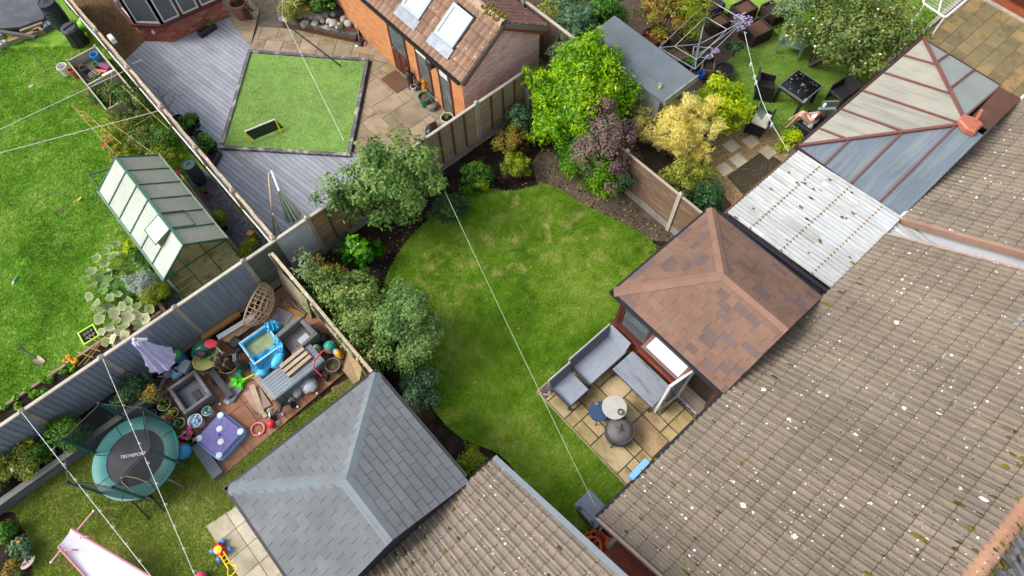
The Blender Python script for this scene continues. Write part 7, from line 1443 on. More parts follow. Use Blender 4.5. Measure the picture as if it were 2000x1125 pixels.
bush('trailing_plant','narrow dark green trailing plant beside the lilac trough','plant',px3(1432,110,0),px3(1430,95,.5),(.12,.35,.35),20,40,.12,.07,lf_dark,107,stems=4,limbr=.012)
bush('trailing_plant','low green plant behind the lilac trough','plant',px3(1352,118,0),px3(1352,118,.35),(.2,.25,.3),20,40,.12,.07,lf_mid,108,stems=4,limbr=.012)
p = G(1370,143,.35); pot('bucket','bright blue bucket at the foot of the rotary line corner',p.x,p.y,.11,.22,plain('royal_blue',lin(30,90,200,.85),.4),False,'bucket',.15)
p = G(1415,135,.3); pot('plant_pot','dark blue-black round pot half hidden by the lime shrub',p.x,p.y,.3,.32,plain('blue_black_pot',lin(44,52,66,.65),.3))
p = G(1391,162,.1); o = MB(TR(p.x,p.y,0)).sph((0,0,.12),.13,10,7,(1,1,.8),.05,rg); tag(o.ob('white_sack',PVC,None,True),'small white sack at the foot of the lime shrub','sack')
# rotary clothes line
t = thing('rotary_clothes_line','grey rotary clothes line with four arms and a square of tubes','clothes line',T3(G(1352,60,0))); ALU = plain('alu_tube',lin(170,174,184,.8),.35,metal=.5)
cc = Vector((14.55,8.35,0)); hub = Vector((14.55,8.35,1.55)); cr = [G(1357,135,1.9),G(1454,40,1.9),G(1386,0,1.9),G(1287,93,1.9)]
hub = G(1349,33,1.6); hub = Vector((sum(q.x for q in cr)/4,sum(q.y for q in cr)/4,1.5)); MB().tube([(hub.x,hub.y,0),(hub.x,hub.y,1.75)],.026,8).ob('mast',ALU,t,True)
for q in cr: MB().tube([hub,q],.017,7).ob('arm',ALU,t,True)
for i in range(4): MB().tube([cr[i],cr[(i+1) % 4]],.015,6).ob('outer_tube',ALU,t,True)
for i in range(4): MB().tube([hub.lerp(cr[i],.62),hub.lerp(cr[(i+1) % 4],.62)],.007,5).ob('line',ROPE,t)
for q in cr: MB().tube([q,hub+Vector((0,0,-.5))],.009,5).ob('strut',ALU,t)
o = MB().tube([G(1375,52,.4),G(1413,2,1.8)],.02,7); tag(o.ob('line_prop',plain('blue_prop',lin(60,90,190,.8),.4),None,True),'blue line prop leaning across the rotary clothes line','prop')
t = thing('washing_line','washing line with small pegs running from the rotary line past the rattan chairs','washing line',T3(G(1454,60,1.9))); MB().tube([G(1454,62,1.9),G(1474,150,1.75),G(1487,194,1.72),G(1509,244,1.72),G(1540,296,1.8)],.009,6).ob('cord',plain('line_cord',lin(190,200,190,.85)),t,True)
for a,b in ((1467,124),(1474,149),(1477,160),(1508,242)): p = G(a,b,1.75); MB(TR(p.x,p.y,1.72,.4)).cb(-.04,-.03,-.05,.04,.03,.05).ob('peg',plain('pale_peg',lin(180,214,214,.85)),t)
# goal at the top
t = thing('football_goal','white tubular football goal on the far lawn, cut by the top edge','goal',T3(G(1850,10,0))); W_ = plain('white_tube',lin(236,236,236,.9),.35)
z1 = .9; gpts = [G(1858,-60,z1),G(1803,3,z1),G(1806,8,z1),G(1842,32,z1),G(1848,33,z1),G(1890,-2,z1),G(1930,-40,z1)]
MB().tube(gpts,.035,9).ob('frame',W_,t,True); MB().tube([G(1833,25,z1),G(1841,-10,z1)],.028,8).ob('brace',W_,t,True); MB().tube([G(1806,8,z1),G(1806,8,z1)-Vector((0,0,.85))],.03,8).ob('leg',W_,t,True); MB().tube([G(1845,33,z1),G(1845,33,z1)-Vector((0,0,.85))],.03,8).ob('leg',W_,t,True)
mb = MB(); A = [G(1806,8,z1),G(1845,32,z1),G(1905,-20,z1),G(1862,-50,z1)]
for k in range(14): mb.tube([A[0].lerp(A[1],k/13),A[3].lerp(A[2],k/13)],.004,4); mb.tube([A[0].lerp(A[3],k/13),A[1].lerp(A[2],k/13)],.004,4)
mb.ob('net',ROPE,t,kind='stuff')
MATG = mat('drain_mat',[lin(84,76,58,.7),lin(66,60,48,.7)],3,bump=.8,bscale=90,grain=.4,var=0); q = [G(*k) for k in ((1420,345),(1490,295),(1530,320),(1455,385))]
t = thing('rubber_mat','dark grid door mat on the gravel beside the corrugated roof','mat',T3(q[0])); MB().prism([(k.x,k.y) for k in q],.008,.02).ob('sheet',MATG,t); mb = MB()
for k in range(22): mb.beam(T3(q[0].lerp(q[1],k/21)+Vector((0,0,.026))),T3(q[3].lerp(q[2],k/21)+Vector((0,0,.026))),.018,.012)
mb.ob('rib',MATG,t,kind='stuff')
p = G(1600,212,.6); t = thing('garden_screen','small grey panel behind the reclining woman','panel',(p.x,p.y,0)); MB().beam(T3(G(1598,213,.75)),T3(G(1632,212,.75)),.1,.04).ob('top',plain('grey_panel_top',lin(128,140,146,.75)),t); MB().beam(T3(G(1600,214,.4)),T3(G(1630,213,.4)),.04,.7).ob('board',plain('grey_panel_top',lin(128,140,146,.75)),t)
p = G(1610,207,.8); o = MB().lathe([(.001,.77),(.04,.77),(.05,.86),(.03,.9),(.001,.9)],(p.x,p.y,0),10); tag(o.ob('white_cup',PVC,None,True),'white cup standing on the grey panel','cup')
# ---------------------------------------------------------------- woman on a lounger, partly under the polycarbonate roof
SKIN = NB('skin_mat'); SKIN.done(lin(216,174,152,.78),.5,spec=.35); SKIN = SKIN.m; HAIR = mat('dark_hair',[lin(52,36,30,.6),lin(72,50,40,.6)],20,stretch=(1,1,6)); TOP = mat('white_top',lin(228,230,236,.88),bump=.3); SHORT = mat('pale_shorts',lin(190,196,206,.8))
o_ = G(1583,238,.45); HX,HY = o_.x,o_.y
hd_ = G(1604,223,.92); kn1 = G(1563,223,.82); kn2 = G(1568,219,.88); ft1 = G(1541,245,.08); ft2 = G(1549,229,.14)
def skin_body(name,joints,edges,m,parent,root=0,sub=2):
    me = bpy.data.meshes.new(name); off = WL[parent.name]; me.from_pydata([Vector(j[0])-off for j in joints],edges,[])
    ob = bpy.data.objects.new(name,me); COL.objects.link(ob); md = ob.modifiers.new('s','SKIN'); md.use_smooth_shade = True
    for i,j in enumerate(joints): sv = me.skin_vertices[0].data[i]; sv.radius = (j[1],j[2] if len(j) > 2 else j[1]); sv.use_root = (i == root)
    ob.modifiers.new('u','SUBSURF').levels = sub; ob.modifiers['u'].render_levels = sub
    dg = bpy.context.evaluated_depsgraph_get(); ev = ob.evaluated_get(dg); nm = bpy.data.meshes.new_from_object(ev); bpy.data.objects.remove(ob)
    nm.materials.clear(); nm.materials.append(m); nm.shade_smooth(); return link(name,nm,parent)
pw = thing('person','woman in a white top reclining with bent bare legs on a black lounger','person',(HX,HY,0))
hip = Vector((HX,HY,.50)); neck = hip.lerp(hd_,.72)+Vector((0,0,-.02)); d = (hd_-hip).normalized(); side = d.cross(Vector((0,0,1))).normalized()
sp = hip.lerp(neck,.5); shl,shr = neck-d*.07+side*.17,neck-d*.07-side*.17
el1 = sp+side*.24+Vector((0,0,.1)); el2 = sp-side*.22+Vector((0,0,.1)); ha1 = hip.lerp(kn1,.5)+Vector((0,0,.12)); ha2 = ha1+side*-.07
fd = Vector((-.1,.02,-.02))
J = [(hip,.13,.11),(sp,.115,.095),(neck-d*.1,.12,.09),(neck,.05),(hd_-d*.08,.06),(hd_+d*.03,.095,.085),(shl,.055),(el1,.042),(ha1,.032),(shr,.055),(el2,.042),(ha2,.032),(hip+side*.1,.1),(kn1,.062),(ft1,.042),(ft1+fd*1.6,.035,.025),(hip-side*.1,.1),(kn2,.062),(ft2,.042),(ft2+fd*1.6,.035,.025)]
Ed = [(0,1),(1,2),(2,3),(3,4),(4,5),(2,6),(6,7),(7,8),(2,9),(9,10),(10,11),(0,12),(12,13),(13,14),(14,15),(0,16),(16,17),(17,18),(18,19)]
body = skin_body('body',J,Ed,SKIN,pw)
skin_body('top',[(hip+d*.06,.155,.14),(sp,.15,.14),(neck-d*.11,.155,.14),(neck-d*.05+side*.12,.08),(neck-d*.05-side*.12,.08)],[(0,1),(1,2),(2,3),(2,4)],TOP,pw,sub=2)
skin_body('shorts',[(hip,.15,.125),(hip+side*.1,.115),(hip.lerp(kn1,.25)+side*.06,.095),(hip-side*.1,.115),(hip.lerp(kn2,.25)-side*.06,.095)],[(0,1),(1,2),(0,3),(3,4)],SHORT,pw)
for hh,s in ((ha1,1),(ha2,-1)):
    for f in range(5): b = hh+side*(.022*(f-2)*.6); skin_body('finger',[(b,.011),(b+d*-.04+Vector((0,0,-.01)),.010),(b+d*-.075*(1-.08*abs(f-2))+Vector((0,0,-.03)),.008)],[(0,1),(1,2)],SKIN,pw,sub=1)
hu = Vector((0,0,1)).cross(side); mb = MB(); mb.sph(hd_+d*.06-(Vector((0,0,1))-d*d.z).normalized()*.045,.112,14,10); mb.ob('hair',HAIR,pw,True); MB().tube([hd_+d*.08+side*.07,hd_-d*.05+side*.12-Vector((0,0,.04)),hd_-d*.2+side*.13-Vector((0,0,.1))],[.06,.05,.025],8).ob('hair_lock',HAIR,pw,True)
fu = (Vector((0,0,1))-d*d.z).normalized()
for s in (-1,1): MB().sph(hd_+fu*.078+side*.034*s+d*.02,.013,8,6).ob('eye',BLACKP,pw)
MB().sph(hd_+fu*.092-d*.012,.016,8,6).ob('nose',SKIN,pw,True); MB().sph(hd_+fu*.082-d*.045,.018,8,6,(1.2,.8,.5)).ob('mouth',plain('lips',lin(180,96,92,.75)),pw,True)
t = thing('rattan_lounger','black rattan lounger carrying the reclining woman','lounger',(HX,HY,0)); T = TR(HX,HY,0,math.atan2(d.y,d.x)); MB(T).cb(-.3,-.33,.28,.3,.33,.38,.02).ob('seat',RATT,t)
MB(T).add([(.25,-.33,.3),(.25,.33,.3),(.62,.33,.78),(.62,-.33,.78),(.32,-.33,.3),(.32,.33,.3),(.68,.33,.76),(.68,-.33,.76)],[(0,3,2,1),(4,5,6,7),(3,7,6,2),(0,4,7,3),(1,2,6,5)]).ob('backrest',RATT,t)
for s in (-1,1): MB(T).cb(-.3,s*.36-.04,.0,.35,s*.36+.04,.52,.02).ob('arm',RATT,t)
# ================================================================ THINGS: trampoline garden
TEAL = mat('teal_pad',[lin(46,128,124,.78),lin(54,140,136,.78)],3,var=.04,bump=.2,rough=.45,spec=.4,dirt=lin(34,92,92,.7),damt=.5); TMAT = mat('jump_mat',[lin(70,72,76,.68),lin(80,82,86,.68)],3,bump=.5,bscale=150,var=0)
p0,p1,p2,p3 = G(187,900,.7),G(340,880,.7),G(262,823,.7),G(262,963,.7); tx,ty = -4.30,8.62; tr_ = .97
t = thing('trampoline','round trampoline with a teal padded rim, black jumping mat and safety net','trampoline',(tx,ty,0))
MB().lathe([(.001,.70),(tr_*.70,.70),(tr_*.70,.685),(.001,.685)],(tx,ty,0),48).ob('jumping_mat',TMAT,t)
for k in range(8):
    a0,a1 = 6.2832*k/8+.01,6.2832*(k+1)/8-.01; m = MB(); m.grid(lambda u,v: (tx+math.cos(a0+(a1-a0)*u)*tr_*(.68+.33*v),ty+math.sin(a0+(a1-a0)*u)*tr_*(.68+.33*v),.712+.018*math.sin(v*3.14)-.0*v),8,4); m.ob('pad',TEAL,t,True)
MB().lathe([(tr_*.985,.66),(tr_*1.01,.68),(tr_*.985,.70),(tr_*.96,.68),(tr_*.985,.66)],(tx,ty,0),48).ob('frame_ring',plain('dark_tube',lin(80,76,74,.7),.4),t,True)
for k in range(3):
    a = .55+k*2.094; q = [(tx+math.cos(a-.3)*tr_,ty+math.sin(a-.3)*tr_,.66),(tx+math.cos(a-.3)*tr_*1.06,ty+math.sin(a-.3)*tr_*1.06,.02),(tx+math.cos(a+.3)*tr_*1.06,ty+math.sin(a+.3)*tr_*1.06,.02),(tx+math.cos(a+.3)*tr_,ty+math.sin(a+.3)*tr_,.66)]; MB().tube(q,.028,8).ob('leg',STEEL,t,True)
TNET = NB('trampoline_net'); TNET.done(lin(52,66,70,.6),.7); TNET.b.inputs['Alpha'].default_value = .6; TNET = TNET.m; TP = plain('teal_pole',lin(30,106,104,.78),.4)
NP = 6; pa = [3.35+6.2832*k/NP for k in range(NP)]; H = 1.95
pol = [Vector((tx+math.cos(a)*tr_*1.02,ty+math.sin(a)*tr_*1.02,0)) for a in pa]
mb = MB()
for i in range(NP):
    if i == 5: continue
    a,b = pol[i],pol[(i+1) % NP]; mb.grid(lambda u,v: tuple(a.lerp(b,u)*(1)+Vector((0,0,.7+(H-.7)*v))+(Vector((tx,ty,0))-a.lerp(b,u))*(-.09*math.sin(u*3.14)*(1-v)+.05*math.sin(u*3.14)*v)),6,4)
    mb.ob('net_panel',TNET,t,True); mb = MB()
for i,q in enumerate(pol): MB().tube([q+Vector((0,0,.3)),q+Vector((0,0,H))],.03,9).ob('pole',TP,t,True); MB().sph((q.x,q.y,H+.02),.04,8,6).ob('pole_cap',BLACKP,t,True)
MB().tube([q+Vector((0,0,H-.02)) for q in pol],.012,6,True).ob('net_hem',BLACKP,t)
def text(s_,loc,right,up,size,m,parent,name):
    c = bpy.data.curves.new(name,'FONT'); c.body = s_; c.size = size; c.align_x = 'CENTER'; c.align_y = 'CENTER'; c.extrude = .001
    ob = bpy.data.objects.new(name,c); COL.objects.link(ob); dg = bpy.context.evaluated_depsgraph_get(); me = bpy.data.meshes.new_from_object(ob.evaluated_get(dg)); bpy.data.objects.remove(ob)
    r = Vector(right).normalized(); u = Vector(up).normalized(); n = r.cross(u); M_ = Matrix(((r.x,u.x,n.x,loc[0]),(r.y,u.y,n.y,loc[1]),(r.z,u.z,n.z,loc[2]),(0,0,0,1)))
    me.transform(Matrix.Translation(-WL[parent.name]) @ M_); me.materials.clear(); me.materials.append(m); return link(name,me,parent)
ra,rb_ = G(243,892,.705),G(277,886,.705); rt = rb_-ra; text('TECHSPORT',((ra.x+rb_.x)/2,(ra.y+rb_.y)/2,.7035),rt,Vector((-rt.y,rt.x,0)),.105,plain('print_white',lin(214,218,220,.85)),t,'lettering')
a,b = G(240,960,.66),G(272,945,.66); c_,d_ = G(293,1015,.0),G(323,1000,.0); lad = thing('ladder','black two-rail ladder leaning on the trampoline rim','ladder',T3(c_))
MB().tube([a,c_],.02,7).ob('rail',BLACKP,lad,True); MB().tube([b,d_],.02,7).ob('rail',BLACKP,lad,True)
for f in (.42,.75): MB().tube([a.lerp(c_,f),b.lerp(d_,f)],.018,7).ob('rung',BLACKP,lad,True)
o = MB().tube([T3(G(*q)) for q in ((262,962,.72),(238,942,.75),(236,933,.78),(246,930,.8),(268,934,.8),(290,943,.76))],.012,6); tag(o.ob('net_cord',plain('pale_cord',lin(206,190,150,.85)),None,True),'pale cord edging the net opening above the ladder','cord')
# raised bed of grey sleepers along the fence
SLP = mat('grey_sleeper',[lin(96,104,114,.74),lin(112,118,126,.74),lin(84,92,102,.74)],3,stretch=(.4,3,3),bump=.4,dirt=lin(130,128,120,.7)); t = thing('sleeper_bed','long raised bed of grey painted sleepers below the blue fence','raised bed',(-5.5,10.2,0))
a0 = G(0,975,.42); a1 = G(128,880,.42); yb = 10.0
for k in range(2): MB().cb(-9,yb-.1+k*.004,.21*k,-3.3,yb,.21*k+.205,.012).ob('sleeper',SLP,t)
MB().cb(-3.3,yb-.1,0,-3.2,10.66,.41,.012).ob('sleeper',SLP,t); MB().bx(-9,yb,0,-3.3,10.67,.34).ob('soil',SOIL,t); MB().cb(-9,yb-.14,.416,-3.2,yb+.02,.45,.008).ob('coping',mat('grey_coping',lin(150,148,140,.72)),t)
p = G(99,882,.45); pot('plant_pot','empty pale grey pot in the sleeper bed',p.x,p.y,.1,.14,plain('pale_grey_pot',lin(200,206,210,.82)),False,z=.35); p = G(88,868,.5); pot('plant_pot','bluish pot tilted behind the pale grey pot',p.x,p.y,.09,.18,plain('blue_grey_pot',lin(150,166,186,.8)),False,z=.35)
p = G(25,917,.85); t = thing('solar_light','white globe solar light in the sleeper bed','light',(p.x,p.y,.35)); MB().sph((p.x,p.y,.85),.055,12,8).ob('globe',plain('white_globe',lin(240,240,240,.9),.3),t,True); MB().tube([(p.x,p.y,.35),(p.x,p.y,.8)],.01,6).ob('stake',STEEL,t)
p = G(258,743,1.0); 
# string lights
for lb,pts in (('left string of white festoon bulbs from the blue fence over the trampoline',[(42,805,1.85),(330,1170,2.0)]),('right string of white festoon bulbs from the blue fence across the lawn',[(201,701,1.85),(400,1170,2.0)])):
    t = thing('string_lights',lb,'string lights',T3(G(*pts[0]))); P = [Vector(T3(G(*q))) for q in pts]; MB().tube([P[0].lerp(P[1],k/12) for k in range(13)],.0065,6).ob('cable',ROPE,t,True)
    for k in range(9): q = P[0].lerp(P[1],.22+.085*k); MB().lathe([(.001,-.1),(.028,-.07),(.03,-.045),(.012,-.012),(.012,0)],T3(q),8).ob('bulb',plain('bulb_white',lin(236,236,230,.9),.2),t,True)
# pink framed slide
t = thing('slide','pale lilac slide with a pink frame and crossbar, cut by the bottom edge','slide',T3(G(200,1090,0))); PF = plain('pink_frame',lin(222,156,170,.85),.4); LB = mat('lilac_bed',[lin(230,224,236,.88),lin(236,230,240,.88)],2,var=0,bump=.1,rough=.35)
A,B,C_,D_ = G(143,1034,1.0),G(117,1068,1.0),G(210,1170,.25),G(335,1150,.25)
e = lambda u,v: A.lerp(B,u).lerp(D_.lerp(C_,u),v)
MB().grid(lambda u,v: tuple(e(u,v)+Vector((0,0,.05*(2*u-1)**4+.05*max(0,.12-v)*8))),10,14).ob('slide_bed',LB,t,True)
for u in (0,1): MB().tube([e(u,v/8)+Vector((0,0,.06)) for v in range(9)],.028,8).ob('side_rail',PF,t,True)
MB().tube([G(183,998,.9),G(100,1098,.9)],.022,8).ob('crossbar',PF,t,True)
for q in ((183,998),(100,1098)): MB().sph(T3(G(*q,.9)),.03,8,6).ob('end_cap',PVC,t,True); MB().tube([G(*q,.9),G(*q,.9)*1-Vector((0,0,.9))],.018,7).ob('leg',PF,t,True)
for u in (.1,.9): q = e(u,.12); MB().tube([q+Vector((-.02,0,.06)),q+Vector((.03,-.02,.16)),q+Vector((.14,-.1,.15)),q+Vector((.2,-.14,.03))],.016,7).ob('hand_grip',PF,t,True)
# toy mower
p = G(430,1075,.15); t = thing('toy_mower','red, blue and yellow push-along toy on the cream slabs','toy',T3(G(435,1080,.03))); RED = plain('toy_red',lin(216,44,48,.85),.35); YL = plain('toy_yellow',lin(244,196,40,.88),.35); BL_ = plain('toy_blue',lin(70,150,226,.85),.35)
fw = (G(424,1068,.1)-G(460,1110,.1)).normalized(); fa = math.atan2(fw.y,fw.x); T = TR(p.x,p.y,.03,fa); MB(T).cb(-.14,-.11,.06,.16,.11,.2,.04).ob('body',RED,t); MB(T).lathe([(.001,.2),(.085,.2),(.09,.26),(.001,.28)],(0,0,0),16).ob('dome',YL,t,True)
for x,y in ((-.12,-.15),(-.12,.15),(.13,-.15),(.13,.15)): MB(T @ Matrix.Translation((x,y,.07)) @ Matrix.Rotation(rad(90),4,'X')).lathe([(.001,-.03),(.07,-.03),(.07,.03),(.001,.03)],(0,0,0),14).ob('wheel',BL_,t,True)
for y in (-.05,.05): MB(T).tube([(-.1,y,.2),(-.55,y,.42)],.016,7).ob('handle_rail',YL,t,True)
for k in range(3): MB(T).tube([(-.2-.12*k,-.05,.25+.06*k),(-.2-.12*k,.05,.25+.06*k)],.012,6).ob('rung',YL,t)
MB(T).tube([(-.55,-.05,.42),(-.66,-.12,.46),(-.74,-.1,.48),(-.74,.1,.48),(-.66,.12,.46),(-.55,.05,.42)],.018,7).ob('grip',YL,t,True)
p = G(390,1128,.2); o = MB().sph((p.x,p.y,.13),.14,16,10); tag(o.ob('pink_ball',plain('pink_ball_mat',lin(222,80,130,.85),.35),None,True),'pink ball cut by the bottom edge','ball')
p = G(55,1098,.2); o = MB(TR(p.x,p.y,.2,.2)).lathe([(.001,-.01),(.14,0),(.15,.02),(.001,.03)],(0,0,0),16,1.2,.7); tag(o.ob('bird_dish',plain('pink_dish',lin(190,160,156,.8))),'small pinkish dish among the plants in the bottom left corner','dish')
# ---------------------------------------------------------------- patio clutter
# closed lavender parasol
hp = G(263,664,2.3); t = thing('parasol','closed lavender parasol standing against the blue fence','parasol',(hp.x,hp.y,0)); LAV = mat('lavender_cloth',[lin(190,186,232,.9),lin(206,202,238,.9),lin(222,222,238,.9)],3,stretch=(3,3,.4),var=0,bump=.3); mb = MB(); k = 20; rings = [(.03,2.3),(.11,2.2),(.12,1.95),(.18,1.6),(.26,1.25),(.34,.98)]
for (r0,z0),(r1,z1_) in zip(rings,rings[1:]):
    for i in range(k):
        f = lambda r,i_: r*(1.12 if i_ % 2 else .84)
        a0,a1_ = 6.2832*i/k,6.2832*(i+1)/k; mb.add([(hp.x+math.cos(a0)*f(r0,i),hp.y+math.sin(a0)*f(r0,i),z0),(hp.x+math.cos(a1_)*f(r0,i+1),hp.y+math.sin(a1_)*f(r0,i+1),z0),(hp.x+math.cos(a1_)*f(r1,i+1),hp.y+math.sin(a1_)*f(r1,i+1),z1_+(.08 if z1_ < 1 and (i+1) % 2 else 0)),(hp.x+math.cos(a0)*f(r1,i),hp.y+math.sin(a0)*f(r1,i),z1_+(.08 if z1_ < 1 and i % 2 else 0))],[(0,1,2,3)])
mb.ob('canopy',LAV,t); MB().tube([(hp.x,hp.y,.0),(hp.x,hp.y,2.3)],.024,8).ob('pole',plain('dark_green_pole',lin(60,72,70,.7)),t,True); MB().sph((hp.x,hp.y,2.33),.045,10,7).ob('finial',PVC,t,True); MB().tube([(hp.x+.02,hp.y-.02,2.26),(hp.x+.2,hp.y-.06,2.14)],[.06,.03],8).ob('valance_flap',PVC,t,True); MB().lathe([(.22,.03),(.22,.08),(.05,.13),(.04,.2)],(hp.x,hp.y,0),18).ob('base',BLACKP,t)
rg = random.Random(123)
def at3(px,py,z): p = G(px,py,z); return p.x,p.y
# teal lidded water container
x,y = at3(343,692,.5); t = thing('water_container','blue water container with a green lid beside the parasol','container',(x,y,.03)); BLU = plain('container_blue',lin(64,120,170,.8),.35); MB().lathe([(.13,.03),(.15,.06),(.15,.2),(.14,.22),(.15,.24),(.15,.4),(.13,.46)],(x,y,0),20).ob('body',BLU,t,True); MB().lathe([(.13,.46),(.135,.5),(.12,.52),(.001,.52)],(x,y,0),20).ob('lid',plain('lid_green',lin(58,160,96,.82),.35),t,True)
# big tub with green sheet
x,y = at3(402,700,.35); t = thing('garden_tub','large blue and yellow flexible tub stuffed with a green plastic sheet','tub',(x,y,.03)); MB().lathe([(.001,.03),(.26,.03),(.33,.3),(.345,.3),(.35,.33),(.31,.33),(.25,.08),(.001,.07)],(x,y,0),26,1,.85).ob('body',plain('tub_blue',lin(44,130,180,.82),.4),t,True); MB().lathe([(.35,.325),(.355,.35),(.3,.36),(.29,.33)],(x,y,0),26,1,.85).ob('rim',plain('tub_yellow',lin(200,206,110,.85),.4),t,True)
GS = plain('green_sheet',lin(30,110,90,.78),.25); x2,y2 = at3(398,682,.45); o = MB(TR(x2,y2,.45)).sph((0,0,0),.28,16,10,(1.1,.8,.75),.13,rg); tag(o.ob('green_sheeting',GS,None,True),'crumpled dark green plastic sheeting in the flexible tub','plastic sheet')
o = MB(TR(*at3(392,690,.62),.56,.5)).cb(-.09,-.14,0,.09,.14,.1,.03); tag(o.ob('coal_bag',BLACKP),'black bag lying on the green sheeting','bag'); x,y = at3(382,697,.6)
for i in range(3): o = MB().tube([at3(378+i*5,703,.5)+(.5,),at3(384+i*5,694,.58)+(.58,)],.02,7); tag(o.ob('stick',mat('stick_mat',lin(176,136,104,.75)),None,True),'short wooden stick poking out of the green sheeting','stick','sticks in the tub')
x,y = at3(419,716,.12); pot('plant_pot','small terracotta pot below the large flexible tub',x,y,.1,.2,TERRA,False,z=.03)
# red octagon toy
p = G(410,672,.75); t = thing('toy_drum','red octagonal toy with a purple face propped above the tub','toy',T3(p)); T = TR(p.x,p.y,.68,.3) @ Matrix.Rotation(.5,4,'Y'); MB(T).lathe([(.13,0),(.15,.02),(.15,.06),(.11,.07)],(0,0,0),8).ob('rim',plain('coral_red',lin(226,70,84,.85),.35),t); MB(T).lathe([(.11,.065),(.001,.07)],(0,0,0),8).ob('face',plain('violet_face',lin(150,130,200,.82),.4),t); MB(T).tube([(.05,-.1,.0),(.1,-.5,-.3)],.015,6).ob('stick',PVC,t)
# galvanised tub of logs
x,y = at3(447,712,.3); t = thing('metal_bucket','rusty metal bucket packed with split logs','bucket',(x,y,.03)); RM_ = mat('rusty_metal',[lin(150,146,134,.75),lin(156,112,80,.75),lin(130,84,60,.72)],4,var=0,rough=.55,metal=.2); MB().lathe([(.001,.03),(.2,.03),(.25,.34),(.262,.35),(.24,.35),(.19,.05),(.001,.05)],(x,y,0),26).ob('body',RM_,t,True)
LOG = mat('split_log',[lin(132,114,98,.74),lin(104,90,78,.74),lin(156,132,108,.74)],6,objcols=True,stretch=(1,1,.2),bump=.7)
for i,(dx,dy,l) in enumerate([(-.1,.1,.55),(.02,.12,.5),(.1,.05,.5),(-.05,0,.6),(.07,-.06,.45),(-.12,-.04,.5),(0,-.1,.42)]): o = MB().beam((x+dx*.8,y+dy*.8,.08),(x+dx*1.5-.08,y+dy*1.5+.12,.1+l),.09,.07); tag(o.ob('log',LOG),'grey split log standing in the rusty metal bucket','log','logs in the metal bucket')
# black rubber hose coil / tyre
x,y = at3(478,703,.2); t = thing('rubber_coil','ribbed black rubber coil leaning on the blue pool','rubber coil',(x,y,.03)); T = TR(x,y,.3,.9) @ Matrix.Rotation(rad(55),4,'X')
for k in range(2): MB(T).tube([(.26*math.cos(i*.3),.26*math.sin(i*.3),k*.08) for i in range(21)],[.05*(1.15 if i % 2 else .9) for i in range(21)],8,True).ob('coil',BLACKP,t)
# blue pool with murky water
pc = [G(468,668,.62),G(520,632,.62),G(552,678,.62),G(493,712,.62)]; t = thing('paddling_pool','square frame pool of murky green water under a crumpled blue sheet','pool',T3(G(508,670,0))); cx = sum(q.x for q in pc)/4; cy = sum(q.y for q in pc)/4; BP = mat('pool_blue',[lin(64,176,226,.85),lin(88,192,236,.86),lin(50,150,206,.82)],3,var=0,rough=.35,bump=.15); e1_,e2_ = (pc[1]-pc[0]).length/2,(pc[3]-pc[0]).length/2; an = math.atan2((pc[1]-pc[0]).y,(pc[1]-pc[0]).x); T = TR(cx,cy,.03,an); m = MB(T); k = .05
for q in ((-e1_,-e2_,0,e1_,-e2_+k,.58),(-e1_,e2_-k,0,e1_,e2_,.58),(-e1_,-e2_+k,0,-e1_+k,e2_-k,.58),(e1_-k,-e2_+k,0,e1_,e2_-k,.58)): m.cb(*q,.015)
m.ob('side',BP,t); WAT = mat('murky_water',[lin(150,168,128,.75),lin(136,154,112,.75),lin(120,134,90,.7)],4,var=0,rough=.06,bump=.03,grain=.05,spec=.6); MB(T).bx(-e1_+k,-e2_+k,.02,e1_-k,e2_-k,.42).ob('water',WAT,t); MB(T).tube([(-e1_,-e2_,.58),(e1_,-e2_,.58),(e1_,e2_,.58),(-e1_,e2_,.58)],.022,7,True).ob('top_rail',plain('pale_blue_rail',lin(190,226,240,.88),.4),t,True)
rg2 = random.Random(6); f = [[rg2.uniform(-.05,.05) for _ in range(12)] for _ in range(12)]
def drape(c0,c1,c2,c3,n=10): return lambda u,v: tuple(Vector(c0).lerp(c1,u).lerp(Vector(c3).lerp(c2,u),v)+Vector((f[int(u*n)][int(v*n)]*.5,f[int(v*n)][int(u*n)]*.5,f[int(u*n)][int(v*n)]*1.2+.03*math.sin(u*16+v*5))))
MB().grid(drape(T3(G(487,698,.64)),T3(G(552,668,.64)),T3(G(553,712,.36)),T3(G(490,728,.1))),10,10).ob('sheet',BP,t,True); MB().grid(drape(T3(G(516,632,.64)),T3(G(534,624,.7)),T3(G(545,640,.6)),T3(G(522,648,.64))),10,10).ob('sheet',BP,t,True); MB().grid(drape(T3(G(540,655,.66)),T3(G(552,672,.66)),T3(G(548,700,.5)),T3(G(528,690,.5))),10,10).ob('sheet',BP,t,True)
# planks by the fence
PWOOD = mat('orange_timber',[lin(200,146,84,.78),lin(178,124,70,.76),lin(212,162,100,.78)],4,stretch=(.5,3,3),bump=.3)
for i,(a,b,z,w_,h,m,lb) in enumerate([((395,662),(468,612),.12,.14,.1,PWOOD,'long orange-brown timber beam along the foot of the blue fence'),((437,665),(484,635),.2,.17,.1,PWOOD,'short bright orange timber beam beside the pool'),((425,660),(495,618),.3,.14,.03,mat('white_trim',lin(206,212,216,.82),rough=.4),'curved white metal trim strip lying across the timber beams')]): o = MB().beam(T3(G(*a,z)),T3(G(*b,z)),w_,h); tag(o.ob('timber_beam' if i < 2 else 'metal_trim',m),lb,'beam' if i < 2 else 'trim strip')
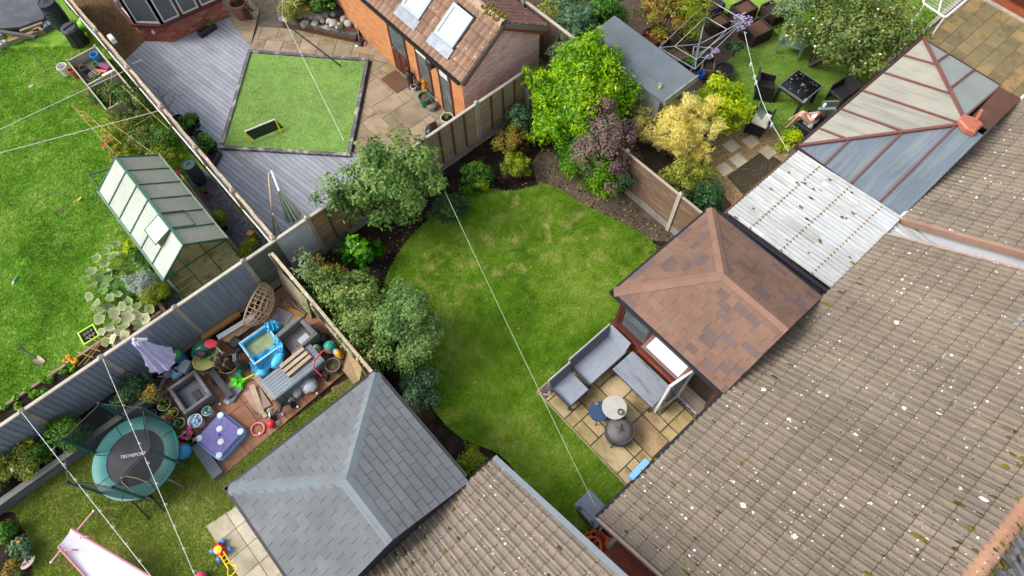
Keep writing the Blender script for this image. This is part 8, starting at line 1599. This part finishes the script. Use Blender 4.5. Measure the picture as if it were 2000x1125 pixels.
# hanging egg chair basket: woven half shell
ec = G(515,590,.5); t = thing('egg_chair','pale rattan egg chair basket lying on its side by the fence corner','egg chair',(ec.x,ec.y,.05)); RT = plain('pale_rattan',lin(206,174,142,.8),.6); ax = (G(482,612,.4)-G(512,552,.5)); an = math.atan2(ax.y,ax.x); Xe = ax.normalized(); Ze = Vector((.78,-.55,-.12)); Ze = (Ze-Xe*Ze.dot(Xe)).normalized(); Ye = Ze.cross(Xe); T = Matrix(((Xe.x,Ye.x,Ze.x,ec.x-.2),(Xe.y,Ye.y,Ze.y,ec.y+.12),(Xe.z,Ye.z,Ze.z,.48),(0,0,0,1)))
R1,R2,R3 = .62,.42,.46
sh_ = lambda a,b: (R1*math.cos(a),R2*math.sin(a)*math.cos(b),R3*math.sin(a)*math.sin(b))
MB(T).tube([(R1*math.cos(a*.1963),R2*math.sin(a*.1963),0) for a in range(32)],.024,7,True).ob('rim',RT,t,True); wv = MB(T)
for i in range(1,15): MB_ = wv.tube([sh_(3.1416*i/15,b*3.1416/10) for b in range(11)],.011,5)
for j in range(1,10): wv.tube([sh_(3.1416*a/16,3.1416*j/10) for a in range(1,16)],.009,5)
for j in range(1,9): wv.tube([sh_(3.1416*a/16,3.1416*(j+.5*math.sin(a*.9))/9) for a in range(1,16)],.008,5)
wv.ob('weave',RT,t,kind='stuff'); 
# grey rattan sofa box
GR = mat('grey_rattan',[lin(140,138,138,.76),lin(112,110,112,.76),lin(160,158,158,.76)],8,stretch=(12,1,12),bump=.8,bscale=90,grain=.3,var=.05); cs = [G(536,655,.6),G(588,612,.6),G(625,655,.6),G(570,680,.6)]; t = thing('rattan_armchair','grey rattan garden armchair tipped on its back between the pool and the fence','armchair',T3(G(580,645,0)))
x,y = cs[0].lerp(cs[2],.5).xy; T = TR(x,y,.03,math.atan2((cs[1]-cs[0]).y,(cs[1]-cs[0]).x)); MB(T).cb(-.40,-.36,0,.40,-.28,.6,.02).ob('side',GR,t); MB(T).cb(-.40,.26,0,.40,.38,.64,.02).ob('side',GR,t); MB(T).cb(.28,-.28,0,.40,.26,.6,.02).ob('backrest',GR,t)
for k in range(14): MB(T).cb(-.38+k*.047,-.28,.3,-.34+k*.047,.26,.36,.006).ob('slat',GR,t)
MB(T).bx(-.38,-.28,.02,.28,.26,.295).ob('base',BLACKP,t)
# deck storage box with pallet on it
DB = mat('deck_box_mat',[lin(128,138,150,.8),lin(140,150,160,.8)],3,var=.03,bump=.2,rough=.5); cs = [G(517,740,.52),G(605,682,.52),G(622,708,.52),G(541,768,.52)]; an = 0; t = thing('storage_box','long grey plastic deck storage box with a slatted lid','storage box',T3(G(570,730,0))); cx = sum(q.x for q in cs)/4; cy = sum(q.y for q in cs)/4; T = TR(cx,cy,.03,.02); MB(T).cb(-.72,-.3,0,.72,.3,.46,.02).ob('body',DB,t)
lid = MB(T).cb(-.75,-.33,.461,.75,.33,.5,.02).ob('lid',DB,t)
for k in range(7): MB(T).cb(-.7,-.29+k*.086,.5,.7,-.225+k*.086,.512,.005).ob('lid_rib',DB,lid)
for x in (-.73,0,.73): MB(T).cb(x-.02,-.325,.03,x+.02,-.3,.46,.005).ob('rib',DB,t)
PAL = mat('pale_pallet',[lin(206,182,152,.78),lin(190,164,132,.78),lin(216,196,168,.78)],4,objcols=True,stretch=(.5,3,3),bump=.3,var=.05); p = G(577,706,.62); t = thing('pallet','small pale wooden pallet lying on the deck storage box','pallet',(p.x,p.y,.54)); T = TR(p.x,p.y,.55,rad(3))
for k in range(3): MB(T).cb(-.36,-.2+k*.15,.05,.36,-.1+k*.15,.075,.005).ob('slat',PAL,t)
for x in (-.32,0,.32): MB(T).bx(x-.04,-.2,0,x+.04,.2,.05).ob('bearer',mat('dark_bearer',lin(96,62,48,.7)),t)
# bags
def bag(nm,lb,px,py,z,d,m,rz=0.,zb=.03): x,y = at3(px,py,z); o = MB(TR(x,y,zb+d[2]/2,rz)).sph((0,0,0),.5,16,10,d,.12,rg); return tag(o.ob(nm,m,None,True),lb,'bag')
bag('compost_bag','white and green bag of compost standing behind the deck box',617,680,.4,(.26,.22,.5),mat('white_green_bag',[lin(224,230,220,.86),lin(120,160,110,.8),lin(226,230,224,.86)],3,rough=.3),.4); bag('bin_bag','crumpled teal plastic bag against the grey slatted fence',642,675,.35,(.36,.34,.4),mat('teal_bag',[lin(40,140,120,.8),lin(70,176,150,.82)],5,rough=.25),.2); bag('ball_bag','rainbow striped bag by the grey slatted fence',660,690,.25,(.2,.36,.34),mat('rainbow_bag',[lin(230,90,40,.85),lin(240,190,50,.86),lin(80,170,220,.84),lin(210,226,230,.86)],2.5,rough=.4),.1)
CLB = NB('clear_bag'); _v = CLB.coords(); CLB.done(CLB.ramp(CLB.noise(_v,4),(.3,lin(176,184,196,.8)),(.7,lin(210,216,222,.85))),.25,spec=.6); CLB.b.inputs['Alpha'].default_value = .8; CLB = CLB.m
bag('clear_bag','clear plastic sack of rubbish in front of the deck box, upper half',603,752,.2,(.42,.42,.28),CLB,.3); bag('clear_bag','smaller clear plastic sack slumped beside the scooter',580,765,.15,(.34,.26,.2),CLB,.8)
x,y = at3(650,713,.35); t = pot('plant_pot','grey pot of withered plants by the chipboard sheet',x,y,.19,.34,plain('mid_grey_pot',lin(120,122,128,.74)),True,'pot',.03,mat('leaf_soil',[lin(110,100,52,.72),lin(70,62,46,.7),lin(160,140,70,.75)],20))
t = thing('push_trike','red tubular handled trike frame leaning beside the grey pot','trike',T3(G(625,715,0))); RT_ = plain('red_tube',lin(206,40,56,.85),.35); MB().tube([T3(G(*q)) for q in ((646,690,.7),(640,684,.74),(630,686,.74),(614,704,.7),(612,718,.66),(628,734,.5))],.022,8).ob('handlebar',RT_,t,True); MB().tube([T3(G(628,734,.5)),T3(G(640,740,.05))],.02,8).ob('stem',BLACKP,t,True)
for a,b in ((640,738),(625,728)): p = G(a,b,.1); MB(TR(p.x,p.y,.12,.5) @ Matrix.Rotation(rad(90),4,'X')).lathe([(.06,-.025),(.1,-.02),(.1,.02),(.06,.025),(.001,.02)],(0,0,0),16).ob('wheel',BLACKP,t,True)
cs = [G(668,722,.5),G(678,688,.75),G(708,716,.6),G(702,742,.3),G(690,750,.05)]; o = MB(); k = len(cs); o.add([q+Vector((0,0,-.02)) for q in cs]+cs,[tuple(range(k))[::-1],tuple(range(k,2*k))]+[(i,(i+1) % k,(i+1) % k+k,i+k) for i in range(k)]); tag(o.ob('chipboard_sheet',mat('chipboard',[lin(196,172,132,.78),lin(176,150,110,.76)],18,bump=.4)),'cut sheet of pale chipboard leaning on the grey slatted fence','board')
chips('gravel_stones',gp((645,760),(690,735),(712,735),(668,775)),420,.05,STONEM,44,.0,flat=.4)
chips('gravel_stones',gp((500,560),(560,590),(600,610),(540,610)),300,.05,STONEM,45,.03,flat=.4)
# planks and slab by the box
for i,(a,b,c,w_,z0,z1,lb) in enumerate([((492,752),(512,808),0,.13,.16,.06,'pale plank lying on the pink slab, pointing at the scooter'),((500,735),(536,780),0,.15,.22,.18,'weathered grey-brown plank beside the deck box'),((510,738),(542,772),0,.1,.12,.1,'darker plank tucked against the deck box'),((513,806),(520,815),0,.1,.05,.05,'short plank offcut at the end of the pale plank')]): o = MB().beam(T3(G(*a,z0)),T3(G(*b,z1)),w_,.04); tag(o.ob('plank',[PAL,mat('grey_plank',[lin(176,160,146,.76),lin(150,134,120,.74)],4,stretch=(.5,3,3)),mat('brown_plank',lin(150,116,98,.74)),PAL][i]),lb,'plank')
o = MB(); cs = [G(474,768,.1),G(505,752,.1),G(530,790,.1),G(501,806,.1)]; o.prism([(q.x,q.y) for q in cs],.035,.09,.01); tag(o.ob('stone_slab',mat('pink_grey_slab',[lin(182,150,136,.76),lin(166,136,122,.76)],3)),'loose pinkish slab under the pale planks','slab')
# green toy, grate, slabs
x,y = at3(465,744,.15); t = thing('sand_toy','bright green star-shaped plastic toy on the play patio','toy',(x,y,.03)); GT = plain('toy_green',lin(84,214,40,.88),.35); mb = MB(); 
pts = [(.26*(1 if i % 2 == 0 else .5)*math.cos(.5+i*.6283),.26*(1 if i % 2 == 0 else .5)*math.sin(.5+i*.6283)) for i in range(10)]; MB(TR(x,y,0,.3)).prism(pts,.06,.16,.04).ob('body',GT,t); MB(TR(x,y,0,.3)).tube([(-.12,-.1,.1),(.0,.05,.24),(.14,.1,.1)],.035,8).ob('ridge',GT,t,True); MB(TR(x,y,0,.3)).tube([(.12,-.14,.1),(.0,.02,.22),(-.1,.16,.1)],.03,8).ob('ridge',GT,t,True)
MB().tube([T3(G(475,742,.18)),T3(G(497,731,.16))],[.03,.02],8).ob('spout',plain('toy_lime_yellow',lin(206,222,90,.88),.4),t,True)
x,y = at3(428,738,.06); t = thing('drain_cover','round black ornamental grate lying on the slabs','grate',(x,y,.03)); MB().tube([(x+.19*math.cos(i*.3142),y+.19*math.sin(i*.3142),.05) for i in range(20)],.02,6,True).ob('ring',FM,t,True)
for k in range(7): a = k*1.0472; c = (x+(.1*math.cos(a) if k < 6 else 0),y+(.1*math.sin(a) if k < 6 else 0)); MB().tube([(c[0]+.05*math.cos(i*.6283),c[1]+.05*math.sin(i*.6283),.05) for i in range(10)],.012,5,True).ob('petal_ring',FM,t,True)
o = MB(TR(*at3(455,768,.1),.08,.35)).cb(-.2,-.14,-.03,.2,.14,.02,.008); tag(o.ob('grey_sheet',plain('grey_panel_plastic',lin(120,126,134,.74),.4)),'flat grey plastic panel beside the green toy','panel'); o = MB(TR(*at3(447,772,.1),.03,.35)).cb(-.2,-.12,0,.12,.06,.03,.008); tag(o.ob('pale_panel',plain('pale_panel_plastic',lin(196,204,212,.82),.4)),'pale plastic panel sticking out from under the grey one','panel')
o = MB().beam(T3(G(398,708,.25)),T3(G(450,775,.15)),.12,.06); tag(o.ob('dark_board',FRAMED),'long dark plastic board leaning past the grey rattan table','board'); o = MB().beam(T3(G(407,708,.3)),T3(G(455,772,.2)),.05,.05); tag(o.ob('dark_batten',BLACKP),'thin black batten alongside the dark plastic board','batten')
# grey rattan table base with foam mats
cs = [G(322,760,.5),G(376,722,.5),G(420,770,.5),G(360,808,.5)]; cx = sum(q.x for q in cs)/4; cy = sum(q.y for q in cs)/4; w1 = (cs[1]-cs[0]).length/2; w2 = (cs[3]-cs[0]).length/2; t = thing('rattan_table','upturned grey rattan table holding dark foam play mats','table',(cx,cy,.03)); T = TR(cx,cy,.03,math.atan2((cs[1]-cs[0]).y,(cs[1]-cs[0]).x)); k = .09
for q in ((-w1,-w2,0,w1,-w2+k,.46),(-w1,w2-k,0,w1,w2,.46),(-w1,-w2+k,0,-w1+k,w2-k,.46),(w1-k,-w2+k,0,w1,w2-k,.46)): MB(T).cb(*q,.012).ob('side',GR,t)
FO = plain('foam_mat',lin(98,102,112,.7),.9); fm = MB(T).cb(-w1+k,-w2+k,.2,w1-k,w2-k,.25,.01).ob('foam_mat',FO,t); mb = MB(T)
for i in range(16): a = -w1+k+.02+i*(2*w1-2*k-.04)/16; mb.bx(a,-w2+k,.25,a+.02,-w2+k+.03,.262); mb.bx(a,w2-k-.03,.25,a+.02,w2-k,.262); b = -w2+k+.02+i*(2*w2-2*k-.04)/16; mb.bx(-w1+k,b,.25,-w1+k+.03,b+.02,.262); mb.bx(w1-k-.03,b,.25,w1-k,b+.02,.262)
mb.ob('mat_teeth',BLACKP,fm,kind='stuff'); MB(T).cb(-.02,-.22,.25,.16,.05,.275,.005).ob('foam_offcut',plain('foam_dark',lin(66,68,74,.65),.9),fm)
bag('blue_sheet','crumpled pale blue sheet behind the upturned rattan table',342,725,.25,(.42,.3,.2),mat('pale_blue_sheet',[lin(90,150,196,.8),lin(130,176,206,.82)],4,rough=.4),.5)
bag('blue_sheet','white and blue cover bundled on the sleeper bed behind the trampoline',205,790,.5,(.42,.25,.22),mat('white_blue_sheet',[lin(214,224,226,.84),lin(90,120,170,.8),lin(190,210,200,.82)],4,rough=.4),.5)
for i in range(4): o = MB().beam(T3(G(300+i*8,742-i*6,.1+.05*i)),T3(G(345+i*6,745-i*9,.1)),.04,.04); tag(o.ob('metal_bar',STEEL if i % 2 else mat('rust_bar',lin(130,84,60,.7))),['grey bar nearest the dark conifer in the scrap heap','rusty bar in the scrap heap under the parasol','upper grey bar in the scrap heap under the parasol','topmost rusty bar of the scrap heap'][i],'bar')
# purple lidded sandpit
x,y = at3(430,850,.25); t = thing('sandpit','square purple and blue plastic sandpit lid with rounded corners and white knobs','sandpit',(x,y,.03)); PUR = plain('purple_lid',lin(112,108,176,.8),.4,0); SKB = plain('sandpit_blue',lin(130,170,220,.84),.4,0); T = TR(x,y,0,.22)
rr_ = lambda s,r: [(sx*(s-r)+r*math.cos(a),sy*(s-r)+r*math.sin(a)) for sx,sy,a0 in ((1,1,0),(-1,1,1.5708),(-1,-1,3.1416),(1,-1,4.7124)) for a in (a0,a0+.52,a0+1.05,a0+1.5708)]
MB(T).prism(rr_(.46,.14),.03,.2,.02).ob('tray',SKB,t); MB(T).prism(rr_(.43,.13),.2,.27,.04).ob('lid',PUR,t)
for sx,sy in ((1,1),(-1,1),(-1,-1),(1,-1)): MB(T).lathe([(.075,.24),(.085,.27),(.07,.29),(.001,.295)],(sx*.35,sy*.35,0),16).ob('corner_knob',plain('pale_knob',lin(206,224,240,.88),.35,0),t,True)
for q in ((.1,.12),(-.1,-.14)): MB(T).lathe([(.075,.27),(.075,.28),(.001,.285)],(*q,0),18).ob('white_spot',PVC,t,True)
for q in ((-.3,-.03,.3,.03),(-.03,-.3,.03,.3)): MB(T).cb(q[0],q[1],.262,q[2],q[3],.276,.006).ob('lid_ridge',PUR,t)
for q in ((.16,-.3,.3,-.12),(-.3,.12,-.16,.3),(.12,.2,.3,.3),(-.3,-.3,-.12,-.2)): MB(T).cb(q[0],q[1],.255,q[2],q[3],.277,.008).ob('lid_panel',PUR,t)
def ballbucket(lb,px,py,r,h,m,cols,n,seed):
    x,y = at3(px,py,h); t = thing('bucket',lb,'bucket',(x,y,.03)); MB().lathe([(.001,.03),(r*.8,.03),(r,h),(r*1.06,h),(r*1.06,h+.02),(r*.94,h+.02),(r*.76,.06),(.001,.06)],(x,y,0),24).ob('body',m,t,True); MB().lathe([(r*.93,h-.05),(.001,h-.03)],(x,y,0),16).ob('filling',plain('ball_filling',lin(150,130,176,.8)),t); r2 = random.Random(seed)
    for k in range(n): a = r2.uniform(0,6.28); q = r*.8*math.sqrt(r2.random()); o = MB().sph((x+q*math.cos(a),y+q*math.sin(a),h-.02+r2.uniform(0,.02)),.034,10,7); tag(o.ob('play_ball',r2.choice(cols),None,True),'small plastic ball heaped in the '+lb.split(' heaped')[0].split(' holding')[0],'ball','balls in the '+lb.split(' heaped')[0].split(' holding')[0])
PB = [plain('ball_pink',lin(216,130,200,.86),.35),plain('ball_purple',lin(150,100,190,.84),.35),plain('ball_white',lin(236,232,240,.9),.35),plain('ball_aqua',lin(120,206,220,.86),.35),plain('ball_teal',lin(90,180,190,.85),.35)]
ballbucket('white bucket heaped with pastel balls',381,822,.165,.32,plain('bucket_white',lin(220,226,228,.86),.4),PB,38,1); ballbucket('mint bucket holding a green pail',404,803,.12,.28,plain('bucket_mint',lin(170,206,206,.85),.4),PB,9,2)
x,y = at3(405,800,.35); o = MB().lathe([(.001,.27),(.06,.27),(.08,.36),(.07,.36),(.05,.29),(.001,.285)],(x,y,0),16); tag(o.ob('green_pail',plain('sea_green',lin(70,160,110,.84),.4),None,True),'small green pail inside the mint bucket','pail')
for i,(a,b,r,h,m,lf,lb) in enumerate([(320,790,.16,.3,plain('teal_grey_pot',lin(120,136,140,.74)),lf_cush,'grey glazed pot with mossy plants beside the rattan table'),(338,806,.13,.24,plain('stone_pot',lin(134,120,100,.74)),lf_cush,'stone coloured pot with a sparse plant'),(350,826,.13,.2,plain('white_grey_pot',lin(186,190,196,.8)),lf_mid,'pale pot with bright green leaves and pebbles next to the ball bucket')]): x,y = at3(a,b,h); t = pot('potted_plant',lb,x,y,r,h,m,True,'pot',.0); leafy(t,x,y,h+.02,r*.7,120,lf,320+i,.05,.5)
bush('dry_plant','brown dried plant between the pots and the trampoline','plant',px3(322,822,.05),px3(322,820,.25),(.15,.15,.16),14,30,.1,.06,leafmat('leaf_dry',L((110,80,60),(146,108,84),(170,136,100)),.2),109,stems=3,limbr=.01)
x,y = at3(363,855,.35); t = pot('flower_basket','hanging basket of green leaves and pink flowers on the ground beside the trampoline',x,y,.19,.26,plain('basket_dark',lin(60,62,66,.7)),True,'flower basket'); leafy(t,x,y,.32,.19,240,lf_mid,330,.08,.55,.5,(fl_mag,26,.09)); MB().tube([(x-.19,y,.27),(x-.12,y+.02,.55),(x+.12,y+.02,.55),(x+.19,y,.27)],.008,5).ob('handle',STEEL,t)
x,y = at3(358,881,.2); o = MB().sph((x,y,.2),.2,20,12); tag(o.ob('blue_ball',plain('blue_ball_mat',lin(56,156,214,.85),.3,0),None,True),'large shiny blue ball beside the trampoline','ball')
a,b = G(385,868,.1),G(428,930,.1); o = MB().beam(T3(a),T3(b),.26,.16); tag(o.ob('painted_sleeper',SLP),'short grey painted sleeper lying at the patio edge beside the purple sandpit','sleeper')
x,y = at3(530,828,.12); o = MB().sph((x,y,.13),.11,16,10); tag(o.ob('red_ball',plain('red_ball_mat',lin(222,50,56,.86),.3,0),None,True),'shiny red ball beside the little trike on the patio','ball')
x,y = at3(504,838,.05); o = MB().tube([(x+.16*math.cos(i*.2618),y+.16*math.sin(i*.2618),.06) for i in range(24)],.026,8,True); tag(o.ob('pink_ring',plain('coral_ring',lin(232,132,124,.86),.4,0),None,True),'coral pink toy hoop on the patio','hoop')
for i,(a,b) in enumerate([(431,706),(553,810),(508,847),(582,795),(436,753),(430,790),(620,768)]): x,y = at3(a,b,.04); o = MB().sph((x,y,.065),.035,10,7); tag(o.ob('white_ball',PB[2],None,True),['white play ball by the metal bucket','white play ball on the grass edge near the red ball','white play ball touching the coral hoop','white play ball at the grass edge by the scooter','white play ball beside the round grate','white play ball at the corner of the rattan table','white play ball on the grass below the clear sack'][i],'ball')
# balance bike
t = thing('balance_bike','small black balance bike with white wheels lying on the patio','bike',T3(G(540,805,0))); WW = plain('wheel_white',lin(214,216,220,.86),.4,0)
for a,b in ((533,814),(571,787)):
    p = G(a,b,.12)
    for s in (-.05,.05): MB(TR(p.x+s*.3,p.y+s,.13,rad(60)) @ Matrix.Rotation(rad(62),4,'X')).lathe([(.001,-.012),(.05,-.02),(.1,-.018),(.1,.018),(.05,.02),(.001,.012)],(0,0,0),18).ob('wheel',WW if s > 0 else BLACKP,t,True)
MB().tube([T3(G(533,812,.2)),T3(G(545,798,.26)),T3(G(560,788,.26)),T3(G(571,786,.2))],.028,8).ob('frame',BLACKP,t,True); MB().tube([T3(G(566,790,.24)),T3(G(552,770,.35)),T3(G(540,757,.35))],.016,7).ob('handlebar',BLACKP,t,True); p = G(548,798,.3); MB(TR(p.x,p.y,.3,.6)).sph((0,0,0),.09,12,8,(1.4,.6,.45)).ob('saddle',BLACKP,t,True)
for a,b in ((527,802),(543,826)): p = G(a,b,.08); o = MB(TR(p.x,p.y,.08,.4) @ Matrix.Rotation(1.1,4,'X')).lathe([(.001,-.012),(.06,-.012),(.06,.012),(.001,.012)],(0,0,0),14); tag(o.ob('loose_wheel',WW),['white training wheel on the plank side of the bike','white training wheel behind the red ball'][0 if a < 530 else 1],'wheel')
o = MB().tube([T3(G(*q,.25)) for q in ((545,588),(556,583),(572,590),(580,600),(598,612))],.03,8); tag(o.ob('black_hose',BLACKP,None,True),'thick black hose curling behind the egg chair','hose')
o = MB(TR(*at3(548,622,.2),.03,.4)).cb(-.28,-.2,0,.3,.3,.08,.02); tag(o.ob('stone_slab',mat('grey_marble',[lin(150,150,152,.74),lin(110,110,114,.72)],6)),'grey mottled slab under the egg chair basket','slab'); o = MB(TR(*at3(570,610,.2),.03,.4)).cb(-.16,-.3,0,.16,.2,.06,.02); tag(o.ob('tan_board',mat('ochre_board',[lin(176,136,76,.74),lin(150,114,66,.74)],4)),'ochre board lying behind the tipped rattan armchair','board')
bag('dark_sack','dark blue-grey sack between the rattan armchair and the slatted fence',612,650,.3,(.3,.5,.3),plain('navy_sack',lin(60,72,96,.7),.4),.3)
x,y = at3(258,743,.0)
o = MB().sph((*at3(254,741,.3),.4),.06,10,7); tag(o.ob('white_float',PVC,None,True),'white round float at the foot of a concrete fence post','float')
# more of the heap: small things wedged between the big ones
def heap(nm,lb,cat,px,py,z,d,m,rz=0.,rx=0.,ry=0.): x,y = at3(px,py,z); o = MB().box((x,y,z),d,rz,rx,ry); return tag(o.ob(nm,m),lb,cat)
LGY = plain('light_grey_plastic',lin(176,182,188,.8),.4); WEA = mat('silver_wood',[lin(158,148,136,.76),lin(132,122,112,.74)],4,stretch=(.5,3,3),bump=.4)
heap('crate','shallow grey plastic crate between the water container and the upturned table','crate',362,716,.2,(.34,.24,.16),LGY,.5); heap('crate','dark crate jammed behind the rusty metal bucket','crate',462,672,.2,(.3,.3,.3),BLACKP,.2)
heap('plank','silvery plank leaning on the tipped rattan armchair, pool side','plank',556,642,.5,(.7,.1,.03),WEA,.4,0,.35); heap('plank','silvery plank wedged between the pool and the orange beam','plank',470,650,.3,(.8,.1,.04),WEA,.0)
heap('plank','brown board lying across the slabs behind the green toy','plank',500,722,.12,(.5,.12,.03),PWOOD,.9); heap('timber_offcut','short orange timber offcut beside the small terracotta pot','offcut',432,724,.1,(.3,.09,.08),PWOOD,.3)
heap('timber_offcut','grey timber offcut below the scrap bars','offcut',318,748,.1,(.5,.1,.08),WEA,.6); heap('plastic_box','pale box tucked behind the deck storage box','box',596,664,.3,(.3,.2,.24),LGY,.1); heap('plastic_box','turquoise toy box by the black rubber coil','box',466,726,.12,(.2,.16,.14),plain('turquoise',lin(70,180,180,.85)),.6)
heap('book_board','pale yellow board peeping from under the green toy','board',452,754,.06,(.26,.2,.02),plain('pale_yellow',lin(226,220,180,.85)),.4)
for i,(a,b,r,m,lb) in enumerate([(300,808,.1,BLACKP,'black pot at the trampoline side of the potted plants'),(332,770,.09,plain('sage_pot',lin(120,140,120,.78)),'sage pot against the upturned table')]): x,y = at3(a,b,.15); pot('plant_pot',lb,x,y,r,.17,m,i % 2 == 0,'pot',.03)
bag('blue_sheet','loose fold of blue pool sheet fallen on the deck storage box',544,706,.52,(.42,.24,.16),BP,.4,.53); bag('blue_sheet','loose fold of blue pool sheet trailing on the slabs beside the green toy',512,724,.2,(.5,.3,.22),BP,.2); bag('blue_sheet','bunched end of blue pool sheet at the egg chair side',537,636,.5,(.36,.26,.5),BP,.5)
bag('bin_bag','black bin bag slumped between the tipped armchair and the pallet',632,660,.25,(.3,.26,.3),BLACKP,.4); bag('bin_bag','greyish bag behind the closed parasol base',326,730,.2,(.3,.26,.24),plain('grey_bag',lin(120,126,138,.76),.35),.4)
